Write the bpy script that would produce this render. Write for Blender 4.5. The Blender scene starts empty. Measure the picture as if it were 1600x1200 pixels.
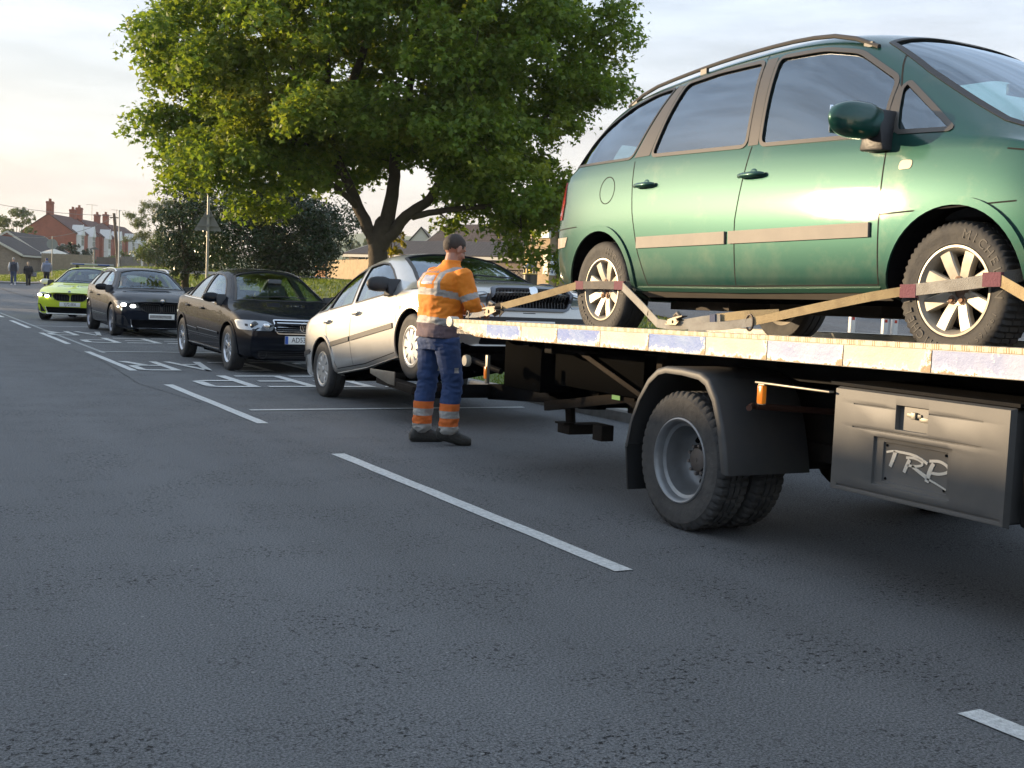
import bpy, bmesh, math, random
import numpy as np
from mathutils import Vector, Matrix
from mathutils.bvhtree import BVHTree
from math import sin, cos, pi, radians, sqrt, atan2

SC = bpy.context.scene
COL = SC.collection

# ------------------------------------------------------------------ camera, world, sun, exposure
FPX, PITCH, ROLL, YAW, CAMH = 1860.1, 0.0785, 0.0425, 0.4962, 1.2914
def setup_camera():
    f = Vector((sin(YAW)*cos(PITCH), cos(YAW)*cos(PITCH), -sin(PITCH)))
    r0 = Vector((cos(YAW), -sin(YAW), 0)); u0 = r0.cross(f)
    c, s = cos(ROLL), sin(ROLL)
    r = c*r0+s*u0; u = -s*r0+c*u0
    cam = bpy.data.cameras.new('camera'); ob = bpy.data.objects.new('camera', cam); COL.objects.link(ob)
    m = Matrix((r, u, -f)).transposed().to_4x4(); m.translation = Vector((0, 0, CAMH))
    ob.matrix_world = m
    cam.sensor_width = 36; cam.lens = FPX/1600*36; cam.clip_start = 0.05; cam.clip_end = 6000
    SC.camera = ob
setup_camera()
SUN_AZ, SUN_EL = radians(-44), radians(8.0)      # azimuth from +Y towards +X
SUN_DIR = Vector((sin(SUN_AZ)*cos(SUN_EL), cos(SUN_AZ)*cos(SUN_EL), sin(SUN_EL)))
def setup_light():
    w = bpy.data.worlds.new('World'); SC.world = w; w.use_nodes = True
    nt = w.node_tree; nt.nodes.clear()
    out = nt.nodes.new('ShaderNodeOutputWorld'); bg = nt.nodes.new('ShaderNodeBackground')
    sky = nt.nodes.new('ShaderNodeTexSky'); sky.sky_type = 'NISHITA'; sky.sun_disc = False
    sky.sun_elevation = SUN_EL; sky.sun_rotation = SUN_AZ
    sky.air_density = 1.0; sky.dust_density = 2.5; sky.ozone_density = 2.0
    # thin high cloud: soft pale streaks mixed over the sky by direction
    tc = nt.nodes.new('ShaderNodeTexCoord'); mp = nt.nodes.new('ShaderNodeMapping')
    mp.inputs['Scale'].default_value = (1.3, 1.3, 7.0); mp.inputs['Rotation'].default_value = (0.12, 0.05, 0.6)
    nz = nt.nodes.new('ShaderNodeTexNoise'); nz.inputs['Scale'].default_value = 1.6; nz.inputs['Detail'].default_value = 7
    nz.inputs['Distortion'].default_value = 0.5
    rp = nt.nodes.new('ShaderNodeValToRGB'); rp.color_ramp.elements[0].position = .38; rp.color_ramp.elements[1].position = .72
    rp.color_ramp.elements[1].color = (.72, .72, .72, 1)
    rp.color_ramp.elements[0].color = (.72, .72, .72, 1); rp.color_ramp.elements[1].color = (.97, .97, .97, 1)
    mx = nt.nodes.new('ShaderNodeMixRGB'); mx.blend_type = 'MIX'
    sz = nt.nodes.new('ShaderNodeSeparateXYZ'); nt.links.new(tc.outputs['Generated'], sz.inputs[0])
    hr = nt.nodes.new('ShaderNodeValToRGB'); hr.color_ramp.elements[0].position = 0.0; hr.color_ramp.elements[0].color = (.90, .78, .64, 1); hr.color_ramp.elements[1].position = .30; hr.color_ramp.elements[1].color = (.62, .76, .95, 1)
    vm = nt.nodes.new('ShaderNodeMixRGB'); vm.blend_type = 'MULTIPLY'; vm.inputs[0].default_value = 1; vm.inputs[2].default_value = (3.7, 3.7, 3.7, 1)
    n2 = nt.nodes.new('ShaderNodeTexNoise'); n2.inputs['Scale'].default_value = 2.6; n2.inputs['Detail'].default_value = 8; n2.inputs['Roughness'].default_value = .6; nt.links.new(mp.outputs[0], n2.inputs['Vector'])
    n3 = nt.nodes.new('ShaderNodeMapRange'); n3.inputs[1].default_value = .40; n3.inputs[2].default_value = .60; n3.inputs[3].default_value = 2.65; n3.inputs[4].default_value = 3.75; nt.links.new(n2.outputs['Fac'], n3.inputs[0]); nt.links.new(n3.outputs[0], vm.inputs[2])
    nt.links.new(sz.outputs['Z'], hr.inputs[0]); nt.links.new(hr.outputs[0], vm.inputs[1]); nt.links.new(vm.outputs[0], mx.inputs['Color2'])
    L = nt.links.new
    L(tc.outputs['Generated'], mp.inputs['Vector']); L(mp.outputs[0], nz.inputs['Vector']); L(nz.outputs['Fac'], rp.inputs[0])
    L(rp.outputs[0], mx.inputs['Fac']); L(sky.outputs[0], mx.inputs['Color1'])
    L(mx.outputs[0], bg.inputs['Color']); bg.inputs['Strength'].default_value = 0.15
    L(bg.outputs[0], out.inputs['Surface'])
    sd = bpy.data.lights.new('sun', 'SUN'); so = bpy.data.objects.new('sun', sd); COL.objects.link(so)
    sd.energy = 4.0; sd.angle = radians(0.55); sd.color = (1.0, .75, .47)
    so.rotation_euler = SUN_DIR.to_track_quat('Z', 'Y').to_euler(); so.location = SUN_DIR*60
    SC.view_settings.view_transform = 'Standard'; SC.view_settings.look = 'None'
    SC.view_settings.exposure = 1.35; SC.view_settings.gamma = 1; SC.view_settings.use_curve_mapping = False
setup_light()

# ------------------------------------------------------------------ helpers
def tag(o, label=None, cat=None, group=None, kind=None):
    if label: o['label'] = label
    if cat: o['category'] = cat
    if group: o['group'] = group
    if kind: o['kind'] = kind
    return o
def empty(name, loc=(0, 0, 0), rz=0, label=None, cat=None, group=None):
    o = bpy.data.objects.new(name, None); COL.objects.link(o); o.location = loc; o.rotation_euler = (0, 0, rz)
    o.empty_display_size = .1
    return tag(o, label, cat, group)
def link(name, me, mats=None, parent=None, smooth=False, angle=None):
    o = bpy.data.objects.new(name, me); COL.objects.link(o)
    if mats is not None:
        me.materials.clear()
        for m in (mats if isinstance(mats, (list, tuple)) else [mats]): me.materials.append(m)
    if parent: o.parent = parent
    if smooth:
        me.shade_smooth()
        if angle: me.set_sharp_from_angle(angle=radians(angle))
    return o
class MB:
    """collects shapes for one mesh"""
    def __init__(s): s.v = []; s.f = []; s.mi = []
    def add(s, vs, fs, mi=0):
        n = len(s.v); s.v += [tuple(v) for v in vs]; s.f += [tuple(i+n for i in f) for f in fs]
        s.mi += [mi]*len(fs) if isinstance(mi, int) else list(mi); return s
    def box(s, a, b, mi=0, M=None):
        x0, y0, z0 = a; x1, y1, z1 = b
        vs = [Vector(p) for p in ((x0,y0,z0),(x1,y0,z0),(x1,y1,z0),(x0,y1,z0),(x0,y0,z1),(x1,y0,z1),(x1,y1,z1),(x0,y1,z1))]
        if M: vs = [M @ v for v in vs]
        return s.add(vs, [(0,3,2,1),(4,5,6,7),(0,1,5,4),(1,2,6,5),(2,3,7,6),(3,0,4,7)], mi)
    def beam(s, p, q, w, h, mi=0, up=(0, 0, 1)):
        p, q = Vector(p), Vector(q); d = (q-p).normalized(); sd = d.cross(Vector(up))
        if sd.length < 1e-4: sd = d.cross(Vector((1, 0, 0)))
        sd.normalize(); u = sd.cross(d); vs = []
        for c in (p, q):
            for a, b in ((-1,-1),(1,-1),(1,1),(-1,1)): vs.append(c+sd*a*w/2+u*b*h/2)
        return s.add(vs, [(0,1,2,3),(7,6,5,4),(0,4,5,1),(1,5,6,2),(2,6,7,3),(3,7,4,0)], mi)
    def tube(s, pts, rad, n=8, mi=0, cap=True):
        pts = [Vector(p) for p in pts]; k = len(pts)
        rad = rad if isinstance(rad, (list, tuple)) else [rad]*k
        vs = []; pu = None
        for i, p in enumerate(pts):
            d = (pts[min(i+1, k-1)]-pts[max(i-1, 0)])
            d = d.normalized() if d.length > 1e-9 else Vector((0, 0, 1))
            if pu is None:
                a = Vector((0, 0, 1)) if abs(d.z) < .9 else Vector((1, 0, 0)); pu = d.cross(a).normalized()
            u = (pu-d*pu.dot(d)).normalized(); v = d.cross(u); pu = u
            for j in range(n):
                t = 2*pi*j/n; vs.append(p+(u*cos(t)+v*sin(t))*rad[i])
        fs = [(i*n+j, i*n+(j+1) % n, (i+1)*n+(j+1) % n, (i+1)*n+j) for i in range(k-1) for j in range(n)]
        if cap: fs += [tuple(range(n))[::-1], tuple(range((k-1)*n, k*n))]
        return s.add(vs, fs, mi)
    def lathe(s, prof, n=32, mi=0, axis='y', c=(0, 0, 0), closed=False, a0=0):
        """prof: (radius, offset along axis)"""
        vs = []; k = len(prof)
        for i in range(n):
            t = 2*pi*i/n+a0
            for r, h in prof:
                if axis == 'y': v = (r*cos(t), h, r*sin(t))
                elif axis == 'x': v = (h, r*cos(t), r*sin(t))
                else: v = (r*cos(t), r*sin(t), h)
                vs.append(Vector(v)+Vector(c))
        fs = []
        m = []
        for i in range(n):
            for j in range(k-1 if not closed else k):
                a = i*k+j; b = i*k+(j+1) % k; a2 = ((i+1) % n)*k+j; b2 = ((i+1) % n)*k+(j+1) % k
                fs.append((a, b, b2, a2) if axis != 'y' else (a, a2, b2, b)); m.append(mi if isinstance(mi, int) else mi[j])
        return s.add(vs, fs, m)
    def prism(s, poly, a, b, axis='y', mi=0):
        """2D polygon extruded between a and b along an axis"""
        n = len(poly)
        def P(p, h): return {'x': (h, p[0], p[1]), 'y': (p[0], h, p[1]), 'z': (p[0], p[1], h)}[axis]
        vs = [P(p, a) for p in poly]+[P(p, b) for p in poly]
        fs = [tuple(range(n))[::-1], tuple(range(n, 2*n))]+[(i, (i+1) % n, n+(i+1) % n, n+i) for i in range(n)]
        return s.add(vs, fs, mi)
    def ball(s, c, r, n=12, m=8, mi=0, sc=(1, 1, 1)):
        vs = []; fs = []
        for i in range(m+1):
            ph = pi*i/m
            for j in range(n):
                t = 2*pi*j/n; vs.append((c[0]+r*sc[0]*sin(ph)*cos(t), c[1]+r*sc[1]*sin(ph)*sin(t), c[2]+r*sc[2]*cos(ph)))
        for i in range(m):
            for j in range(n):
                fs.append((i*n+j, (i+1)*n+j, (i+1)*n+(j+1) % n, i*n+(j+1) % n))
        return s.add(vs, fs, mi)
    def mesh(s, name, fix=True):
        me = bpy.data.meshes.new(name); me.from_pydata(s.v, [], s.f); me.update()
        me.polygons.foreach_set('material_index', s.mi)
        if fix:
            bm = bmesh.new(); bm.from_mesh(me); bmesh.ops.remove_doubles(bm, verts=bm.verts, dist=1e-6)
            bmesh.ops.recalc_face_normals(bm, faces=bm.faces); bm.to_mesh(me); bm.free()
        return me
    def build(s, name, mats, parent=None, smooth=False, angle=None, bevel=0, bseg=2, fix=True):
        me = s.mesh(name, fix)
        if bevel:
            bm = bmesh.new(); bm.from_mesh(me)
            es = [e for e in bm.edges if len(e.link_faces) == 2 and e.calc_face_angle(0) > radians(30)]
            bmesh.ops.bevel(bm, geom=es, offset=bevel, segments=bseg, profile=.5, affect='EDGES', clamp_overlap=True)
            bm.to_mesh(me); bm.free()
        return link(name, me, mats, parent, smooth or bool(bevel), angle or (35 if (bevel or smooth) else None))
def copy_tree(o, parent=None):
    c = o.copy(); COL.objects.link(c)
    if parent: c.parent = parent
    for ch in list(o.children): copy_tree(ch, c)
    return c
def pchip(xs, ys):
    """monotone cubic through points -> function"""
    xs = list(xs); ys = list(ys); n = len(xs)
    h = [xs[i+1]-xs[i] for i in range(n-1)]; d = [(ys[i+1]-ys[i])/h[i] for i in range(n-1)]
    m = [0]*n; m[0] = d[0]; m[-1] = d[-1]
    for i in range(1, n-1):
        if d[i-1]*d[i] > 0:
            w1 = 2*h[i]+h[i-1]; w2 = h[i]+2*h[i-1]; m[i] = (w1+w2)/(w1/d[i-1]+w2/d[i])
    def f(x):
        if x <= xs[0]: return ys[0]
        if x >= xs[-1]: return ys[-1]
        i = 0
        while x > xs[i+1]: i += 1
        t = (x-xs[i])/h[i]; t2 = t*t; t3 = t2*t
        return (2*t3-3*t2+1)*ys[i]+(t3-2*t2+t)*h[i]*m[i]+(-2*t3+3*t2)*ys[i+1]+(t3-t2)*h[i]*m[i+1]
    return f
def P(pts): return pchip([p[0] for p in pts], [p[1] for p in pts])
def ss(a, b, x):
    t = min(1, max(0, (x-a)/(b-a))); return t*t*(3-2*t)
def terrain(x, y):
    t = ss(50, 140, y); return 1.35*ss(7.3+4.7*t, 12.5+12*t, x)*ss(9, 34, y)+rz(y)
def rz(y): return .5*ss(60, 100, y)

# ------------------------------------------------------------------ materials
MATS = {}
def mat(name, col=(.5, .5, .5), rough=.6, metal=0., coat=0., spec=.5, emit=None, estr=1., noise=None, bump=None, coatr=.03, trans=0):
    """noise=(scale, amount, col2) ; bump=(scale, strength)"""
    if name in MATS: return MATS[name]
    m = bpy.data.materials.new(name); m.use_nodes = True; nt = m.node_tree; b = nt.nodes['Principled BSDF']
    b.inputs['Base Color'].default_value = (*col, 1); b.inputs['Roughness'].default_value = rough
    b.inputs['Metallic'].default_value = metal; b.inputs['Coat Weight'].default_value = coat
    b.inputs['Coat Roughness'].default_value = coatr; b.inputs['Specular IOR Level'].default_value = spec
    if emit: b.inputs['Emission Color'].default_value = (*emit, 1); b.inputs['Emission Strength'].default_value = estr
    if trans: b.inputs['Transmission Weight'].default_value = trans
    tc = nt.nodes.new('ShaderNodeTexCoord')
    if noise:
        nz = nt.nodes.new('ShaderNodeTexNoise'); nz.inputs['Scale'].default_value = noise[0]; nz.inputs['Detail'].default_value = 6
        nz.inputs['Roughness'].default_value = .65
        nt.links.new(tc.outputs['Object'], nz.inputs['Vector'])
        r = nt.nodes.new('ShaderNodeMapRange'); r.inputs[1].default_value = .35; r.inputs[2].default_value = .68
        r.inputs[4].default_value = noise[1]
        nt.links.new(nz.outputs['Fac'], r.inputs[0])
        mx = nt.nodes.new('ShaderNodeMixRGB'); mx.inputs['Color1'].default_value = (*col, 1); mx.inputs['Color2'].default_value = (*noise[2], 1)
        nt.links.new(r.outputs[0], mx.inputs['Fac']); nt.links.new(mx.outputs[0], b.inputs['Base Color'])
    if bump:
        nb = nt.nodes.new('ShaderNodeTexNoise'); nb.inputs['Scale'].default_value = bump[0]; nb.inputs['Detail'].default_value = 5
        nt.links.new(tc.outputs['Object'], nb.inputs['Vector'])
        bp = nt.nodes.new('ShaderNodeBump'); bp.inputs['Strength'].default_value = bump[1]; bp.inputs['Distance'].default_value = .02
        nt.links.new(nb.outputs['Fac'], bp.inputs['Height']); nt.links.new(bp.outputs[0], b.inputs['Normal'])
    MATS[name] = m; return m
def glass_mat(name, tint=(.5, .6, .6), refl=1.6, rough=0.0):
    if name in MATS: return MATS[name]
    m = bpy.data.materials.new(name); m.use_nodes = True; nt = m.node_tree; nt.nodes.clear()
    out = nt.nodes.new('ShaderNodeOutputMaterial'); mx = nt.nodes.new('ShaderNodeMixShader')
    tr = nt.nodes.new('ShaderNodeBsdfTransparent'); tr.inputs[0].default_value = (*tint, 1)
    gl = nt.nodes.new('ShaderNodeBsdfGlossy'); gl.inputs['Roughness'].default_value = rough; gl.inputs['Color'].default_value = (.84, .92, 1, 1)
    L = nt.links.new; f0 = ((refl-1)/(refl+1))**2
    lw = nt.nodes.new('ShaderNodeLayerWeight'); pw = nt.nodes.new('ShaderNodeMath'); pw.operation = 'POWER'; pw.inputs[1].default_value = 4.5
    L(lw.outputs['Facing'], pw.inputs[0]); lw.inputs['Blend'].default_value = .5
    fr = nt.nodes.new('ShaderNodeMapRange'); fr.inputs[3].default_value = f0; fr.inputs[4].default_value = 1.0; L(pw.outputs[0], fr.inputs[0])
    L(fr.outputs[0], mx.inputs[0]); L(tr.outputs[0], mx.inputs[1]); L(gl.outputs[0], mx.inputs[2]); L(mx.outputs[0], out.inputs[0])
    MATS[name] = m; return m
def paint(name, col, metal=.35, rough=.38, dirt=None, scratch=0, spec=.5, coat=1., coatr=.04):
    """car paint with clear coat, dust towards patches and fine scratches in the coat"""
    if name in MATS: return MATS[name]
    m = mat(name, col, rough, metal, coat=coat, coatr=coatr, spec=spec); nt = m.node_tree; b = nt.nodes['Principled BSDF']; L = nt.links.new
    tc = nt.nodes.new('ShaderNodeTexCoord')
    fl = nt.nodes.new('ShaderNodeTexNoise'); fl.inputs['Scale'].default_value = 900; L(tc.outputs['Object'], fl.inputs['Vector'])
    mrf = nt.nodes.new('ShaderNodeMapRange'); mrf.inputs[3].default_value = .75; mrf.inputs[4].default_value = 1.25; L(fl.outputs['Fac'], mrf.inputs[0])
    mul = nt.nodes.new('ShaderNodeMixRGB'); mul.blend_type = 'MULTIPLY'; mul.inputs[0].default_value = 1; mul.inputs[1].default_value = (*col, 1); L(mrf.outputs[0], mul.inputs[2])
    last = mul.outputs[0]
    if dirt:
        nz = nt.nodes.new('ShaderNodeTexNoise'); nz.inputs['Scale'].default_value = dirt[0]; nz.inputs['Detail'].default_value = 9; nz.inputs['Roughness'].default_value = .72
        L(tc.outputs['Object'], nz.inputs['Vector'])
        sx = nt.nodes.new('ShaderNodeSeparateXYZ'); L(tc.outputs['Object'], sx.inputs[0])
        h = nt.nodes.new('ShaderNodeMapRange'); h.inputs[1].default_value = dirt[3]; h.inputs[2].default_value = .15; h.inputs[3].default_value = 0; h.inputs[4].default_value = .32
        L(sx.outputs['Z'], h.inputs[0])
        ad = nt.nodes.new('ShaderNodeMath'); ad.operation = 'ADD'; L(nz.outputs['Fac'], ad.inputs[0]); L(h.outputs[0], ad.inputs[1])
        r = nt.nodes.new('ShaderNodeMapRange'); r.inputs[1].default_value = .55; r.inputs[2].default_value = .95; r.inputs[4].default_value = dirt[1]
        L(ad.outputs[0], r.inputs[0])
        mx = nt.nodes.new('ShaderNodeMixRGB'); mx.inputs[2].default_value = (*dirt[2], 1); L(r.outputs[0], mx.inputs[0]); L(last, mx.inputs[1]); last = mx.outputs[0]
        cr = nt.nodes.new('ShaderNodeMapRange'); cr.inputs[3].default_value = coatr; cr.inputs[4].default_value = .3; L(r.outputs[0], cr.inputs[0])
        L(cr.outputs[0], b.inputs['Coat Roughness'])
        cw = nt.nodes.new('ShaderNodeMapRange'); cw.inputs[3].default_value = 1; cw.inputs[4].default_value = .5; L(r.outputs[0], cw.inputs[0]); L(cw.outputs[0], b.inputs['Coat Weight'])
    L(last, b.inputs['Base Color'])
    if scratch:
        mp = nt.nodes.new('ShaderNodeMapping'); mp.inputs['Scale'].default_value = (3, 3, 40); mp.inputs['Rotation'].default_value = (0, .35, 0)
        wn = nt.nodes.new('ShaderNodeTexNoise'); wn.inputs['Scale'].default_value = 3; wn.inputs['Detail'].default_value = 8; wn.inputs['Roughness'].default_value = .8
        L(tc.outputs['Object'], mp.inputs[0]); L(mp.outputs[0], wn.inputs['Vector'])
        bp = nt.nodes.new('ShaderNodeBump'); bp.inputs['Strength'].default_value = scratch; bp.inputs['Distance'].default_value = .004; L(wn.outputs['Fac'], bp.inputs['Height'])
        L(bp.outputs[0], b.inputs['Coat Normal'])
    return m
BLACK = mat('black_plastic', (.018, .018, .02), .45, bump=(60, .1))
DARK = mat('well_black', (.008, .008, .009), .9, spec=0)
RUBBER = mat('rubber', (.03, .03, .032), .75, noise=(14, .6, (.075, .07, .06)), bump=(40, .15))
CHROME = mat('chrome', (.75, .76, .78), .12, 1)
SEAM = mat('seam', (.006, .006, .006), .9)
WHITE = mat('white_plastic', (.75, .75, .73), .4)
ALLOY = mat('alloy', (.46, .43, .37), .5, .45, noise=(9, .6, (.24, .20, .15)))
PLATE_W = mat('plate_white', (.82, .82, .8), .4)
PLATE_B = mat('plate_blue', (.02, .09, .4), .4)
INK = mat('ink', (.01, .01, .01), .6)

def text_mesh(txt, size=1., shear=0, extrude=0.002):
    cu = bpy.data.curves.new('lettering', 'FONT'); cu.body = txt; cu.size = size; cu.extrude = extrude; cu.align_x = 'CENTER'; cu.align_y = 'CENTER'; cu.shear = shear
    o = bpy.data.objects.new('tmp', cu); COL.objects.link(o)
    dg = bpy.context.evaluated_depsgraph_get(); me = bpy.data.meshes.new_from_object(o.evaluated_get(dg)); bpy.data.objects.remove(o)
    return me
def text_obj(name, txt, size, m, parent, M, shear=0, sx=1, extrude=.001):
    me = text_mesh(txt, size, shear, extrude); me.transform(M @ Matrix.Diagonal((sx, 1, 1, 1)))
    return link(name, me, m, parent)
# ------------------------------------------------------------------ vehicles: generic tools
def eval_mesh(o, name):
    dg = bpy.context.evaluated_depsgraph_get(); dg.update()
    return bpy.data.meshes.new_from_object(o.evaluated_get(dg), depsgraph=dg)
def boolean(me, cutters, op='DIFFERENCE'):
    o = bpy.data.objects.new('tmp', me); COL.objects.link(o); tmp = [o]
    for c in cutters:
        k = bpy.data.objects.new('tmp', c); COL.objects.link(k); tmp.append(k); k.hide_render = True
        md = o.modifiers.new('b', 'BOOLEAN'); md.operation = op; md.object = k; md.solver = 'EXACT'
        try: md.material_mode = 'TRANSFER'
        except Exception: pass
    r = eval_mesh(o, 'body')
    for t in tmp: bpy.data.objects.remove(t)
    return r
def subsurf(me, lv=2):
    o = bpy.data.objects.new('tmp', me); COL.objects.link(o); md = o.modifiers.new('s', 'SUBSURF'); md.levels = lv; md.render_levels = lv
    r = eval_mesh(o, 'shell'); bpy.data.objects.remove(o); return r
def remesh(me, vox, sm=0, smf=.5):
    o = bpy.data.objects.new('tmp', me); COL.objects.link(o); md = o.modifiers.new('r', 'REMESH'); md.mode = 'VOXEL'; md.voxel_size = vox
    if sm: s = o.modifiers.new('s', 'SMOOTH'); s.iterations = sm; s.factor = smf
    r = eval_mesh(o, 'fused'); bpy.data.objects.remove(o); return r

class Car:
    def __init__(s, name, label, cat, loc, rz, S, group=None):
        s.S = S; s.root = empty(name, loc, rz, label, cat, group)
        s.shell()
    def sect(s, x, inset=0, floor=None, roof=None):
        S = s.S; W, Wr, b, be, zc, t = S['W'](x), S['Wr'](x), S['bot'](x), S['belt'](x), S['zc'](x), S['top'](x)
        bu = S.get('bulge', .03)
        return [(0, b), (.55*W, b), (.88*W, b+.005), (.97*W, b+.075), (W, b+.40*(be-b)), (.995*W, b+.74*(be-b)), (.955*W, be),
                ((.955*W+Wr)/2+bu*min(1, (zc-be)/.3), (be+zc)/2), (Wr, zc), (.80*Wr, zc+.62*(t-zc)), (.42*Wr, zc+.93*(t-zc)), (0, t)]
    def shell(s):
        S = s.S; xs = S['xs']; vs = []; fs = []; secs = [s.sect(x) for x in xs]; n = len(secs[0]); m = 2*n-2
        for x, sc in zip(xs, secs):
            for y, z in sc: vs.append((x, y, z))
            for y, z in sc[1:-1][::-1]: vs.append((x, -y, z))
        for i in range(len(xs)-1):
            for j in range(m): fs.append((i*m+j, i*m+(j+1) % m, (i+1)*m+(j+1) % m, (i+1)*m+j))
        for base, fl in ((0, 1), ((len(xs)-1)*m, 0)):
            L = [base+j for j in range(n)]; R = [base]+[base+m-j for j in range(1, n-1)]+[base+n-1]
            for j in range(n-1):
                q = (L[j], L[j+1], R[j+1], R[j]); q = tuple(dict.fromkeys(q)); fs.append(q if fl else q[::-1])
        wf = S['warp']; vs = [wf(*v) for v in vs]
        me = bpy.data.meshes.new('cage'); me.from_pydata(vs, [], fs); me.update()
        bm = bmesh.new(); bm.from_mesh(me); cr = bm.edges.layers.float.get('crease_edge') or bm.edges.layers.float.new('crease_edge'); bm.verts.ensure_lookup_table()
        for e in bm.edges:
            a, b = e.verts[0].index, e.verts[1].index; ja, jb = a % m, b % m
            if ja == jb and ja in (6, m-6): e[cr] = S.get('crease', .45)
            if ja == jb and ja in (3, m-3): e[cr] = .3
            if a//m == b//m and a//m in (0, len(xs)-1): e[cr] = .35
        bmesh.ops.recalc_face_normals(bm, faces=bm.faces); bm.to_mesh(me); bm.free()
        O = subsurf(me, 2)
        bm = bmesh.new(); bm.from_mesh(O); bmesh.ops.triangulate(bm, faces=bm.faces[:]); bm.normal_update()
        s.Otri = [[tuple(v.index for v in f.verts)] for f in bm.faces]; s.Ov = [v.co.copy() for v in bm.verts]; s.On = [v.normal.copy() for v in bm.verts]
        s.Of = [tuple(v.index for v in f.verts) for f in bm.faces]
        bm.free(); s.O = O; s.bvh = BVHTree.FromPolygons(s.Ov, s.Of)
    def normal_at(s, p):
        loc, nn, i, d = s.bvh.find_nearest(p)
        if i is None: return Vector((0, 0, 1))
        a, b, c = s.Of[i]; A, B, C = s.Ov[a], s.Ov[b], s.Ov[c]
        v0, v1, v2 = B-A, C-A, loc-A; d00, d01, d11, d20, d21 = v0.dot(v0), v0.dot(v1), v1.dot(v1), v2.dot(v0), v2.dot(v1)
        den = d00*d11-d01*d01
        if abs(den) < 1e-14: return nn
        v = (d11*d20-d01*d21)/den; w = (d00*d21-d01*d20)/den
        return (s.On[a]*(1-v-w)+s.On[b]*v+s.On[c]*w).normalized()
    def inner(s, x0, x1, floor=.30, th=.045):
        """cabin void"""
        S = s.S; N = 26; vs = []; fs = []
        for i in range(N+1):
            x = x0+(x1-x0)*i/N; W, Wr, be, zc, t = S['W'](x), S['Wr'](x), S['belt'](x), S['zc'](x), S['top'](x)
            zt = max(t-th, floor+.35); zcc = max(min(zc-th*.6, zt-.01), floor+.3); bb = min(be, zcc-.03)
            pts = [(0, floor), (W-.12, floor), (W-.10, bb*.6+floor*.4), (.955*W-.07, bb), (Wr-.05, zcc), (.42*Wr, zcc+.93*(zt-zcc)), (0, zt)]
            m = 2*len(pts)-2
            for y, z in pts: vs.append(s.S['warp'](x, y, z))
            for y, z in pts[1:-1][::-1]: vs.append(s.S['warp'](x, -y, z))
        for i in range(N):
            for j in range(m): fs.append((i*m+j, i*m+(j+1) % m, (i+1)*m+(j+1) % m, (i+1)*m+j))
        fs += [tuple(range(m))[::-1], tuple(range(N*m, N*m+m))]
        b = MB(); b.add(vs, fs); me = b.mesh('cabin'); me.materials.append(S['trim']); return me
    def cut(s, wheels, cab, windows=(), screens=(), wellr=.37, floor=.30):
        """windows: side polygons (x,z); screens: plan polygons (x,y) with zmin"""
        S = s.S; O = s.O; O.materials.clear(); O.materials.append(S['paint']); cs = []
        if cab: cs.append(s.inner(cab[0], cab[1], floor))
        for wx, wz in wheels:
            b = MB(); y = S['W'](wx)
            for sg in (-1, 1):
                b.lathe([(0, sg*(y-.30)), (wellr, sg*(y-.30)), (wellr, sg*(y+.2)), (0, sg*(y+.2))], 48, c=(wx, 0, wz))
            me = b.mesh('well'); me.materials.append(DARK); cs.append(me)
        for poly in windows:
            b = MB(); b.prism(poly, -1.3, 1.3, 'y'); me = b.mesh('w'); me.materials.append(S['trim']); cs.append(me)
        for poly, zmin in screens:
            b = MB(); b.prism(poly, zmin, 3, 'z'); me = b.mesh('w'); me.materials.append(S['trim']); cs.append(me)
        B = boolean(O, cs)
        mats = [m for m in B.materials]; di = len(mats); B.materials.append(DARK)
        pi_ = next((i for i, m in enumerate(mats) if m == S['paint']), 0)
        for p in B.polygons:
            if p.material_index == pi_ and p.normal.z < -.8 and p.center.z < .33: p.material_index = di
        # smooth normals taken from the uncut shell
        nl = [None]*len(B.loops)
        for p in B.polygons:
            pn = p.normal; paintf = p.material_index == pi_
            for li in p.loop_indices:
                if paintf:
                    n = s.normal_at(B.vertices[B.loops[li].vertex_index].co)
                    nl[li] = n if n.dot(pn) > .8 else pn
                else: nl[li] = pn
        B.shade_smooth(); B.normals_split_custom_set([tuple(n) for n in nl])
        o = bpy.data.objects.new('body', B); COL.objects.link(o); o.parent = s.root; s.body = o
        return o
    # ---- draping
    def ray(s, view, a, b, sg=-1):
        if view == 'S': o, d = Vector((a, sg*3, b)), Vector((0, -sg, 0))
        elif view == 'F': o, d = Vector((8, a, b)), Vector((-1, 0, 0))
        elif view == 'R': o, d = Vector((-8, a, b)), Vector((1, 0, 0))
        else: o, d = Vector((a, b, 5)), Vector((0, 0, -1))
        h = s.bvh.ray_cast(o, d)
        if h[0] is None:
            q = o+d*(5 if view == 'T' else 3 if view == 'S' else 8-2.2)
            loc, n, i, dd = s.bvh.find_nearest(q); h = (loc, n)
        p = h[0]; return p, s.normal_at(p)
    def drape(s, name, poly, view, m, off=.003, step=.07, th=.0, sg=-1, parent=None, mb=None, mi=0):
        bm = bmesh.new(); fv = [bm.verts.new((p[0], p[1], 0)) for p in poly]; bm.faces.new(fv)
        xs = [p[0] for p in poly]; ys = [p[1] for p in poly]
        for ax, lo, hi in ((0, min(xs), max(xs)), (1, min(ys), max(ys))):
            k = int((hi-lo)/step)
            for i in range(1, k+1):
                c = lo+(hi-lo)*i/(k+1); co = (c, 0, 0) if ax == 0 else (0, c, 0); no = (1, 0, 0) if ax == 0 else (0, 1, 0)
                bmesh.ops.bisect_plane(bm, geom=bm.verts[:]+bm.edges[:]+bm.faces[:], plane_co=co, plane_no=no)
        bmesh.ops.recalc_face_normals(bm, faces=bm.faces)
        bm.verts.ensure_lookup_table(); nrm = []
        for v in bm.verts:
            p, n = s.ray(view, v.co.x, v.co.y, sg); v.co = p+n*off; nrm.append(n)
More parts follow.
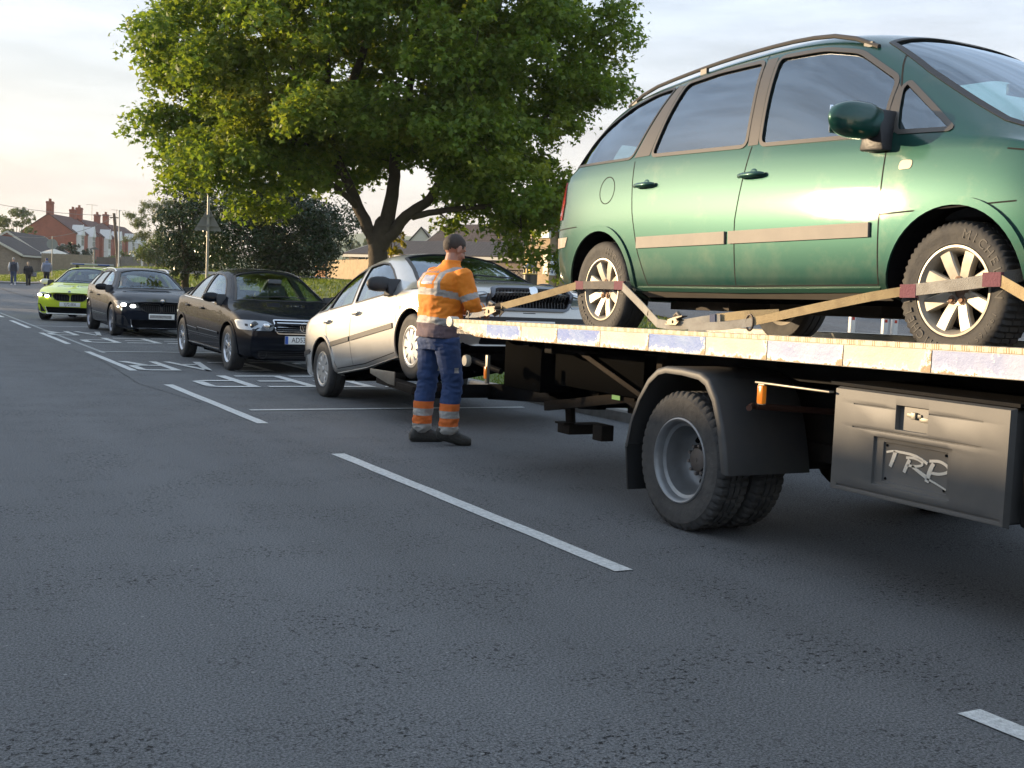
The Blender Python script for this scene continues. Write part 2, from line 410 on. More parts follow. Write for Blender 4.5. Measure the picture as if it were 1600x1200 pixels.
        bm.verts.index_update(); bm.faces.ensure_lookup_table()
        bm.normal_update()
        f0 = bm.faces[0]
        for f in bm.faces:
            if f.normal.dot(nrm[f.verts[0].index]) < 0: f.normal_flip()
        if th:
            vs = [v.co.copy() for v in bm.verts]; fs = [tuple(v.index for v in f.verts) for f in bm.faces]; n0 = len(vs)
            bd = [(l.vert.index, l.link_loop_next.vert.index) for f in bm.faces for l in f.loops if len(l.edge.link_faces) == 1]
            V = vs+[v-nrm[i]*th for i, v in enumerate(vs)]; F = fs+[(a, a+n0, b+n0, b) for a, b in bd]
        else:
            V = [v.co.copy() for v in bm.verts]; F = [tuple(v.index for v in f.verts) for f in bm.faces]
        bm.free()
        if mb is not None: mb.add(V, F, mi); return None
        me = bpy.data.meshes.new(name); me.from_pydata([tuple(v) for v in V], [], F); me.update()
        return link(name, me, m, parent or s.root, True, 40)
    def strip(s, name, pts, w, view, m, off=.002, th=0, sg=-1, closed=False, step=.03, parent=None, mb=None, mi=0):
        """band of width w along a 2D polyline laid on the shell"""
        P2 = []; k = len(pts); rng = range(k if closed else k-1)
        for i in rng:
            a, b = pts[i], pts[(i+1) % k]; L = math.hypot(b[0]-a[0], b[1]-a[1]); n = max(1, int(L/step))
            for j in range(n): P2.append((a[0]+(b[0]-a[0])*j/n, a[1]+(b[1]-a[1])*j/n))
        if not closed: P2.append(pts[-1])
        K = len(P2); rows = []
        for i, p in enumerate(P2):
            a = P2[(i-1) % K] if (closed or i > 0) else p; b = P2[(i+1) % K] if (closed or i < K-1) else p
            dx, dy = b[0]-a[0], b[1]-a[1]; L = math.hypot(dx, dy) or 1; nx, ny = -dy/L, dx/L
            A, nA = s.ray(view, p[0]+nx*w/2, p[1]+ny*w/2, sg); B, nB = s.ray(view, p[0]-nx*w/2, p[1]-ny*w/2, sg)
            rows.append((A+nA*off, B+nB*off, A+nA*(off+th), B+nB*(off+th)))
        vs = []; fs = []
        for r in rows: vs += list(r)
        for i in range(K if closed else K-1):
            a = 4*i; b = 4*((i+1) % K)
            fs.append((a+2, a+3, b+3, b+2))
            if th: fs += [(a, a+2, b+2, b), (a+3, a+1, b+1, b+3)]
        if th and not closed: e = 4*(K-1); fs += [(0, 1, 3, 2), (e, e+2, e+3, e+1)]
        if mb is not None: mb.add(vs, fs, mi); return
        b = MB(); b.add(vs, fs, mi); return b.build(name, m, parent or s.root, True, 40)

def ring(cx, cz, rx, rz=None, n=28, a0=0, a1=2*pi):
    rz = rz or rx; return [(cx+rx*cos(a0+(a1-a0)*i/n), cz+rz*sin(a0+(a1-a0)*i/n)) for i in range(n if a1-a0 > 6.28 else n+1)]
def roundpoly(pts, r=.04, n=4):
    """round the corners of a 2D polygon"""
    out = []; k = len(pts)
    for i in range(k):
        p0, p, p1 = Vector(pts[i-1]), Vector(pts[i]), Vector(pts[(i+1) % k]); a = (p0-p); b = (p1-p)
        rr = min(r, a.length*.45, b.length*.45); A = p+a.normalized()*rr; B = p+b.normalized()*rr
        for j in range(n+1):
            t = j/n; out.append(tuple((1-t)**2*A+2*t*(1-t)*p+t*t*B))
    return out

def make_wheel(car, x, z, yface, sg, r, w, rr, style, tyre_m=None, rim_m=None, lugs=0, nseg=72, steer=0, letters=None):
    """outer face at y = yface*sg"""
    tyre_m = tyre_m or RUBBER; rim_m = rim_m or ALLOY
    R = Matrix.Translation((x, sg*(yface-w/2), z)) @ Matrix.Rotation((0 if sg < 0 else pi)+radians(steer), 4, 'Z')
    h = w/2
    b = MB(); b.lathe([(0, -h*.05), (rr*.55, -h*.05), (rr*.55, h*.1), (rr*.93, h*.1), (rr*.93, h*.2), (0, h*.2)], 32); hub = b.build('wheel', DARK, car, True)
    hub.matrix_local = R
    b = MB(); prof = [(rr, -h*.80), (rr+.010, -h*.90), (rr+.02, -h*.88), (r*.80, -h*.985), (r*.90, -h*.97), (r*.965, -h*.88), (r*.99, -h*.78), (r, -h*.66), (r, -h*.34), (r*.975, -h*.33), (r*.975, -h*.25), (r, -h*.24), (r, h*.24), (r*.975, h*.25), (r*.975, h*.33), (r, h*.34), (r, h*.66), (r*.99, h*.78), (r*.93, h*.97), (r*.8, h), (rr, h*.8)]
    b.lathe(prof, nseg, closed=True)
    if lugs:
        k = len(prof)
        for i in range(nseg):
            if i % lugs == 0:
                for j in list(range(5, 9))+list(range(11, 13))+list(range(15, 18)):
                    v = Vector(b.v[i*k+j]); q = math.hypot(v.x, v.z); f = (q-.011)/q; b.v[i*k+j] = (v.x*f, v.y, v.z*f)
    ty = b.build('tyre', tyre_m, hub, True, 38)
    b = MB(); b.lathe([(rr+.004, -h*.80), (rr+.004, -h*.89), (rr-.006, -h*.9), (rr-.014, -h*.80), (rr-.028, -h*.5), (rr-.032, h*.6), (rr+.004, h*.8)], 64)
    H = -h*.62; hr = rr*.30
    def spoke(a, w0, w1, r0, r1, d0, d1, th=.02):
        ca, sa = cos(a), sin(a); vs = []
        for rad, wd, dd in ((r0, w0, d0), ((r0+r1)/2, (w0+w1)/2, (d0+d1)/2-.004), (r1, w1, d1)):
            for s_, t_ in ((-1, .25), (-.8, 0), (.8, 0), (1, .25), (1, 1), (-1, 1)):
                vs.append((rad*ca-s_*wd/2*sa, dd+t_*th, rad*sa+s_*wd/2*ca))
        fs = [(k*6+j, k*6+(j+1) % 6, k*6+6+(j+1) % 6, k*6+6+j) for k in range(2) for j in range(6)]+[(5, 4, 3, 2, 1, 0), (12, 13, 14, 15, 16, 17)]
        b.add(vs, fs)
    if style == 'eight':
        for i in range(8): spoke(2*pi*i/8+pi/8, .056, .068, hr*.95, rr-.010, H+.012, H-.012, .03)
        b.lathe([(hr*.52, H+.035), (hr*.62, H+.012), (hr*1.05, H+.008), (hr*1.22, H+.02), (hr*1.15, H+.05)], 40)
    elif style == 'hubcap':
        b.lathe([(rr-.012, H-.01), (rr*.90, H-.026), (rr*.84, H-.022)], 64)
        for i in range(9): spoke(2*pi*i/9, .062, .088, hr*1.1, rr*.87, H-.022, H-.022, .02)
        b.lathe([(0, H-.03), (hr*.55, H-.032), (hr*.6, H-.022), (hr*1.5, H-.024), (hr*1.6, H-.005)], 40)
    elif style == 'seven':
        b.lathe([(rr-.010, H-.008), (rr*.90, H-.016), (rr*.86, H-.008), (rr*.86, H+.02)], 64)
        for i in range(7): spoke(2*pi*i/7, .055, .085, hr*.9, rr*.89, H-.008, H-.012, .03)
        b.lathe([(0, H-.022), (hr*.5, H-.02), (hr*1.3, H-.008), (hr*1.35, H+.02)], 40)
    elif style == 'multi':
        for i in range(5):
            for q in (-.13, .13): spoke(2*pi*i/5+q, .028, .022, hr*.6, rr-.01, H+.005, H-.012, .03)
        b.lathe([(0, H-.008), (hr*.5, H-.006), (hr*.9, H+.01), (hr*.95, H+.03)], 40)
    rim = b.build('rim', rim_m, hub, True, 30)
    b = MB()
    if style in ('eight',):
        b.lathe([(0, H+.02), (hr*.5, H+.024), (hr*.55, H+.04)], 24, mi=0)
        for i in range(5): a = 2*pi*i/5+.3; b.lathe([(0, H-.004), (.010, H-.004), (.011, H+.02)], 8, c=(hr*.80*cos(a), 0, hr*.80*sin(a)))
        for i in range(5): a = 2*pi*i/5+.3; b.lathe([(.013, H+.0005), (.021, H+.0035), (.021, H+.006)], 12, c=(hr*.80*cos(a), 0, hr*.80*sin(a)))
        b.build('wheel_bolt', mat('rusty_steel', (.16, .10, .07), .6, .6), hub, True)
    if letters:
        lb = bmesh.new()
        for txt, ac, size, rad in letters:
            n = len(txt)
            for i, ch in enumerate(txt):
                if ch == ' ': continue
                a = ac-(i-(n-1)/2)*size*.80/rad
                me = text_mesh(ch, size, 0, .0012)
                M = Matrix.Translation((rad*cos(a), -h*.985, rad*sin(a))) @ Matrix.Rotation(-(a-pi/2), 4, 'Y') @ Matrix.Rotation(pi/2, 4, 'X')
                me.transform(M); lb.from_mesh(me); bpy.data.meshes.remove(me)
        me = bpy.data.meshes.new('tyre_lettering'); lb.to_mesh(me); lb.free(); link('tyre_lettering', me, mat('pale_rubber', (.085, .08, .072), .7), hub)
    return hub

def seat(car, x, y, z, m, back=.60, w=.50, rest=True, n='seat'):
    b = MB(); b.box((x-.25, y-w/2, z), (x+.27, y+w/2, z+.14))
    o = b.build(n, m, car, bevel=.04)
    b = MB(); M = Matrix.Translation((x-.24, y, z+.1)) @ Matrix.Rotation(radians(-16), 4, 'Y')
    b.box((-.06, -w/2, 0), (.06, w/2, back), M=M); b.build('seat_back', m, o, bevel=.045, bseg=3)
    if rest:
        b = MB(); M2 = M @ Matrix.Translation((0, 0, back+.05)); b.box((-.045, -.135, 0), (.045, .135, .19), M=M2); hr = b.build('headrest', m, o, bevel=.04, bseg=3)
    return o
def interior(car, xf, xr, zf, W, belt, m, wheel=True):
    for y in (-.36, .36): seat(car, xf, y, zf, m)
    b = MB(); b.box((xr-.25, -W+.2, zf), (xr+.25, W-.2, zf+.16)); be = b.build('rear_bench', m, car, bevel=.04)
    b = MB(); M = Matrix.Translation((xr-.22, 0, zf+.12)) @ Matrix.Rotation(radians(-18), 4, 'Y'); b.box((-.06, -W+.2, 0), (.06, W-.2, .52), M=M)
    for y in (-.38, 0, .38): b.box((-.045, y-.12, .56), (.045, y+.12, .70), M=M)
    b.build('bench_back', m, be, bevel=.035)
    b = MB(); b.prism([(xf+.62, zf+.25), (xf+.55, belt-.10), (xf+.65, belt-.03), (xf+1.2, belt-.045), (xf+1.2, zf+.25)], -W+.12, W-.12, 'y'); b.build('dashboard', m, car, bevel=.03)
    if wheel:
        b = MB(); k = 28; c = Vector((xf+.45, -.36, belt-.10)); t = radians(25); u = Vector((0, 1, 0)); v = Vector((-sin(t), 0, cos(t)))
        b.tube([c+u*.185*cos(2*pi*i/k)+v*.185*sin(2*pi*i/k) for i in range(k+1)], .015, 8)
        b.tube([c-u*.18, c+Vector((.02, 0, 0)), c+u*.18], .014, 6); b.tube([c+Vector((.02, 0, 0)), c+Vector((.3, 0, -.12))], .03, 8); b.build('steering_wheel', BLACK, car, True)
def mirror(car, x, y, z, sg, m, size=(.10, .19, .14), foot=None):
    sx, sy, sz = size; b = MB()
    # rounded housing: superellipse loft outwards
    rows = []; N = 14; K = 16
    for i in range(N+1):
        t = i/N; q = y+sy*t; sc = sqrt(max(.04, 1-max(0, (t-.45)/.55)**2.4*.96))*(.80+.2*min(1, t*4))
        for j in range(K):
            a = 2*pi*j/K; c, s_ = cos(a), sin(a); e = .6
            rows.append((x+sx*.5*sc*abs(c)**e*(1 if c > 0 else -1)*(1.0 if c > 0 else .55), sg*q, z+sz*.5*sc*abs(s_)**e*(1 if s_ > 0 else -1)))
    fs = [(i*K+j, i*K+(j+1) % K, (i+1)*K+(j+1) % K, (i+1)*K+j) for i in range(N) for j in range(K)]+[tuple(range(K)), tuple(range(N*K, N*K+K))]
    b.add(rows, fs); o = b.build('wing_mirror', m, car, True, 50)
    f = MB(); f.prism([(x-.07, z-sz*.75), (x+.09, z-sz*.80), (x+.05, z+sz*.35), (x-.02, z+sz*.35)], sg*(y-.12), sg*(y+.03), 'y'); f.build('mirror_foot', BLACK, o, bevel=.012)
    g = MB(); g.box((x-sx*.30, sg*(y+.02), z-sz*.38), (x-sx*.25, sg*(y+sy*.86), z+sz*.38)); g.build('mirror_glass', mat('mirror_glass', (.8, .85, .9), .03, 1), o, bevel=.008)
    return o
def door_handle(car, x, z, sg, m, m2=None, rnd=True):
    p, n = car.ray('S', x, z, sg)
    b = MB()
    if rnd: b.ball((x, p.y-sg*.004, z), .038, 14, 8, 1, (1, .2, 1.0))
    y0 = p.y+sg*.012
    b.tube([(x-.095, y0-sg*.006, z), (x-.085, y0+sg*.014, z), (x-.04, y0+sg*.024, z), (x+.04, y0+sg*.024, z), (x+.085, y0+sg*.014, z), (x+.095, y0-sg*.006, z)], [.010, .014, .016, .016, .014, .010], 10)
    return b.build('door_handle', [m, m2 or DARK], car.root, True, 50)
def plate(car, txt, y, z, w=.52, h=.111, blue=True, tilt=0, x=None, blur=False):
    if x is None:
        p, n = car.ray('F', y, z); x = p.x+.02
    M = Matrix.Translation((x, y, z)) @ Matrix.Rotation(radians(tilt), 4, 'Y')
    b = MB(); b.box((-.008, -w/2, -h/2), (.004, w/2, h/2)); o = b.build('number_plate', PLATE_W, car.root, bevel=.003); o.matrix_local = M
    if blue:
        b = MB(); b.box((0, -w/2+.002, -h/2+.003), (.0055, -w/2+.045, h/2-.003)); b.build('plate_badge', PLATE_B, o)
    R = Matrix(((0, 0, 1, 0), (1, 0, 0, 0), (0, 1, 0, 0), (0, 0, 0, 1)))
    if txt:
        me = text_mesh(txt, .098, 0, .0008); me.transform(Matrix.Translation((.0055, .018 if blue else 0, 0)) @ R @ Matrix.Diagonal((.84, 1, 1, 1)))
        bm = bmesh.new(); bm.from_mesh(me); bm.to_mesh(me); bm.free(); link('plate_lettering', me, INK, o)
    return o
# ------------------------------------------------------------------ ground, road, markings
def asphalt():
    m = bpy.data.materials.new('asphalt'); m.use_nodes = True; nt = m.node_tree; b = nt.nodes['Principled BSDF']; L = nt.links.new
    tc = nt.nodes.new('ShaderNodeTexCoord')
    def noise(sc, det, ro=.6):
        n = nt.nodes.new('ShaderNodeTexNoise'); n.inputs['Scale'].default_value = sc; n.inputs['Detail'].default_value = det; n.inputs['Roughness'].default_value = ro; L(tc.outputs['Object'], n.inputs['Vector']); return n
    n1 = noise(110, 6, .85); n2 = noise(.9, 5); vo = nt.nodes.new('ShaderNodeTexVoronoi'); vo.inputs['Scale'].default_value = 95; L(tc.outputs['Object'], vo.inputs['Vector'])
    r1 = nt.nodes.new('ShaderNodeValToRGB'); e = r1.color_ramp.elements; e[0].position = .40; e[0].color = (.032, .034, .036, 1); e[1].position = .62; e[1].color = (.27, .275, .28, 1)
    L(n1.outputs['Fac'], r1.inputs[0])
    r2 = nt.nodes.new('ShaderNodeMapRange'); r2.inputs[1].default_value = .3; r2.inputs[2].default_value = .7; r2.inputs[3].default_value = .84; r2.inputs[4].default_value = 1.14
    mp = nt.nodes.new('ShaderNodeMapping'); mp.inputs['Scale'].default_value = (1.1, .035, 1); L(tc.outputs['Object'], mp.inputs[0]); L(mp.outputs[0], n2.inputs['Vector']); L(n2.outputs['Fac'], r2.inputs[0])
    mx = nt.nodes.new('ShaderNodeMixRGB'); mx.blend_type = 'MULTIPLY'; mx.inputs[0].default_value = 1; L(r1.outputs[0], mx.inputs[1]); L(r2.outputs[0], mx.inputs[2])
    # dark pits where stones have plucked out, in loose patches
    n3 = noise(38, 3, .7); n4 = noise(1.7, 4); r3 = nt.nodes.new('ShaderNodeMath'); r3.operation = 'MULTIPLY'
    a = nt.nodes.new('ShaderNodeMapRange'); a.inputs[1].default_value = .56; a.inputs[2].default_value = .62; L(n3.outputs['Fac'], a.inputs[0])
    c = nt.nodes.new('ShaderNodeMapRange'); c.inputs[1].default_value = .42; c.inputs[2].default_value = .62; L(n4.outputs['Fac'], c.inputs[0]); L(a.outputs[0], r3.inputs[0]); L(c.outputs[0], r3.inputs[1])
    m2 = nt.nodes.new('ShaderNodeMixRGB'); m2.inputs[2].default_value = (.008, .009, .010, 1); L(r3.outputs[0], m2.inputs[0]); L(mx.outputs[0], m2.inputs[1])
    # rare pale chips
    v2 = nt.nodes.new('ShaderNodeTexVoronoi'); v2.inputs['Scale'].default_value = 6; L(tc.outputs['Object'], v2.inputs['Vector'])
    k = nt.nodes.new('ShaderNodeMapRange'); k.inputs[1].default_value = .045; k.inputs[2].default_value = .03; L(v2.outputs['Distance'], k.inputs[0])
    m3 = nt.nodes.new('ShaderNodeMixRGB'); m3.inputs[2].default_value = (.30, .30, .29, 1); L(k.outputs[0], m3.inputs[0]); L(m2.outputs[0], m3.inputs[1])
    L(m3.outputs[0], b.inputs['Base Color']); b.inputs['Roughness'].default_value = .8; b.inputs['Specular IOR Level'].default_value = .35
    ad = nt.nodes.new('ShaderNodeMath'); ad.operation = 'ADD'; L(n1.outputs['Fac'], ad.inputs[0]); L(vo.outputs['Distance'], ad.inputs[1])
    sb = nt.nodes.new('ShaderNodeMath'); sb.operation = 'SUBTRACT'; L(ad.outputs[0], sb.inputs[0]); L(r3.outputs[0], sb.inputs[1])
    bp = nt.nodes.new('ShaderNodeBump'); bp.inputs['Strength'].default_value = .8; bp.inputs['Distance'].default_value = .007; L(sb.outputs[0], bp.inputs['Height']); L(bp.outputs[0], b.inputs['Normal'])
    return m
ASPH = asphalt()
ROADW = mat('road_paint', (.80, .81, .79), .6, noise=(40, .8, (.40, .41, .40)), bump=(110, .8))
ROADW2 = mat('worn_road_paint', (.46, .48, .47), .7, noise=(30, .9, (.12, .125, .13)), bump=(120, .3))
KERB = mat('kerb_stone', (.26, .25, .23), .85, noise=(8, .6, (.14, .13, .12)), bump=(60, .3))
GRASSG = mat('verge_soil_grass', (.085, .13, .025), .95, noise=(1.5, .7, (.12, .14, .04)), bump=(30, .6))

def sheet(name, xs, ys, zf, m, kind='structure', uv=None):
    vs = [(x, y, zf(x, y)) for y in ys for x in xs]; n = len(xs)
    fs = [(j*n+i, j*n+i+1, (j+1)*n+i+1, (j+1)*n+i) for j in range(len(ys)-1) for i in range(n-1)]
    me = bpy.data.meshes.new(name); me.from_pydata(vs, [], fs); me.update(); o = link(name, me, m, None, True); tag(o, kind=kind); return o
def lin(a, b, n): return [a+(b-a)*i/n for i in range(n+1)]
def hill(x, y):
    d = math.hypot(x, y)
    a = atan2(x, y); return ss(700, 1500, d)*(14+48*ss(.20, .42, a)+7*sin(a*23))
def gz(x, y): return terrain(x, y)-.012+(hill(x, y) if math.hypot(x, y) > 400 else 0)
gx = sorted(set([-2500, -1500, -900, -500, -250, -120, -60, -30]+lin(-20, -7.5, 6)+[-5.2, 0, 3, 6.8]+lin(7.0, 13, 24)+lin(14, 40, 20)+[50, 65, 80, 100, 130, 170, 220, 300, 400, 500, 600, 700, 850, 1000, 1300, 1700, 2300]))
gy = sorted(set([-600, -200, -60, -20]+lin(-10, 40, 50)+lin(42, 100, 40)+lin(105, 165, 14)+[180, 210, 260, 320, 400, 500, 600, 700, 800, 900, 1000, 1100, 1200, 1300, 1400, 1500, 1700, 2000, 2400, 3000]))
FIELD = mat('field_grass', (.10, .135, .035), .95, noise=(.02, .8, (.16, .16, .06)))
go = sheet('ground', gx, gy, lambda x, y: gz(x, y)-(.09 if -7.3 < x < 6.9 and y > -300 else 0), GRASSG)
# carriageway
sheet('road', [-5.5, -2, 1, 3, 5, 6.78], lin(-40, 69, 50)+lin(71, 105, 24)+lin(110, 220, 20), lambda x, y: rz(y), ASPH)
# side road that leaves to the right beyond the queue, and the car park behind the verge
sheet('side_road', lin(6.6, 60, 60), lin(60, 84, 16), lambda x, y: terrain(x, y)+.02, ASPH)
sheet('car_park', lin(16.5, 60, 30), lin(8, 33, 20), lambda x, y: terrain(x, y)+.02, ASPH)
PAVE = mat('pavement_tarmac', (.16, .155, .15), .9, noise=(4, .6, (.11, .11, .11)), bump=(90, .4))
sheet('pavement_opposite', [-8.2, -5.65], lin(-40, 120, 60), lambda x, y: rz(y)+.10, PAVE)
sheet('far_pavement', lin(6.0, 14.0, 10), lin(84.1, 87.5, 4), lambda x, y: terrain(x, y)+.07, PAVE)
def kerb(name, x0, x1, ys, label):
    vs = []; fs = []
    for y in ys:
        z = rz(y)
        vs += [(x0, y, z-.05), (x0, y, z+.10), (x0+.02*(1 if x1 > x0 else -1), y, z+.12), (x1, y, z+.12), (x1, y, z-.05)]
    for j in range(len(ys)-1):
        for i in range(4): fs.append((j*5+i, j*5+i+1, j*5+5+i+1, j*5+5+i))
    b = MB(); b.add(vs, fs); o = b.build(name, KERB); tag(o, kind='structure')
kerb('kerb', 6.76, 6.92, lin(-30, 60, 90), '')
kerb('kerb_opposite', -5.5, -5.66, lin(-30, 120, 90), '')

def quad_marks(name, quads, m, z=.005, label=None):
    b = MB()
    for q in quads:
        vs = []
        for x, y in q: vs.append((x, y, z+rz(y)))
        b.add(vs, [tuple(range(len(q)))])
    o = b.build(name, m, fix=False)
    bm = bmesh.new(); bm.from_mesh(o.data)
    for f in bm.faces:
        if f.normal.z < 0: f.normal_flip()
    bm.to_mesh(o.data); bm.free()
    tag(o, kind='structure'); return o
CL = 3.115; dq = []
y = -13.4
ragged = random.Random(4)
starts = [-13.4, -7.45, -1.43, 4.57, 10.42, 16.42, 22.4, 28.4, 34.4, 40.4, 46.4, 52.4]
for y0 in starts:
    y1 = y0+3.9 if y0 > 4 else y0+4.0
    if y0 > 50: y1 = y0+3.9
    w = .052
    L = [(CL-w+ragged.uniform(-.004, .004), y0+(y1-y0)*i/14) for i in range(15)]; R = [(CL+w+ragged.uniform(-.004, .004), y0+(y1-y0)*i/14) for i in range(15)]
    for i in range(14): dq.append([L[i], R[i], R[i+1], L[i+1]])
quad_marks('lane_marking', dq, ROADW)
# faint old line beside the dashes
quad_marks('old_lane_marking', [[(3.30, y), (3.37, y), (3.37, y+1), (3.30, y+1)] for y in range(20, 44)], ROADW2)
# keep clear boxes: letters 1.65 m long, read by drivers heading towards -Y
def letters():
    s = .105; T = {}  # strokes on a unit cell: width 1, height 1 given as polygons
    w = .20; h = .085
    T['K'] = [[(0, 0), (w, 0), (w, 1), (0, 1)], [(w, .42), (w, .58), (.74, 1), (1, 1)], [(w, .58), (w, .42), (.74, 0), (1, 0)]]
    T['E'] = [[(0, 0), (w, 0), (w, 1), (0, 1)], [(w, 0), (1, 0), (1, h), (w, h)], [(w, .5-h/2), (.85, .5-h/2), (.85, .5+h/2), (w, .5+h/2)], [(w, 1-h), (1, 1-h), (1, 1), (w, 1)]]
    T['P'] = [[(0, 0), (w, 0), (w, 1), (0, 1)], [(w, 1-h), (.72, 1-h), (.72, 1), (w, 1)], [(w, .42), (.72, .42), (.72, .42+h), (w, .42+h)], [(.72, 1), (1, .93), (1, .87), (.72, 1-h)], [(1-w, .55), (1, .55), (1, .9), (1-w, .9)], [(.72, .42), (1, .50), (1, .56), (.72, .42+h)]]
    T['C'] = [[(0, .12), (w, .12), (w, .88), (0, .88)], [(0, .12), (.2, 0), (.8, 0), (.8, h), (.25, h), (w, .14)], [(0, .88), (.2, 1), (.8, 1), (.8, 1-h), (.25, 1-h), (w, .86)], [(.8, 0), (1, .08), (1, .2), (1-w, .2), (.8, h)], [(.8, 1), (1, .92), (1, .8), (1-w, .8), (.8, 1-h)]]
    T['L'] = [[(0, 0), (w, 0), (w, 1), (0, 1)], [(w, 0), (1, 0), (1, h), (w, h)]]
    T['A'] = [[(0, 0), (w, 0), (.58, 1), (.42, 1)], [(1, 0), (1-w, 0), (.42, 1), (.58, 1)], [(.26, .28), (.74, .28), (.70, .28+h), (.30, .28+h)]]
    T['R'] = T['P']+[[(.42, .45), (.66, .45), (1, 0), (.76, 0)]]
    return T
LT = letters()
def word(txt, xl, xr, y_top, y_bot):
    n = len(txt); gap = .17; cw = (xr-xl)/(n+gap*(n-1)); q = []
    for i, ch in enumerate(txt):
        x0 = xr-(cw*(1+gap))*i       # reading direction runs towards -X
        for poly in LT[ch]: q.append([(x0-u*cw, y_bot+(y_top-y_bot)*v) for u, v in poly])
    return q
rc = random.Random(8)
def crack(name, pts, w):
    b = MB(); L_ = []
    for i in range(len(pts)-1):
        a, c = Vector(pts[i]), Vector(pts[i+1]); n = max(2, int((c-a).length/.05)); nn = Vector((-(c-a).y, (c-a).x)).normalized()
        for k in range(n): L_.append(a.lerp(c, k/n)+nn*rc.uniform(-.012, .012))
    for i in range(len(L_)-1):
        if rc.random() < .12: continue
        a, c = L_[i], L_[i+1]; nn = Vector((-(c-a).y, (c-a).x)).normalized()*w*rc.uniform(.3, 1)/2
        b.add([(a.x-nn.x, a.y-nn.y, .0045), (c.x-nn.x, c.y-nn.y, .0045), (c.x+nn.x, c.y+nn.y, .0045), (a.x+nn.x, a.y+nn.y, .0045)], [(0, 1, 2, 3)])
    tag(b.build(name, mat('crack_dark', (.012, .012, .013), .9), fix=False), kind='structure')
crack('road_crack', [(3.0, 12.2), (2.8, 14.5), (3.0, 18.0), (2.9, 24)], .012)
qs = []
for yb, yt in ((0, 0), (9.0, 9.0)):
    qs += word('KEEP', 3.50, 6.35, 13.93+yb, 15.60+yb); qs += word('CLEAR', 3.20, 6.35, 16.42+yb, 18.10+yb)
quad_marks('keep_clear_lettering', qs, ROADW, .009)
quad_marks('keep_clear_border', [[(3.30, y-.045), (6.38, y-.045), (6.38, y+.045), (3.30, y+.045)] for y in (11.50, 20.40, 29.5)], ROADW, .0065)
# ------------------------------------------------------------------ buildings, fences, street furniture
def brick(name, c1, c2, mortar, sc=1.0):
    if name in MATS: return MATS[name]
    m = mat(name, c1, .85); nt = m.node_tree; b = nt.nodes['Principled BSDF']; L = nt.links.new
    tc = nt.nodes.new('ShaderNodeTexCoord'); sx = nt.nodes.new('ShaderNodeSeparateXYZ'); L(tc.outputs['Object'], sx.inputs[0])
    ad = nt.nodes.new('ShaderNodeMath'); L(sx.outputs['X'], ad.inputs[0]); L(sx.outputs['Y'], ad.inputs[1]); cb = nt.nodes.new('ShaderNodeCombineXYZ'); L(ad.outputs[0], cb.inputs[0]); L(sx.outputs['Z'], cb.inputs[1])
    br = nt.nodes.new('ShaderNodeTexBrick'); br.inputs['Scale'].default_value = sc; br.inputs['Brick Width'].default_value = .23; br.inputs['Row Height'].default_value = .078; br.inputs['Mortar Size'].default_value = .008
    br.inputs['Color1'].default_value = (*c1, 1); br.inputs['Color2'].default_value = (*c2, 1); br.inputs['Mortar'].default_value = (*mortar, 1); L(cb.outputs[0], br.inputs['Vector'])
    nz = nt.nodes.new('ShaderNodeTexNoise'); nz.inputs['Scale'].default_value = .8; nz.inputs['Detail'].default_value = 5; L(tc.outputs['Object'], nz.inputs['Vector'])
    mr = nt.nodes.new('ShaderNodeMapRange'); mr.inputs[3].default_value = .65; mr.inputs[4].default_value = 1.3; L(nz.outputs['Fac'], mr.inputs[0])
    mx = nt.nodes.new('ShaderNodeMixRGB'); mx.blend_type = 'MULTIPLY'; mx.inputs[0].default_value = 1; L(br.outputs['Color'], mx.inputs[1]); L(mr.outputs[0], mx.inputs[2]); L(mx.outputs[0], b.inputs['Base Color'])
    return m
def tiles(name, col, row=.28):
    if name in MATS: return MATS[name]
    m = mat(name, col, .8); nt = m.node_tree; b = nt.nodes['Principled BSDF']; L = nt.links.new
    tc = nt.nodes.new('ShaderNodeTexCoord'); uv = tc.outputs['UV']
    br = nt.nodes.new('ShaderNodeTexBrick'); br.inputs['Scale'].default_value = 1; br.inputs['Brick Width'].default_value = .30; br.inputs['Row Height'].default_value = row; br.inputs['Mortar Size'].default_value = .03; br.inputs['Mortar Smooth'].default_value = .6
    br.inputs['Color1'].default_value = (*[c*1.25 for c in col], 1); br.inputs['Color2'].default_value = (*[c*.8 for c in col], 1); br.inputs['Mortar'].default_value = (*[c*.35 for c in col], 1); L(uv, br.inputs['Vector'])
    nz = nt.nodes.new('ShaderNodeTexNoise'); nz.inputs['Scale'].default_value = 2.2; nz.inputs['Detail'].default_value = 8; nz.inputs['Roughness'].default_value = .8; L(uv, nz.inputs['Vector'])
    r = nt.nodes.new('ShaderNodeMapRange'); r.inputs[1].default_value = .60; r.inputs[2].default_value = .72; r.inputs[4].default_value = .7; L(nz.outputs['Fac'], r.inputs[0])
    mx = nt.nodes.new('ShaderNodeMixRGB'); mx.inputs[2].default_value = (.17, .165, .12, 1); L(r.outputs[0], mx.inputs[0]); L(br.outputs['Color'], mx.inputs[1])
    L(mx.outputs[0], b.inputs['Base Color']); bp = nt.nodes.new('ShaderNodeBump'); bp.inputs['Strength'].default_value = .8; bp.inputs['Distance'].default_value = .04; L(br.outputs['Fac'], bp.inputs['Height']); bp.invert = True; L(bp.outputs[0], b.inputs['Normal'])
    return m
REDB = brick('red_brick', (.36, .085, .04), (.28, .06, .03), (.20, .12, .09)); SANDB = brick('sand_brick', (.42, .30, .17), (.34, .24, .14), (.30, .25, .19))
BUFFB = brick('buff_brick', (.26, .20, .15), (.20, .15, .11), (.22, .19, .15))
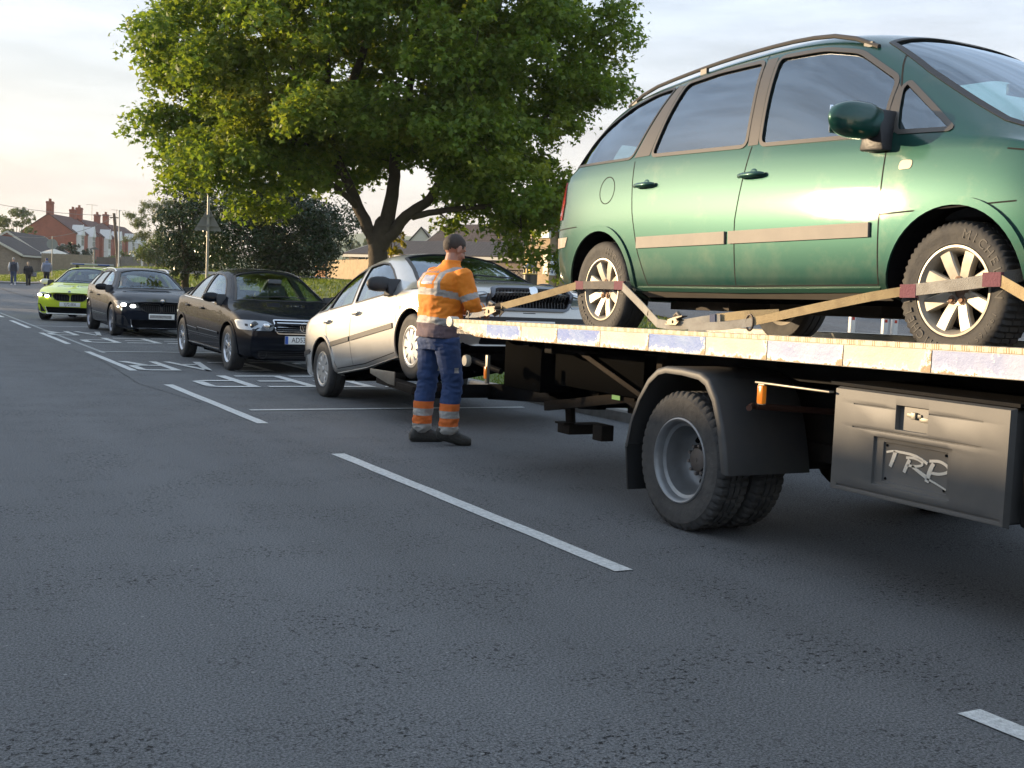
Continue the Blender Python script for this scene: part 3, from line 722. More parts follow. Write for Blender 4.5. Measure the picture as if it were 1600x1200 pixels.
TILE_D = tiles('dark_tiles', (.045, .036, .034)); TILE_B = tiles('brown_tiles', (.060, .040, .034)); TILE_R = tiles('red_tiles', (.10, .04, .03))
CREAMP = mat('cream_paint', (.55, .52, .44), .6); WHITEP = mat('white_paint', (.72, .71, .68), .5, noise=(1.5, .3, (.6, .58, .54)))
WINB = mat('window_dark', (.03, .035, .045), .08, 0, spec=.8)
def roof_pair(name, L, Wd, ez, rz_, ov, m, parent, th=.16, hip0=0, hip1=0, M=None):
    """gable (or hipped) roof, length along x 0..L, width y 0..Wd, UV along the slope"""
    b = MB(); y0, y1 = -ov, Wd+ov; yc = Wd/2; sl = (rz_-ez)/(Wd/2); e = ez-ov*sl; x0, x1 = -ov, L+ov; h0, h1 = x0+hip0, x1-hip1
    V = [(x0, y0, e), (x1, y0, e), (h1, yc, rz_), (h0, yc, rz_), (x1, y1, e), (x0, y1, e)]
    V += [(x, y, z-th) for x, y, z in V]
    F = [(0, 1, 2, 3), (4, 5, 3, 2), (1, 4, 2), (5, 0, 3)] if (hip0 or hip1) else [(0, 1, 2, 3), (4, 5, 3, 2)]
    n = 6; F2 = [tuple(i+n for i in f)[::-1] for f in F]
    B = [(0, 6, 7, 1), (4, 10, 11, 5)]+([(1, 7, 10, 4), (5, 11, 6, 0)] if (hip0 or hip1) else [(1, 7, 8, 2), (2, 8, 10, 4), (5, 11, 9, 3), (3, 9, 6, 0)])
    b.add(V, F+F2+B); o = b.build(name, m, parent, fix=False)
    me = o.data; uv = me.uv_layers.new(name='uv')
    for p in me.polygons:
        for li in p.loop_indices:
            v = me.vertices[me.loops[li].vertex_index].co; s = math.hypot(v.y-yc, v.z-rz_) if abs(p.normal.x) < .5 else math.hypot(v.x, v.z-rz_)
            uv.data[li].uv = ((v.x if abs(p.normal.x) < .5 else v.y), s)
    return o
def walls(name, L, Wd, h, rz_, m, parent, gable=True, z0=-.8):
    b = MB(); P5 = [(0, z0), (Wd, z0), (Wd, h), (Wd/2, rz_-.1), (0, h)] if gable else [(0, z0), (Wd, z0), (Wd, h), (0, h)]
    b.prism(P5, 0, L, 'x'); return b.build(name, m, parent)
def window(parent, p, w, h, face, m=WHITEP, bars=(2, 2), d=.05, deep=.02):
    """face: '-y','+y','-x','+x' on the local house; p = lower left corner of the opening"""
    b = MB(); t = .06
    def bx(u0, v0, u1, v1, a, c):
        if face[1] == 'y': s = -1 if face[0] == '-' else 1; b.box((p[0]+u0, min(p[1]+s*a, p[1]+s*c), p[2]+v0), (p[0]+u1, max(p[1]+s*a, p[1]+s*c), p[2]+v1))
        else: s = -1 if face[0] == '-' else 1; b.box((min(p[0]+s*a, p[0]+s*c), p[1]+u0, p[2]+v0), (max(p[0]+s*a, p[0]+s*c), p[1]+u1, p[2]+v1))
    bx(0, 0, w, t, 0, d); bx(0, h-t, w, h, 0, d); bx(0, t, t, h-t, 0, d); bx(w-t, t, w, h-t, 0, d)
    for i in range(1, bars[0]): u = w*i/bars[0]; bx(u-t/2, t, u+t/2, h-t, 0, d*.9)
    for i in range(1, bars[1]): v = h*(.3+.7*i/bars[1]-.05); bx(t, v-t/2, w-t, v+t/2, .002, d*.8)
    f = b.build('window', m, parent)
    b = MB(); bx(t*.5, t*.5, w-t*.5, h-t*.5, .0, deep); b.build('pane', WINB, f); return f
def chimney(parent, x, y, z0, z1, w=.9, d=.6, pots=3, m=REDB):
    b = MB(); b.box((x-w/2, y-d/2, z0), (x+w/2, y+d/2, z1-.35)); b.box((x-w/2-.08, y-d/2-.08, z1-.35), (x+w/2+.08, y+d/2+.08, z1-.18)); b.box((x-w/2-.03, y-d/2-.03, z1-.18), (x+w/2+.03, y+d/2+.03, z1))
    c = b.build('chimney', m, parent)
    for i in range(pots):
        q = MB(); px = x-w/2+w*(i+.5)/pots; q.tube([(px, y, z1), (px, y, z1+.45), (px, y, z1+.5)], [.12, .10, .13], 10); q.build('chimney_pot', mat('pot_clay', (.28, .10, .06), .8), c, True)
def place(o, p, ang): o.location = p; o.rotation_euler = (0, 0, ang); return o

# red brick terrace at the far left: gable towards us, bays along the front
def terrace(loc, ang, L, label, bays, chims, gablewall, W_=9.6, eave=6.0, ridge=9.3):
    r = empty('terraced_house', loc, ang, label, 'house', 'red brick terraced houses')
    walls('wall', L, W_, eave, ridge, REDB, r, z0=-2); ro = roof_pair('roof', L, W_, eave, ridge, .12, TILE_R, r)
    for cx, cy, p, h in chims: chimney(ro, cx, cy, ridge-1.6, ridge+h, 1.4, 1.0, p)
    for x in bays:       # front is y = 0, faces -y
        b = MB(); b.prism([(x, 0), (x+.35, -.75), (x+2.15, -.75), (x+2.5, 0)], 3.05, 5.6, 'z'); b.prism([(x, 0), (x+.35, -.75), (x+2.15, -.75), (x+2.5, 0)], -1, 3.0, 'z'); by = b.build('bay', WHITEP, r)
        window(by, (x+.40, -.752, 3.6), 1.7, 1.9, '-y', bars=(3, 2)); window(by, (x+.40, -.752, .6), 1.7, 1.7, '-y', bars=(3, 2))
        g = MB(); g.prism([(x+.25, 5.55), (x+2.25, 5.55), (x+1.25, 7.6)], -.95, -.86, 'y'); g.prism([(x+.1, 5.5), (x+2.4, 5.5), (x+1.25, 7.45)], -.86, 1.1, 'y'); g.build('gablet', [WHITEP], by)
    if gablewall:
        for q in ((1.8, 2.6), (6.5, 3.2)): window(r, (-.002, q[0], q[1]), .7, 1.2, '-x', bars=(1, 2))
    return r
fdir = math.atan2(279.07-233.57, 54.68-33.31)
def along(d, side=0): return (33.31+d*cos(fdir)-side*sin(fdir), 233.57+d*sin(fdir)+side*cos(fdir))
tz = 2.55
# local x runs away along the row; front (y=0) must face right/towards camera -> mirror by using angle fdir with body on +y (left)
for i, (d, L, lab, bays, ch, gw) in enumerate([
    (0, 15.5, 'red brick end house with the plain gable wall, nearest of the terrace', (1.0, 8.0), [(.8, 4.8, 3, 2.2), (14.3, 4.8, 4, 1.6)], True),
    (17.5, 17, 'red brick middle house of the terrace between two tall chimney stacks', (1.2, 9.5), [(.8, 4.8, 3, 2.2), (13.0, 4.8, 4, 1.6)], False),
    (36.0, 16, 'red brick far house of the terrace, partly behind the wooden telegraph pole', (1.0, 5.5, 10.5), [(.8, 4.8, 4, 2.0)], False)]):
    x, y = along(d); terrace((x, y, tz), fdir, L, lab, bays, ch, gw)
# links between the houses
# bungalows at the far left
def bungalow(loc, ang, L, W_, eave, ridge, label, wallm, tile, wins=(), barge=True, group=None, chim=None, doors=()):
    r = empty('bungalow', loc, ang, label, 'house', group); walls('wall', L, W_, eave, ridge, wallm, r, z0=-1.5); ro = roof_pair('roof', L, W_, eave, ridge, .35, tile, r)
    if barge:
        for x in (-.40, L+.36):
            b = MB(); sl = (ridge-eave)/(W_/2)
            for s in (0, 1):
                y0 = -.38 if s == 0 else W_+.38; b.beam((x+.02, y0, eave-.35*sl-.12), (x+.02, W_/2, ridge-.10), .05, .24, up=(1, 0, 0) if 0 else (0, 0, 1))
            b.build('bargeboard', CREAMP, ro)
    b = MB(); b.box((-.3, -.42, eave-.35*(ridge-eave)/(W_/2)-.28), (L+.3, -.36, eave-.35*(ridge-eave)/(W_/2)-.08)); b.build('fascia', CREAMP, ro)
    if chim: chimney(ro, chim[0], W_/2, ridge-.5, ridge+1.0, .8, .6, 2, wallm)
    for w in wins: window(r, *w)
    for d_ in doors:
        b = MB(); b.box((d_[0], -.06, 0), (d_[0]+d_[2], -.002, d_[1])); b.build('garage_door', d_[3], r)
    return r
gd = fdir
bungalow((19.9+.2, 166.0, 1.2), radians(68), 16, 9.5, 2.0, 5.0, 'red brick bungalow with cream bargeboards at the left edge of the photo', REDB, TILE_D)
bungalow((15.6, 151.9, .9), radians(66), 9, 8, 2.35, 4.4, 'low dark roofed garage in front of the gabled brick bungalow', BUFFB, TILE_D)
r = empty('garden_parasol', (20.4, 160.3, .9), 0, 'wide cream garden canopy above the pale fence', 'canopy')
b = MB(); b.lathe([(0, 3.15), (1.0, 2.85), (2.1, 2.45), (2.12, 2.38), (0, 2.8)], 8, axis='z'); b.build('canopy', mat('canvas', (.62, .58, .48), .8), r); b = MB(); b.tube([(0, 0, 0), (0, 0, 3.0)], .03, 8); b.build('pole', WHITEP, r)

def fence(p0, p1, z0, z1, m, label, w=.14, wob=.01, group=None, name='board_fence', cap=False, seed=1, gravel=True):
    p0, p1 = Vector((*p0, 0)), Vector((*p1, 0)); d = (p1-p0); L = d.length; d.normalize(); nrm = Vector((-d.y, d.x, 0)); r = empty(name, (p0.x, p0.y, (z0 if not callable(z0) else z0(p0.x, p0.y))), 0, label, 'fence', group)
    rnd = random.Random(seed); b = MB(); n = int(L/w); base = r.location
    for i in range(n):
        a = p0+d*(i*w); c = p0+d*(i*w+w-.008); h = z1+rnd.uniform(-wob, wob); o = nrm*(.012*(i % 2)+rnd.uniform(0, .004))
        g0 = z0 if not callable(z0) else z0(a.x, a.y)
        h = h if not callable(z0) else g0+z1+rnd.uniform(-wob, wob)
        vs = [(a+o), (c+o), (c+o+nrm*.02), (a+o+nrm*.02)]
        b.add([(v.x-base.x, v.y-base.y, zz-base.z) for zz in (g0-.2, h) for v in vs], [(0, 1, 5, 4), (1, 2, 6, 5), (2, 3, 7, 6), (3, 0, 4, 7), (4, 5, 6, 7)], rnd.randint(0, len(m)-1))
    b.build('boards', m, r, fix=False)
    k = max(2, int(L/2.4))
    for i in range(k+1):
        q = p0+d*(L*i/k)+nrm*.06; g0 = z0 if not callable(z0) else z0(q.x, q.y); h = z1 if not callable(z0) else g0+z1
        b = MB(); b.box((q.x-base.x-.05, q.y-base.y-.05, g0-.2-base.z), (q.x-base.x+.05, q.y-base.y+.05, h+.06-base.z)); b.build('post', m[0], r)
    return r
def wood(n, c): return mat(n, c, .85, noise=(3, .6, tuple(x*.6 for x in c)), bump=(40, .2))
fence((14.0, 163.4), (20.2, 160.3), .85, 2.75, [wood('fence_brown1', (.085, .055, .04)), wood('fence_brown2', (.07, .045, .035))], 'dark brown board fence behind the three pedestrians', wob=.02)
fence((18.4, 155.6), (23.75, 152.75), 1.2, 3.38, [wood('fence_tan1', (.30, .24, .16)), wood('fence_tan2', (.26, .21, .14))], 'tall tan board fence behind the round sign', wob=.02, seed=2)
fence((23.8, 149.3), (26.3, 148.0), 1.6, 3.15, [wood('fence_dull1', (.14, .12, .10)), wood('fence_dull2', (.12, .10, .085))], 'low dull brown fence left of the telegraph pole', seed=3)
fence((26.3, 147.6), (28.3, 146.4), 1.7, 3.35, [wood('fence_grey1', (.20, .18, .155)), wood('fence_grey2', (.17, .155, .135))], 'short grey fence right behind the lamp post', seed=31)
fence((27.3, 139.5), (29.5, 138.2), 1.6, 3.72, [wood('fence_grey3', (.19, .18, .165)), wood('fence_grey4', (.16, .15, .14))], 'tallest grey fence panel above the dark estate car roof', w=.18, seed=5)
fence((29.6, 138.0), (32.0, 136.7), 1.6, 3.2, [wood('fence_green1', (.09, .11, .075)), wood('fence_green2', (.075, .095, .065))], 'greenish fence beside the dark tree', seed=6)
fence((28.9, 84.6), (29.0, 82.7), 1.2, 2.75, [wood('fence_orange1', (.42, .22, .10)), wood('fence_orange2', (.36, .19, .09))], 'orange timber gate at the left end of the sunlit fence', seed=8)
fence((29.0, 82.5), (28.0, 71.7), 1.2, 2.88, [wood('fence_pine1', (.50, .38, .22)), wood('fence_pine2', (.44, .33, .19)), wood('fence_pine3', (.38, .28, .16))], 'sunlit new timber fence under the tree', seed=9, wob=.02)
# houses behind the tree
bungalow((31.86, 85.6, 1.3), radians(-66), 16.6, 8, 2.35, 3.45, 'long low bungalow with a dark tiled roof and pale gutter behind the tree trunk', BUFFB, TILE_D, wins=[((1, -.002, .9), 1.6, 1.2, '-y'), ((6, -.002, .9), 1.6, 1.2, '-y')], doors=[(9.5, 2.0, 2.2, WHITEP)])
bungalow((41.8, 95.8, 1.3), radians(-71), 14, 8, 3.0, 5.6, 'taller house with a brown moss flecked roof behind the long bungalow', BUFFB, TILE_B, wins=[((6, -.002, .9), 1.6, 1.1, '-y')])
for i, (x, y, lab) in enumerate([(47.2, 111.8, 'leftmost of three small houses with cream gables beyond the dark roofs'), (50.0, 110.2, 'middle one of three small houses with cream gables beyond the dark roofs'), (53.3, 108.7, 'rightmost of three small houses with cream gables beyond the dark roofs')]):
    r = empty('gabled_house', (x, y, 1.4), radians(62), lab, 'house', 'small houses with cream gables')
    walls('wall', 8, 2.6, 4.4, 6.0, BUFFB, r); roof_pair('roof', 8, 2.6, 4.3, 5.9, .2, TILE_D, r)
    b = MB(); b.prism([(.05, 4.35), (2.55, 4.35), (1.3, 5.85)], -.06, -.01, 'x'); b.build('gable_board', CREAMP, r)
# brick shop building
def shop():
    r = empty('shop_building', (22.6, 39.2, 1.3), 0, 'sand coloured brick shop corner with posters behind the people carrier', 'building')
    b = MB(); b.box((0, 0, -.3), (10, 2.0, 2.25)); b.build('wall', SANDB, r)
    b = MB(); b.box((.12, -.25, 2.25), (10, 2.2, 2.38)); b.box((.9, -.22, 2.38), (1.4, -.1, 2.5)); b.build('flat_roof', mat('grey_roof', (.22, .22, .22), .7), r)
    b = MB(); b.box((-.10, -.05, 2.02), (-.02, 1.1, 2.55)); s = b.build('fascia_sign', WHITEP, r)
    rd = mat('sign_red', (.5, .03, .02), .5)
    b = MB()
    for k in range(5): b.box((-.108, .10+.17*k, 2.34), (-.10, .20+.17*k, 2.48))
    b.build('sign_lettering', rd, s)
    b = MB()
    for k in range(6): b.box((-.108, .16+.13*k, 2.10), (-.10, .20+.13*k, 2.14))
    b.build('sign_small_lettering', INK, s)
    # posters: south face and west face
    b = MB(); b.box((.02, -.03, .62), (.62, -.002, 1.42)); p = b.build('poster', mat('poster_white', (.72, .74, .78), .5), r)
    b = MB(); rnd = random.Random(3)
    for k in range(9): x, z = .07+.18*(k % 3), .68+.24*(k//3); b.prism(ring(x+.06, z+.07, .05+.02*rnd.random(), .07, 8), -.034, -.031, 'y')
    b.build('poster_drawing', mat('poster_ink', (.12, .14, .20), .6), p)
    b = MB(); b.box((-.03, .06, .66), (-.002, .42, 1.40)); p2 = b.build('poster', mat('poster_cream', (.66, .62, .48), .5), r)
    b = MB()
    for k in range(4): b.box((-.034, .10, .74+.16*k), (-.031, .20+.03*k, .78+.16*k))
    b.build('poster_drawing', INK, p2)
    b = MB(); b.box((-.04, .95, 1.0), (-.002, 1.15, 1.2)); b.build('meter_box', mat('box_green', (.20, .24, .20), .5), r, bevel=.01)
    b = MB(); b.tube([(.34, -.06, .02), (.34, -.06, 2.2)], .035, 8); b.tube([(-.05, 1.3, -.1), (-.05, 1.3, 2.2)], .035, 8); b.build('drainpipe', mat('pipe_dark', (.06, .06, .06), .5), r, True)
    b = MB(); b.lathe([(0, 0), (.03, .02), (.034, .1), (.02, .16), (0, .17)], 12, axis='z', c=(.5, -.2, 2.38)); b.box((.62, -.1, 1.75), (.78, -.01, 2.2)); b.build('wall_lamp', WHITEP, r, True)
    return r
shop()
r = empty('defibrillator_cabinet', (22.42, 40.3, 1.95), 0, 'yellow emergency cabinet fixed to the sand brick wall', 'cabinet')
b = MB(); b.box((0, 0, 0), (.17, .42, .62)); b.build('cabinet', mat('safety_yellow', (.72, .48, .02), .4), r, bevel=.05, bseg=3); b = MB(); b.box((-.006, .10, .20), (0, .32, .42)); b.build('label_panel', mat('pale_label', (.6, .62, .5), .5), r, bevel=.002)
r = empty('litter_bin', (21.55, 38.75, 1.3), 0, 'black domed litter bin with a gold band beside the sand brick shop', 'bin')
b = MB(); b.lathe([(0, 0), (.27, 0), (.27, .58), (.25, .60), (.25, .60)], 24, axis='z'); b.build('bin_body', mat('bin_black', (.02, .02, .02), .35, coat=.5), r, True, 40)
b = MB(); b.lathe([(.275, .60), (.285, .62), (.275, .65), (.26, .65)], 24, axis='z'); b.build('band', mat('gold', (.55, .40, .15), .35, .7), r, True)
b = MB(); b.lathe([(.29, .82), (.28, .88), (.16, .98), (0, 1.01)], 24, axis='z'); d = b.build('dome', mat('bin_black', (.02, .02, .02)), r, True)
b = MB()
for i in range(4): a = i*pi/2+.6; b.box((.25*cos(a)-.03, .25*sin(a)-.03, .64), (.25*cos(a)+.03, .25*sin(a)+.03, .84))
b.build('dome_post', mat('bin_black', (.02, .02, .02)), d)
# trellis railing by the shop
r = empty('trellis_fence', (23.6, 44.4, 1.35), radians(-28), 'black diamond trellis railing left of the litter bin', 'fence')
b = MB(); Lx, H_ = 1.6, .75
for i in range(-4, 9):
    for s in (1, -1):
        x0 = i*.2; pts = []
        for k in range(13):
            x = x0+s*(k/12)*H_ if s > 0 else x0+.75-(k/12)*H_; z = H_*k/12
            if 0 <= x <= Lx: pts.append((x, .01*s, z))
        if len(pts) > 1: b.beam(pts[0], pts[-1], .02, .02)
b.build('lattice', BLACK, r); b = MB(); b.box((-.03, -.03, -.3), (.03, .03, .85)); b.box((Lx, -.03, -.3), (Lx+.06, .03, .85)); b.box((0, -.02, .75), (Lx, .02, .80)); b.build('frame', BLACK, r)
# knee rail on the green
r = empty('knee_rail', (17.9, 52.95, terrain(17.9, 52.9)), radians(-28), 'low wooden knee rail on the grass between the black saloon and silver hatchback', 'rail')
b = MB(); b.box((-1.2, -.05, .48), (.85, .05, .62)); b.build('rail', wood('rail_wood', (.10, .075, .05)), r)
for x in (-1.0, -.1, .7): b = MB(); b.box((x-.04, -.04, -.2), (x+.04, .04, .48)); b.build('post', wood('post_pale', (.36, .33, .26)), r)
# bollards by the car park
BOLL = None
def bollard(p, lab, g='white bollards along the car park edge'):
    global BOLL
    if BOLL is None:
        r = empty('bollard', p, 0, lab, 'bollard', g); b = MB(); b.prism([(-.09, -.05), (.09, -.05), (.09, .05), (-.09, .05)], -.1, .86, 'z'); b.prism([(-.09, -.05), (.09, -.05), (.05, .03), (-.05, .03)], .86, .92, 'z'); b.build('post', WHITEP, r, bevel=.012)
        b = MB(); b.box((-.05, -.054, .66), (.05, -.051, .78)); b.build('reflector', REDL, r); BOLL = r; return r
    r = copy_tree(BOLL); r.location = p; r['label'] = lab; return r
# signs and poles
r = empty('road_sign', (8.74, 35.3, terrain(8.74, 35.3)-.05), radians(-14), 'triangular road sign seen from behind on a grey post', 'sign')
b = MB(); b.tube([(0, 0, -.3), (0, 0, 3.75)], .038, 12); b.build('pole', mat('grey_post', (.36, .34, .29), .45, .3), r, True)
b = MB(); s = .38; tri = roundpoly([(-.40, 2.45), (.40, 2.45), (0, 3.14)], .05); b.prism(tri, .045, .052, 'y'); pl = b.build('sign_plate', mat('sign_back', (.24, .23, .21), .6), r)
b = MB(); b.box((-.30, .02, 2.58), (.30, .045, 2.62)); b.box((-.14, .02, 2.86), (.14, .045, 2.90)); b.box((-.06, -.045, 2.56), (.06, .02, 2.64)); b.box((-.06, -.045, 2.84), (.06, .02, 2.92)); b.build('clamp', mat('clamp_grey', (.30, .29, .27), .5, .5), pl)
r = empty('road_sign', (12.4, 98.5, 1.0), radians(-6), 'round road sign seen from behind on a thin post', 'sign')
b = MB(); b.tube([(0, 0, -.5), (0, 0, 2.95)], .04, 10); b.build('pole', mat('grey_post', (.36, .34, .29)), r, True)
b = MB(); b.lathe([(0, .04), (.40, .04), (.40, .05), (0, .05)], 32, axis='y', c=(0, 0, 2.35)); b.build('sign_plate', mat('sign_back2', (.25, .26, .24), .5), r)
r = empty('telegraph_pole', (20.2, 114.6, .9), 0, 'leaning wooden telegraph pole in front of the terrace', 'pole')
b = MB(); b.tube([(.12, 0, -.5), (-.45, .1, 5.9)], [.17, .13], 12); b.build('pole', wood('pole_wood', (.14, .10, .07)), r, True); b = MB(); b.box((-.85, .0, 5.45), (-.05, .1, 5.55)); b.build('crossbar', wood('pole_wood', (.14, .10, .07)), r)
r = empty('lamp_post', (18.4, 104.3, .9), 0, 'slim pale lamp post next to the telegraph pole', 'street lamp')
b = MB(); b.tube([(0, 0, -.4), (0, 0, 1.2), (0, 0, 1.25), (-.02, 0, 5.6)], [.09, .09, .06, .05], 10); b.build('post', mat('lamp_grey', (.52, .50, .45), .5), r, True); b = MB(); b.box((-.10, -.1, 5.6), (.06, .1, 5.7)); b.build('lamp_head', WHITEP, r, bevel=.02)
r = empty('marker_post', (11.6, 73.7, .7), 0, 'pale wooden marker post with a small cap behind the police car', 'post')
b = MB(); b.box((-.05, -.05, -.3), (.05, .05, 1.95)); b.build('post', wood('post_pale', (.36, .33, .26)), r); b = MB(); b.prism([(-.3, 1.95), (.3, 1.95), (0, 2.1)], -.1, .1, 'y'); b.build('cap', wood('post_cap', (.2, .2, .18)), r)
def wire(p, q, sag, lab):
    b = MB(); pts = []
    for i in range(25): t = i/24; v = Vector(p).lerp(Vector(q), t); v.z -= sag*4*t*(1-t); pts.append(v-Vector(p))
    b.tube(pts, .022, 5); o = b.build('overhead_wire', mat('wire', (.22, .20, .18), .5), None, True); o.location = p; return tag(o, lab, 'wire')
wire((19.6, 114.9, 6.35), (9.0, 118, 4.9), 1.3, 'overhead wire sagging from the telegraph pole across the brick gable')
wire((19.6, 114.9, 6.6), (5.0, 112, 7.6), .5, 'upper overhead wire running from the telegraph pole to the left edge')
for x, y, z, lab in ((37.5, 241.5, 11.9, 'small television aerial on the roof of the end terraced house'), (44.8, 257, 12.0, 'taller television aerial on the roof of the middle terraced house')):
    r = empty('aerial', (x, y, z-.6), .4, lab, 'aerial'); b = MB(); b.tube([(0, 0, 0), (0, 0, 3.0)], .04, 6); b.build('mast', STEEL if 'STEEL' in globals() else BLACK, r)
    b = MB(); b.tube([(-1.2, 0, 2.9), (1.2, 0, 2.9)], .03, 5)
    for k in range(7): b.tube([(-1.1+.35*k, -.3, 2.9), (-1.1+.35*k, .3, 2.9)], .02, 4)
    b.build('aerial_head', BLACK, r)

# opposite side of the road: unseen bungalows added to keep the carriageway in shade and show in the paintwork
def opposite():
    ys = [-34, -20.5, -7, 6.5, 20, 33.5, 47]
    labs = ['red brick bungalow across the road, far end of the row behind the camera', 'second bungalow across the road from the near end of the row', 'third bungalow across the road, left of the camera', 'middle bungalow across the road, level with the tow truck', 'bungalow across the road, level with the black saloon', 'bungalow across the road, level with the police car', 'last bungalow across the road before the junction']
    for i, y in enumerate(ys):
        r = bungalow((-13.0, y, 0), radians(90), 12.6, 9.0, 2.5, 5.06, labs[i], REDB if i % 2 else BUFFB, TILE_D, wins=[((1.5, -.002, .8), 2.4, 1.3, '-y', WHITEP, (3, 2)), ((8.5, -.002, .8), 2.4, 1.3, '-y', WHITEP, (3, 2))], barge=False, group='bungalows across the road', doors=[(5.4, 2.1, 1.0, WHITEP)])
opposite()
# ------------------------------------------------------------------ trees and planting
def leaf_mat(name, c1, c2, c3, trans=.45, sc=.5, rough=.5, amt=.5):
    m = bpy.data.materials.new(name); m.use_nodes = True; nt = m.node_tree; L = nt.links.new; nt.nodes.clear()
    out = nt.nodes.new('ShaderNodeOutputMaterial'); b = nt.nodes.new('ShaderNodeBsdfPrincipled'); t = nt.nodes.new('ShaderNodeBsdfTranslucent'); mx = nt.nodes.new('ShaderNodeMixShader')
    g = nt.nodes.new('ShaderNodeNewGeometry'); tc = nt.nodes.new('ShaderNodeTexCoord'); nz = nt.nodes.new('ShaderNodeTexNoise'); nz.inputs['Scale'].default_value = sc; nz.inputs['Detail'].default_value = 3; L(tc.outputs['Object'], nz.inputs['Vector'])
    m1 = nt.nodes.new('ShaderNodeMixRGB'); m1.inputs[1].default_value = (*c1, 1); m1.inputs[2].default_value = (*c2, 1); L(g.outputs['Random Per Island'], m1.inputs[0])
    r = nt.nodes.new('ShaderNodeMapRange'); r.inputs[1].default_value = .54; r.inputs[2].default_value = .68; r.inputs[4].default_value = amt; L(nz.outputs['Fac'], r.inputs[0])
    m2 = nt.nodes.new('ShaderNodeMixRGB'); m2.inputs[2].default_value = (*c3, 1); L(r.outputs[0], m2.inputs[0]); L(m1.outputs[0], m2.inputs[1])
    L(m2.outputs[0], b.inputs['Base Color']); b.inputs['Roughness'].default_value = rough; b.inputs['Specular IOR Level'].default_value = .35
    br = nt.nodes.new('ShaderNodeMixRGB'); br.blend_type = 'MULTIPLY'; br.inputs[0].default_value = 1; br.inputs[2].default_value = (1.5, 1.35, .55, 1); L(m2.outputs[0], br.inputs[1]); L(br.outputs[0], t.inputs[0])
    mx.inputs[0].default_value = trans; L(b.outputs[0], mx.inputs[1]); L(t.outputs[0], mx.inputs[2]); L(mx.outputs[0], out.inputs[0]); return m
BARK = mat('bark', (.060, .046, .033), .9, noise=(3.5, .7, (.11, .09, .06)), bump=(18, 1.0))
LEAF = {'maple': (np.array([[0, -.5, 0], [.30, -.12, .05], [.62, .10, .0], [.28, .20, .06], [.0, .62, -.02], [-.28, .20, .06], [-.62, .10, 0], [-.30, -.12, .05]]), [(0, 1, 3, 5, 7)[:3]]),}
def leaves_mesh(cent, nrm, size, rng, shape='maple'):
    """one small folded, lobed leaf per centre"""
    if shape == 'maple':
        V0 = np.array([[0, -.55, 0], [.22, -.18, .03], [.60, .05, -.06], [.24, .14, .03], [.0, .60, -.08], [-.24, .14, .03], [-.60, .05, -.06], [-.22, -.18, .03]]); F0 = [(0, 1, 7), (1, 2, 3), (5, 6, 7), (1, 3, 5, 7), (3, 4, 5)]
    elif shape == 'oval':
        V0 = np.array([[0, -.55, 0], [.26, -.05, .05], [0, .55, -.04], [-.26, -.05, .05]]); F0 = [(0, 1, 2, 3)]
    else:
        V0 = np.array([[0, -.6, 0], [.10, 0, 0], [0, .6, 0], [-.10, 0, 0]]); F0 = [(0, 1, 2, 3)]
    N = len(cent); k = len(V0)
    n = nrm/np.linalg.norm(nrm, axis=1, keepdims=True); a = rng.normal(size=(N, 3)); u = np.cross(n, a); u /= np.linalg.norm(u, axis=1, keepdims=True)+1e-9; v = np.cross(n, u)
    s = size*(.65+.7*rng.random(N))[:, None]
    V = cent[:, None, :]+s[:, :, None]*(V0[None, :, 0:1]*u[:, None, :]+V0[None, :, 1:2]*v[:, None, :]+V0[None, :, 2:3]*n[:, None, :]) if False else cent[:, None, :]+s[:, None, :]*(V0[None, :, 0:1]*u[:, None, :]+V0[None, :, 1:2]*v[:, None, :]+V0[None, :, 2:3]*n[:, None, :])
    V = V.reshape(-1, 3); lens = [len(f) for f in F0]; base = np.concatenate([np.array(f) for f in F0]); loops = (np.arange(N)[:, None]*k+base[None, :]).reshape(-1)
    ls = np.tile(np.array(lens), N); st = np.concatenate([[0], np.cumsum(ls)[:-1]])
    me = bpy.data.meshes.new('leaves'); me.vertices.add(len(V)); me.vertices.foreach_set('co', V.astype(np.float32).reshape(-1)); me.loops.add(len(loops)); me.loops.foreach_set('vertex_index', loops.astype(np.int32))
    me.polygons.add(len(ls)); me.polygons.foreach_set('loop_start', st.astype(np.int32)); me.polygons.foreach_set('loop_total', ls.astype(np.int32)); me.update(calc_edges=True); return me
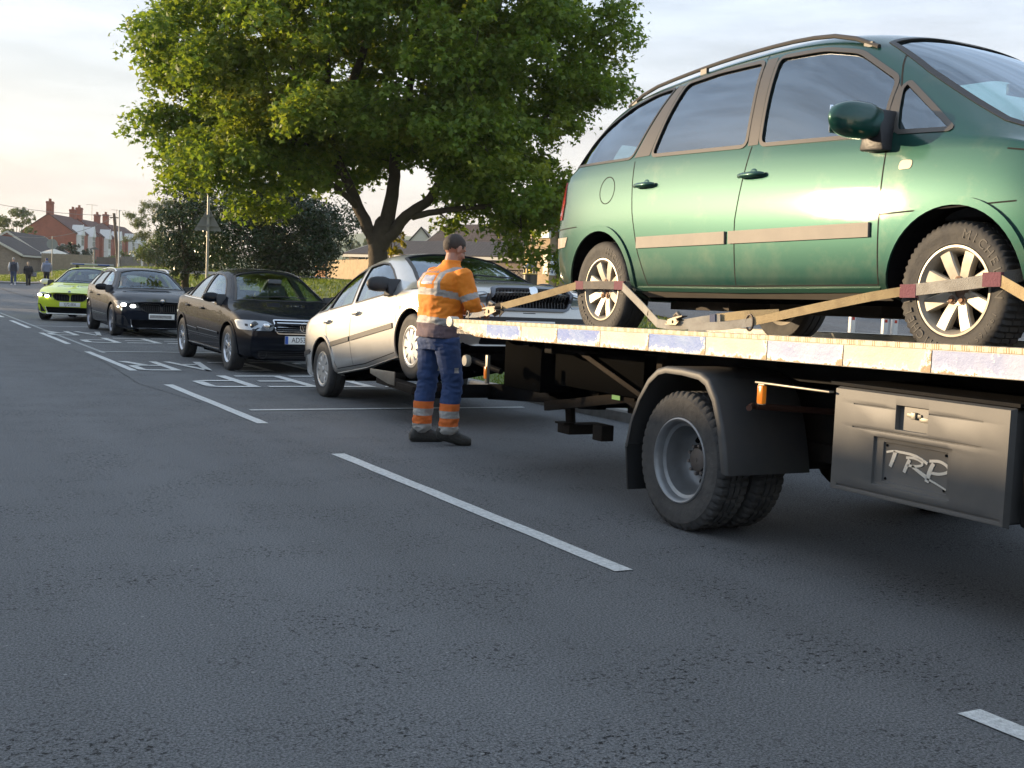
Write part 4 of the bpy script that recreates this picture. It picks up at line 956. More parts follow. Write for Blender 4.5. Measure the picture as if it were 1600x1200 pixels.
def grow(name, label, loc, limbs, clumps, csize, nleaf, lsize, leafm, seed=1, shape='maple', cat='tree', group=None, droop=.25, up=.55, bark=BARK, twig=.012, flat=.55, flatter=None):
    """limbs: list of (points, r0, r1) in local coordinates; clumps: Nx3 local centres (numpy)"""
    rng = np.random.default_rng(seed); r = empty(name, loc, 0, label, cat, group)
    b = MB(); nodes = []
    for pts, r0, r1 in limbs:
        P_ = [Vector(p) for p in pts]; Q = []
        for i in range(len(P_)-1):
            a0 = P_[max(i-1, 0)]; a1 = P_[i]; a2 = P_[i+1]; a3 = P_[min(i+2, len(P_)-1)]
            for k in range(5):
                t = k/5; Q.append(.5*((2*a1)+(a2-a0)*t+(2*a0-5*a1+4*a2-a3)*t*t+(3*a1-a0-3*a2+a3)*t**3))
        Q.append(P_[-1]); n = len(Q); rr = [r0+(r1-r0)*(i/(n-1))**.8 for i in range(n)]
        Q = [q+Vector(rng.normal(size=3)*rr[i]*.10) for i, q in enumerate(Q)]
        b.tube(Q, rr, 14 if r0 > .12 else 8, cap=True)
        for q, ra in list(zip(Q, rr))[2:]: nodes.append((np.array(q), ra))
    bt = b.build('trunk', bark, r, True, 80)
    # branches to each clump, from the nearest wood, nearest clumps first
    b = MB(); NP = np.array([q for q, _ in nodes]); NR = [ra for _, ra in nodes]; c0 = NP[0]
    order = np.argsort(np.linalg.norm(clumps-c0, axis=1))
    for ci in order:
        c = clumps[ci]; d = np.linalg.norm(NP-c, axis=1)+.25*np.maximum(0, NP[:, 2]-c[2]); j = int(np.argmin(d)); s0 = Vector(NP[j]); e = Vector(c); L = (e-s0).length
        if L < .05: continue
        ra = min(NR[j]*.75, .010+.016*L); k = max(3, int(L/.35)); mid = s0.lerp(e, .5)+Vector((0, 0, .12*L))+Vector(rng.normal(size=3)*.06*L)
        pts = [s0*(1-t)**2+mid*2*t*(1-t)+e*t*t for t in [i/k for i in range(k+1)]]; b.tube(pts, [ra+(twig*.5-ra)*i/k for i in range(k+1)], 6, cap=False)
        NP = np.vstack([NP]+[np.array(p)[None] for p in pts[1:]]); NR += [max(.008, ra*(1-.6*i/k)) for i in range(1, k+1)]
    if b.v: b.build('branches', bark, r, True, 80)
    # leaves: sprays round each clump centre
    C = []; N_ = []
    for ci, c in enumerate(clumps):
        cs = csize*(.6+.8*rng.random()); n = int(nleaf*(cs/csize)**2); k = max(3, n//14)
        sub = rng.normal(size=(k, 3)); sub /= np.linalg.norm(sub, axis=1, keepdims=True); sub *= (rng.random((k, 1))**.45)*cs; sub[:, 2] *= flat; sub[:, 2] -= droop*(sub[:, 0]**2+sub[:, 1]**2)/cs
        w = rng.integers(0, k, n); off = rng.normal(size=(n, 3))*cs*.17; p = sub[w]+off
        nr = rng.normal(size=(n, 3))*.55; nr[:, 2] += up; nr += .35*p/cs
        C.append(c[None]+p); N_.append(nr)
    C = np.concatenate(C); N_ = np.concatenate(N_)
    me = leaves_mesh(C, N_, lsize, rng, shape); link('crown', me, leafm, r)
    return r
CRV = Vector((cos(YAW), -sin(YAW), 0)); CFV = Vector((sin(YAW), cos(YAW), 0))
def big_tree():
    rng = np.random.default_rng(11); base = Vector((10.15, 25.35, terrain(10.15, 25.35)-.05)); zb = base.z
    zlow = pchip([-6.2, -5.6, -5.0, -4.3, -3.2, -2.2, -1.2, -.4, .5, 1.4, 2.3, 3.3, 4.4, 5.2, 6.2], [4.8, 4.2, 3.6, 3.25, 3.15, 3.2, 3.2, 3.6, 3.8, 3.2, 2.7, 2.4, 2.2, 2.5, 4.4])
    cl = []; tries = 0
    while len(cl) < 560 and tries < 60000:
        tries += 1; u = rng.uniform(-5.2, 5.2); v = rng.uniform(-3.8, 3.8); z = rng.uniform(1.9, 11.4)
        lo = zlow(u)+.30+.05*v*v; wz = 1-((z-6.2)/5.1)**2
        if z < lo or wz <= 0: continue
        rad = 4.85*wz**.36*(1+.10*sin(z*2.1+1)+.07*sin(z*4.3))
        q = math.hypot(u, v*1.15)
        if q > rad: continue
        edge = min((rad-q), (z-lo))
        if rng.random() > (1.0 if edge < 1.2 else .42): continue
        p = np.array([u, v, z])
        if cl and min(np.linalg.norm((np.array(cl)-p)*[1, 1, 1.25], axis=1)) < .48: continue
        cl.append(p)
    # a few sprays that break the outline
    for u, v, z in ((-5.35, .4, 4.75), (-5.0, .2, 5.0), (-4.9, 0, 5.7), (5.2, -.5, 7.6), (5.0, -.6, 7.0), (4.9, -.3, 5.6), (-4.4, .2, 3.6), (-4.7, .2, 4.1), (3.2, -.6, 2.3), (1.6, .5, 2.75), (-2.6, 1.3, 3.0), (4.0, -.8, 2.1), (4.4, -.9, 1.95), (-3.4, 1.2, 3.0)): cl.append(np.array([u, v, z]))
    C = np.array([[*(CRV*c[0]+CFV*c[1])[:2], c[2]-zb] for c in cl])
    def lp(*a): return [tuple((CRV*u+CFV*v)+Vector((0, 0, z-zb))) for u, v, z in a]
    limbs = [(lp((0, 0, zb-.3), (0, 0, zb+.3), (0, 0, 1.6), (.02, 0, 2.25), (.1, 0, 2.7)), .27, .20),
             (lp((.0, 0, 2.0), (-.35, 0, 2.75), (-.75, .1, 3.55), (-1.15, .2, 4.4), (-1.3, .3, 5.6), (-1.45, .3, 7.4), (-1.8, .2, 9.5)), .165, .045),
             (lp((-.9, .1, 3.8), (-1.9, .3, 4.4), (-3.0, .3, 4.9), (-4.3, .2, 5.3)), .13, .03),
             (lp((-1.2, .2, 4.6), (-.9, .4, 5.6), (-.5, .4, 6.8), (-.3, .2, 8.6)), .15, .05),
             (lp((.1, 0, 2.5), (.25, .1, 3.3), (.3, .3, 4.6), (.6, .4, 6.2), (.8, .3, 8.5)), .20, .05),
             (lp((.1, 0, 2.2), (.6, -.1, 2.85), (1.15, -.2, 3.3), (1.7, -.3, 4.4), (2.3, -.2, 6.0), (2.6, 0, 8.5)), .16, .045),
             (lp((.75, -.1, 2.85), (1.5, -.4, 3.0), (2.6, -.6, 3.15), (3.8, -.8, 3.4), (4.8, -.9, 4.0)), .085, .03),
             (lp((1.4, -.2, 3.8), (2.6, -.1, 4.4), (3.8, 0, 5.3)), .11, .03), (lp((-1.3, .3, 5.4), (-2.4, .6, 6.4), (-3.6, .6, 7.6)), .10, .03), (lp((2.3, -.2, 6.0), (3.4, .2, 7.2), (4.3, .3, 8.4)), .09, .03),
             (lp((-.5, 0, 3.0), (-1.1, -.5, 3.5), (-2.2, -.9, 3.8), (-3.2, -1.1, 3.8)), .08, .03)]
    grow('maple_tree', 'large maple tree with a forked trunk on the verge', tuple(base), limbs, C, .56, 330, .118, leaf_mat('maple_leaves', (.095, .18, .032), (.22, .30, .052), (.36, .33, .06), .50, .55, amt=.35), 5, droop=.30, up=.75)
big_tree()
def crown_pts(rng, n, c, r, fill=.5, mind=.3, zmin=None):
    out = []; t = 0
    while len(out) < n and t < n*200:
        t += 1; p = rng.normal(size=3); p /= np.linalg.norm(p); p *= (rng.random()**(1/3) if rng.random() < fill else rng.uniform(.8, 1.0)); p = np.array(c)+p*np.array(r)*(1+.12*math.sin(7*p[0]+3*p[2]))
        if zmin is not None and p[2] < zmin: continue
        if out and min(np.linalg.norm(np.array(out)-p, axis=1)) < mind: continue
        out.append(p)
    return np.array(out)
def simple_tree(name, label, loc, h0, c, r, n, cs, nl, ls, lm, seed, shape='oval', tr=.12, cat='tree', group=None, zmin=None, **k):
    rng = np.random.default_rng(seed); pts = crown_pts(rng, n, c, r, .45, cs*.5, zmin)
    limbs = [([(0, 0, -.3), (.02, 0, h0*.5), (0, .03, h0), (c[0], c[1], c[2])], tr, tr*.35)]
    for i in range(4): a = i*1.6+seed; limbs.append(([(0, 0, h0*.8), (c[0]+r[0]*.35*cos(a), c[1]+r[1]*.35*sin(a), c[2]-r[2]*.1), (c[0]+r[0]*.6*cos(a), c[1]+r[1]*.6*sin(a), c[2]+r[2]*.3)], tr*.5, tr*.15))
    return grow(name, label, loc, limbs, pts, cs, nl, ls, lm, seed, shape, cat, group, **k)
HOLLY = leaf_mat('dark_leaves', (.018, .042, .016), (.032, .062, .022), (.05, .07, .03), .12, .8, .35)
MID = leaf_mat('mid_leaves', (.085, .125, .034), (.13, .17, .05), (.11, .12, .04), .3, .3)
PINE = leaf_mat('pine_needles', (.10, .13, .05), (.13, .16, .06), (.12, .12, .05), .25, .2)
PALE = leaf_mat('pale_leaves', (.10, .13, .07), (.13, .155, .085), (.15, .15, .09), .3, .2)
simple_tree('evergreen_tree', 'dense dark evergreen tree behind the triangular sign', (11.9, 39.6, 1.3), 1.0, (0, 0, 1.75), (2.75, 1.9, 1.65), 170, .50, 260, .10, HOLLY, 3, tr=.22, up=.4, zmin=.15, flat=.8)
simple_tree('evergreen_tree', 'taller dark evergreen at the left, half hidden by the maple', (9.75, 42.5, 1.1), 1.2, (0, 0, 2.2), (.75, .8, 2.0), 60, .42, 240, .10, HOLLY, 4, tr=.15, up=.4, zmin=.1, flat=.8)
def pine():
    rng = np.random.default_rng(9); pts = []
    for z, w, x0 in ((6.0, 1.4, .3), (5.4, 2.2, 0), (4.8, 2.8, -.2), (4.2, 3.0, .3), (3.6, 2.4, .8), (3.1, 2.6, .4)):
        for i in range(11): a = rng.uniform(0, 2*pi); q = w*math.sqrt(rng.random()); pts.append((x0+q*cos(a), q*sin(a)*.8, z+rng.uniform(-.25, .25)))
    grow('pine_tree', 'open pine tree with flat spreading branches left of the sign', (21.3, 103.0, 1.2), [([(0, 0, -.3), (.1, 0, 2), (.3, 0, 4), (.1, 0, 6.0)], .22, .06)], np.array(pts), .55, 110, .26, PINE, 9, 'needle', up=.5, flat=.4, droop=-.15)
pine()
simple_tree('garden_tree', 'rounded mid green bush tree below the pine', (21.0, 98.5, 1.2), .8, (0, 0, 1.7), (2.0, 1.2, 1.3), 50, .6, 130, .2, MID, 13, zmin=.2)
simple_tree('garden_tree', 'mid green tree between the pine and the dark evergreen', (23.8, 97.0, 1.2), .8, (0, 0, 2.0), (1.5, 1.2, 1.9), 50, .6, 130, .2, MID, 14, zmin=.2)
simple_tree('garden_tree', 'pale green tree top behind the brick gable at the far left', (19.5, 195, 1.2), 4, (0, 0, 6.8), (2.6, 2, 2.6), 50, .8, 90, .32, MID, 15)
for i, (x, y, z, rx, rz_, lab) in enumerate([(23.8, 168, 1.5, 2.2, 2.2, 'dark shrub in front of the brick gable above the round sign'), (27.0, 160, 1.5, 1.6, 1.1, 'low shrub behind the tan fence, under the first pair of bay windows'), (28.6, 158, 1.6, 1.8, 1.3, 'shrub behind the dull fence left of the telegraph pole'), (32.5, 155, 1.7, 1.2, .9, 'small shrub behind the short grey fence'), (35.5, 150, 1.8, 1.2, 1.2, 'yellow green shrub at the far end of the terrace')]):
    simple_tree('shrub', lab, (x, y, z), .3, (0, 0, rz_*.7), (rx, 1.2, rz_), 40, .6, 110, .26, MID if i != 0 else HOLLY, 20+i, tr=.05, cat='shrub', group='garden shrubs below the terrace', zmin=.1)
for i, (x, y, h) in enumerate([(-15, 68, 3.2), (-13, 79, 3.8), (-16, 90, 3.0), (-13.5, 102, 3.9), (-15, 116, 3.4), (-13, 131, 3.8), (-15, 148, 3.6)]):  # unseen trees, added so the dark car sides reflect something dark
    simple_tree('roadside_tree', ['first', 'second', 'third', 'fourth', 'fifth', 'sixth', 'seventh'][i]+' tree past the bungalows on the opposite side of the road', (x, y, .1), 1.2, (0, 0, h*.75), (3.6, 5.5, h*.62), 46, 1.2, 70, .42, MID, 70+i, tr=.2, group='trees on the opposite side of the road', zmin=.4)
# far pale trees on the horizon between the trunk and the driver
far = [(72, 205, 5.2), (78, 203, 5.6), (84, 200, 5.8), (90, 198, 5.4), (97, 196, 6.0), (103, 193, 5.2), (68, 215, 4.2), (110, 192, 6.4), (118, 190, 6.0)]
for i, (x, y, h) in enumerate(far):
    simple_tree('distant_tree', 'distant tree on the skyline behind the cream gabled houses, number %d in the line from the trunk' % (i+1) if 0 else ['leftmost', 'second', 'third', 'fourth', 'fifth', 'sixth', 'seventh', 'eighth', 'ninth'][[6, 0, 1, 2, 3, 4, 5, 7, 8].index(i) if i in (6, 0, 1, 2, 3, 4, 5, 7, 8) else 0]+' of the distant trees on the skyline beyond the cream gables', (x, y, 1.2), 2, (0, 0, h), (3.4, 2.5, 2.9), 30, 1.1, 60, .5, PALE, 40+i, tr=.2, group='distant trees on the skyline')
r = simple_tree('young_tree', 'thin yellowing sapling against the maple trunk', (11.25, 27.3, 1.0), .4, (0, 0, 1.3), (.22, .2, .6), 14, .16, 40, .10, leaf_mat('yellow_leaves', (.30, .26, .03), (.22, .22, .04), (.3, .2, .03), .5), 61, tr=.03)
# hedge and far field scrub along the road ahead (out of shot to the left, seen only in reflections)
# verge grass
def grass(name, label, n, region, seed, h=.09):
    rng = np.random.default_rng(seed); P_ = []
    while len(P_) < n:
        x = rng.uniform(*region[0]); y = rng.uniform(*region[1])
        if region[2](x, y): P_.append((x, y))
    P_ = np.array(P_); z = np.array([terrain(x, y)-.012 for x, y in P_]); N = len(P_); a = rng.uniform(0, 2*pi, N); hh = h*(.5+rng.random(N)); w = .006+.004*rng.random(N)+.0004*P_[:, 1]
    b0 = np.stack([P_[:, 0]-w*np.cos(a), P_[:, 1]-w*np.sin(a), z], 1); b1 = np.stack([P_[:, 0]+w*np.cos(a), P_[:, 1]+w*np.sin(a), z], 1)
    t = np.stack([P_[:, 0]+rng.normal(size=N)*.03, P_[:, 1]+rng.normal(size=N)*.03, z+hh], 1); V = np.stack([b0, b1, t], 1).reshape(-1, 3)
    me = bpy.data.meshes.new(name); me.vertices.add(3*N); me.vertices.foreach_set('co', V.astype(np.float32).reshape(-1)); me.loops.add(3*N); me.loops.foreach_set('vertex_index', np.arange(3*N, dtype=np.int32)); me.polygons.add(N); me.polygons.foreach_set('loop_start', np.arange(0, 3*N, 3, dtype=np.int32)); me.polygons.foreach_set('loop_total', np.full(N, 3, np.int32)); me.update(calc_edges=True)
    o = link(name, me, leaf_mat('grass_blades_'+name, (.10, .15, .025), (.14, .19, .035), (.20, .19, .06), .4, .6)); tag(o, label, 'grass', None, 'stuff')
grass('verge_grass', 'grass of the verge and green between the road and the fences', 90000, ((7.0, 34), (10, 70), lambda x, y: not (x > 16.4 and y < 33.2) and x < .5*y+8 and x > .13*y and y < 60), 3, .07)
grass('far_grass', 'rough grass strip in front of the far fences', 25000, ((8, 34), (88, 146), lambda x, y: x > .08*y), 4, .12)
for k, (x, y) in enumerate([(16.6, 21.0), (17.9, 18.1), (18.6, 17.2), (19.4, 26)]): pass
# ------------------------------------------------------------------ the cars
def warp_fn(x1, x0, kf=.16, kr=.12, rf=.0, rr=.0, zf=(.5, .8), zr=(.6, 1.0), pw=2.6, Wm=.9, fr=.9, rl=.7):
    def w(x, y, z):
        q = min(1, abs(y)/Wm)**pw
        if x > x1-fr:
            t = ss(x1-fr, x1, x); x = x-t*(kf*q+rf*ss(zf[0], zf[1], z))-(.10*t*ss(.42, .18, z))
        if x < x0+rl:
            t = ss(x0+rl, x0, x); x = x+t*(kr*q+rr*ss(zr[0], zr[1], z))+.06*t*ss(.42, .2, z)
        return (x, y, z)
    return w
def lamp_parts(c, name, poly, view, lens, sg=1, off=.004, back=None):
    return c.drape(name, poly, view, lens, off=off, th=.012, sg=sg)
def side_trim(c, items, sgs=(-1, 1)): pass

GREEN = paint('green_paint', (.005, .054, .042), .40, .40, spec=.2, coatr=.05, dirt=(3.2, .26, (.20, .19, .14), .62), scratch=.06)
SILVER = paint('silver_paint', (.56, .55, .52), .7, .32, dirt=(3, .30, (.20, .18, .15), .5))
BLACKP = paint('black_paint', (.003, .0045, .009), .0, .6, spec=.05, coat=.5, coatr=.02)
DKGREY = paint('dark_grey_paint', (.004, .007, .015), .0, .55, spec=.08, coat=.5, coatr=.02)
LIME = paint('lime_livery', (.62, .74, .02), 0., .4)
TRIMG = mat('cabin_trim', (.03, .032, .035), .8)
SEATM = mat('seat_cloth', (.035, .037, .042), .9, bump=(80, .2))
SEATG = mat('seat_grey', (.10, .105, .11), .9, bump=(80, .2))
GLASS = glass_mat('window_glass', (.66, .84, .82), 2.9)
GLASS_T = glass_mat('tinted_glass', (.52, .66, .68), 3.2)
GLASS_C = glass_mat('screen_glass', (.70, .82, .82), 1.8)
SATIN = mat('satin_trim', (.10, .09, .078), .38, .3)
GREYTRIM = mat('grey_trim', (.20, .18, .155), .6, noise=(5, .4, (.30, .27, .22)))
LENS = mat('lamp_lens', (.30, .33, .36), .12, .4, coat=1)
LENSDK = mat('lamp_dark', (.03, .035, .04), .1, .2, coat=1)
REDL = mat('red_lens', (.45, .012, .015), .15, coat=1)
AMBER = mat('amber_lens', (.65, .17, .01), .2, coat=1, emit=(1, .3, .02), estr=.08)
HEADLIT = mat('lit_headlamp', (1, 1, 1), .3, emit=(1, .97, .9), estr=6)

def wipers(c, xb, zb, W):
    b = MB()
    for y0, y1, xo in ((-W*.75, -W*.05, .05), (-.02, W*.62, .05)):
        pts = []
        for i in range(6):
            t = i/5; p, n = c.ray('T', xb-xo-.02+.02*sin(t*3), y0+(y1-y0)*t); pts.append(p+n*.02)
        b.tube(pts, .008, 6)
    b.build('wiper', BLACK, c.root, True)

def make_mpv():
    sl = .0167
    top = P([(-2.16, .98), (-2.11, 1.05), (-1.98, 1.30), (-1.82, 1.50), (-1.58, 1.63), (-1.1, 1.70), (-.5, 1.745), (0, 1.755), (.45, 1.735), (.78, 1.64), (1.2, 1.43), (1.6, 1.20), (1.92, 1.02), (2.2, .93), (2.45, .82), (2.62, .70)])
    bot = P([(-2.16, .32), (-2.0, .27), (-1.0, .25), (1.2, .25), (2.3, .24), (2.62, .27)])
    belt = P([(-2.16, .90), (-2.05, 1.11), (-1.0, 1.115), (0, 1.075), (1.0, 1.03), (1.5, 1.0), (1.8, .96), (2.1, .89), (2.4, .77), (2.62, .62)])
    W = P([(-2.16, .84), (-2.0, .88), (-1.6, .90), (-.8, .905), (1.0, .905), (1.6, .895), (2.2, .86), (2.62, .76)])
    Wr = P([(-2.16, .70), (-1.9, .68), (-1.5, .64), (-.5, .645), (.3, .645), (.62, .64), (1.0, .70), (1.4, .755), (1.75, .80), (2.1, .74), (2.62, .60)])
    zc = P([(-2.16, .95), (-2.09, 1.06), (-1.93, 1.33), (-1.74, 1.50), (-1.48, 1.60), (-1.0, 1.645), (-.5, 1.675), (0, 1.68), (.35, 1.655), (.62, 1.58), (1.0, 1.36), (1.4, 1.14), (1.75, .985), (2.1, .92), (2.4, .81), (2.62, .68)])
    S = dict(top=top, bot=bot, belt=belt, W=W, Wr=Wr, zc=zc, paint=GREEN, trim=TRIMG, bulge=.028,
             xs=[-2.16, -2.13, -2.07, -1.98, -1.86, -1.70, -1.48, -1.2, -.9, -.6, -.3, 0, .3, .55, .75, .95, 1.15, 1.35, 1.55, 1.75, 1.92, 2.1, 2.25, 2.4, 2.52, 2.59, 2.62],
             warp=warp_fn(2.62, -2.16, .24, .08, .10, .0, (.45, .75), pw=2.4, fr=1.0))
    c = Car('people_carrier', 'dusty green people carrier strapped down on the recovery truck bed', 'car', (5.15, 5.265, 1.03), -pi/2, S)
    c.root.rotation_euler = (Matrix.Rotation(-pi/2, 3, 'Z') @ Matrix.Rotation(-sl, 3, 'Y')).to_euler()
    RW, FW, R = -1.455, 1.475, .3175
    q1 = [(-1.94, 1.165), (-1.17, 1.155), (-1.06, 1.42), (-.985, 1.60), (-1.20, 1.59), (-1.44, 1.535), (-1.66, 1.43), (-1.82, 1.30)]
    q2 = [(-.955, 1.15), (-.03, 1.115), (-.07, 1.35), (-.135, 1.625), (-.55, 1.63), (-.87, 1.61), (-.915, 1.40)]
    q3 = [(.085, 1.11), (.99, 1.07), (.935, 1.36), (.60, 1.555), (.35, 1.61), (-.01, 1.625), (.04, 1.35)]
    q4 = [(1.07, 1.07), (1.40, 1.05), (1.0, 1.335), (.985, 1.30)]
    wins = [roundpoly(q, .05) for q in (q1, q2, q3)]+[roundpoly(q4, .03)]
    ws = [(.70, -.53), (.66, 0), (.70, .53), (1.05, .62), (1.60, .72), (1.78, .70), (1.87, .35), (1.90, 0), (1.87, -.35), (1.78, -.70), (1.60, -.72), (1.05, -.62)]
    rw = [(-2.05, -.56), (-2.05, .56), (-1.78, .53), (-1.78, -.53)]
    c.cut([(RW, R), (FW, R)], (-1.93, 1.85), wins, [(ws, 1.0), (rw, 1.10)], wellr=.385, floor=.34)
    for sg in (-1, 1):
        for w_, m_ in zip(wins, (GLASS_T, GLASS_T, GLASS, GLASS)): c.drape('side_window', w_, 'S', m_, off=-.008, step=.08, sg=sg)
        for w_ in wins[1:]: c.strip('window_trim', w_, .022, 'S', SATIN, .001, .004, sg, closed=True)
        c.strip('window_trim', wins[0], .016, 'S', BLACK, .001, .003, sg, closed=True)
        # pillars between the doors in satin foil
        c.drape('pillar_cover', [(-1.145, 1.155), (-.975, 1.155), (-.90, 1.60), (-.965, 1.605)], 'S', SATIN, .0025, sg=sg)
        c.drape('pillar_cover', [(-.015, 1.115), (.068, 1.115), (-.03, 1.63), (-.118, 1.63)], 'S', SATIN, .0025, sg=sg)
        c.drape('pillar_cover', [(1.0, 1.075), (1.06, 1.07), (.975, 1.31), (.945, 1.34)], 'S', SATIN, .0025, sg=sg)
        mb = MB()
        for pts in ([(1.035, .345), (1.04, .7), (1.035, 1.05)], [(.985, 1.30), (.86, 1.50)], [(-.04, .345), (-.045, .7), (.02, 1.11)], [(-.13, 1.63), (-.14, 1.66)],
                    [(-.90, .345), (-1.0, .55), (-1.075, .80), (-1.11, 1.0), (-1.125, 1.13)], [(-.90, .345), (.05, .338), (1.035, .345)], [(-1.10, 1.30), (-.97, 1.62)],
                    [(1.035, .68), (1.8, .70)], [(-2.12, .73), (-1.76, .74)], [(2.18, .88), (2.3, .62), (2.26, .34)], [(1.72, .93), (2.2, .85)]):
            c.strip('s', pts, .007, 'S', SEAM, .0012, .0, sg, mb=mb)
        c.strip('s', ring(-1.40, .965, .088), .006, 'S', SEAM, .0012, 0, sg, closed=True, mb=mb)
        mb.build('door_seam', SEAM, c.root)
        for a, b in ((-1.0, -.12), (-.085, .985)):
            c.drape('rub_strip', [(a, .575), (b, .575), (b, .645), (a, .645)], 'S', GREYTRIM, .013, .1, .016, sg)
        c.strip('sill_trim', [(-1.02, .325), (0, .318), (1.05, .325)], .02, 'S', paint('green_paint2', (.03, .10, .07), .5, .4), .002, .01, sg)
        c.drape('sill_cover', [(-1.0, .275), (1.06, .275), (1.05, .305), (-1.0, .305)], 'S', GREYTRIM, .004, .1, .01, sg)
        for cx, a0, a1 in ((RW, -.25, pi+.25), (FW, -.28, pi+.28)):
            c.strip('arch_lip', ring(cx, R, .402, .402, 30, a0, a1), .038, 'S', GREEN, .002, .012, sg)
        door_handle(c, .075, .945, sg, GREEN); door_handle(c, -.95, .965, sg, GREEN)
        c.drape('side_repeater', roundpoly([(1.13, .885), (1.21, .885), (1.215, .925), (1.14, .93)], .02), 'S', mat('repeater', (.8, .62, .42), .2, coat=1), .003, .03, .008, sg)
        c.drape('tail_light', [(-2.13, .80), (-2.00, .80), (-1.97, .92), (-2.0, 1.10), (-2.13, 1.10)], 'S', REDL, .008, .05, .012, sg)
        c.drape('side_reflector', [(-2.11, .60), (-1.93, .61), (-1.89, .675), (-2.11, .675)], 'S', mat('reflector_pale', (.62, .50, .40), .25, coat=1), .005, .04, .01, sg)
        c.drape('headlight', roundpoly([(2.02, .66), (2.36, .56), (2.36, .72), (2.06, .80)], .04), 'S', LENS, .006, .05, .012, sg)
        o = mirror(c.root, .98, .90, 1.12, sg, GREEN, (.15, .29, .175))
        # roof rail
        pts = []
        for i in range(15):
            x = -1.60+2.28*i/14; p, n = c.ray('T', x, sg*.60); t = i/14; pts.append(p+Vector((0, 0, .008+.026*min(1, sin(pi*t)*2.6)**.8)))
        b = MB(); b.tube(pts, .0125, 8)
        for t in (.36, .97, .03):
            x = -1.60+2.28*t; p, n = c.ray('T', x, sg*.60); b.box((x-.03, sg*.60-.010, p.z-.01), (x+.03, sg*.60+.010, p.z+(.030 if t == .36 else .016)))
        b.build('roof_rail', mat('rail_dark', (.035, .032, .03), .5, .1), c.root, True)
        fl = mat('mud_flap', (.012, .012, .012), .8)
    c.drape('windscreen', [(x+(.0), y) for x, y in ws], 'T', glass_mat('blue_screen', (.45, .68, .74), 2.9), -.008, .1)
    c.strip('screen_seal', ws, .03, 'T', BLACK, .001, .003, closed=True)
    c.drape('rear_window', rw, 'T', GLASS_T, -.008, .1)
    interior(c.root, .35, -.75, .40, .87, 1.08, SEATM)
    for y in (-.5, 0, .5): seat(c.root, -1.35, y, .42, SEATM, .45, .36)
    # things hanging behind the windscreen
    b = MB(); b.tube([(1.12, -.02, 1.30), (1.12, -.02, 1.12)], .003, 5); b.ball((1.12, -.02, 1.10), .03, 12, 8, 0, (.3, 1, 1))
    o = b.build('hanging_charm', mat('charm_red', (.25, .04, .05), .5), c.root, True)
    b = MB(); b.box((1.06, -.10, 1.33), (1.09, .10, 1.39)); b.build('interior_mirror', BLACK, c.root, bevel=.01)
    mat_paper = mat('paper', (.7, .7, .66), .7)
    b = MB(); b.tube([(1.15, .10, 1.31), (1.15, .10, 1.11)], .003, 5); b.ball((1.15, .10, 1.09), .028, 12, 8, 0, (.3, 1, 1)); b.build('hanging_charm', CHROME, c.root, True)
    c.drape('headlight', [(-9, 0)]*3, 'S', LENS) if 0 else None
    # front: grille, bumper intake, plate
    c.drape('grille', roundpoly([(-.42, .60), (.42, .60), (.46, .72), (-.46, .72)], .04), 'F', BLACK, .004, .08, .01)
    c.drape('bumper_intake', roundpoly([(-.60, .30), (.60, .30), (.55, .42), (-.55, .42)], .04), 'F', BLACK, .004, .08, .01)
    L = [('MICHELIN', pi*.20, .062, .258), ('195/65 R15', -pi*.28, .035, .262), ('MICHELIN', -pi*.80, .055, .258)]
    for x in (RW, FW):
        for sg in (-1, 1):
            make_wheel(c.root, x, R, .875, sg, R, .20, .203, 'eight', lugs=0 if x == RW else 2, nseg=120, letters=L if (sg < 0) else None)
    # underside: exhaust, fuel tank, axle
    b = MB(); b.tube([(-2.0, .3, .27), (-1.0, .25, .25), (0, .1, .22), (1.2, .1, .22)], .035, 8); b.box((-.3, -.4, .19), (.6, .0, .27)); b.box((-1.1, -.55, .2), (-.5, .35, .3)); b.tube([(RW, -.7, .3), (RW, .7, .3)], .04, 8); b.tube([(FW, -.7, .3), (FW, .7, .3)], .035, 8)
    b.box((1.1, -.5, .17), (2.0, .5, .27)); b.build('underbody', mat('underbody', (.05, .042, .035), .85, noise=(8, .5, (.1, .08, .06))), c.root)
    return c

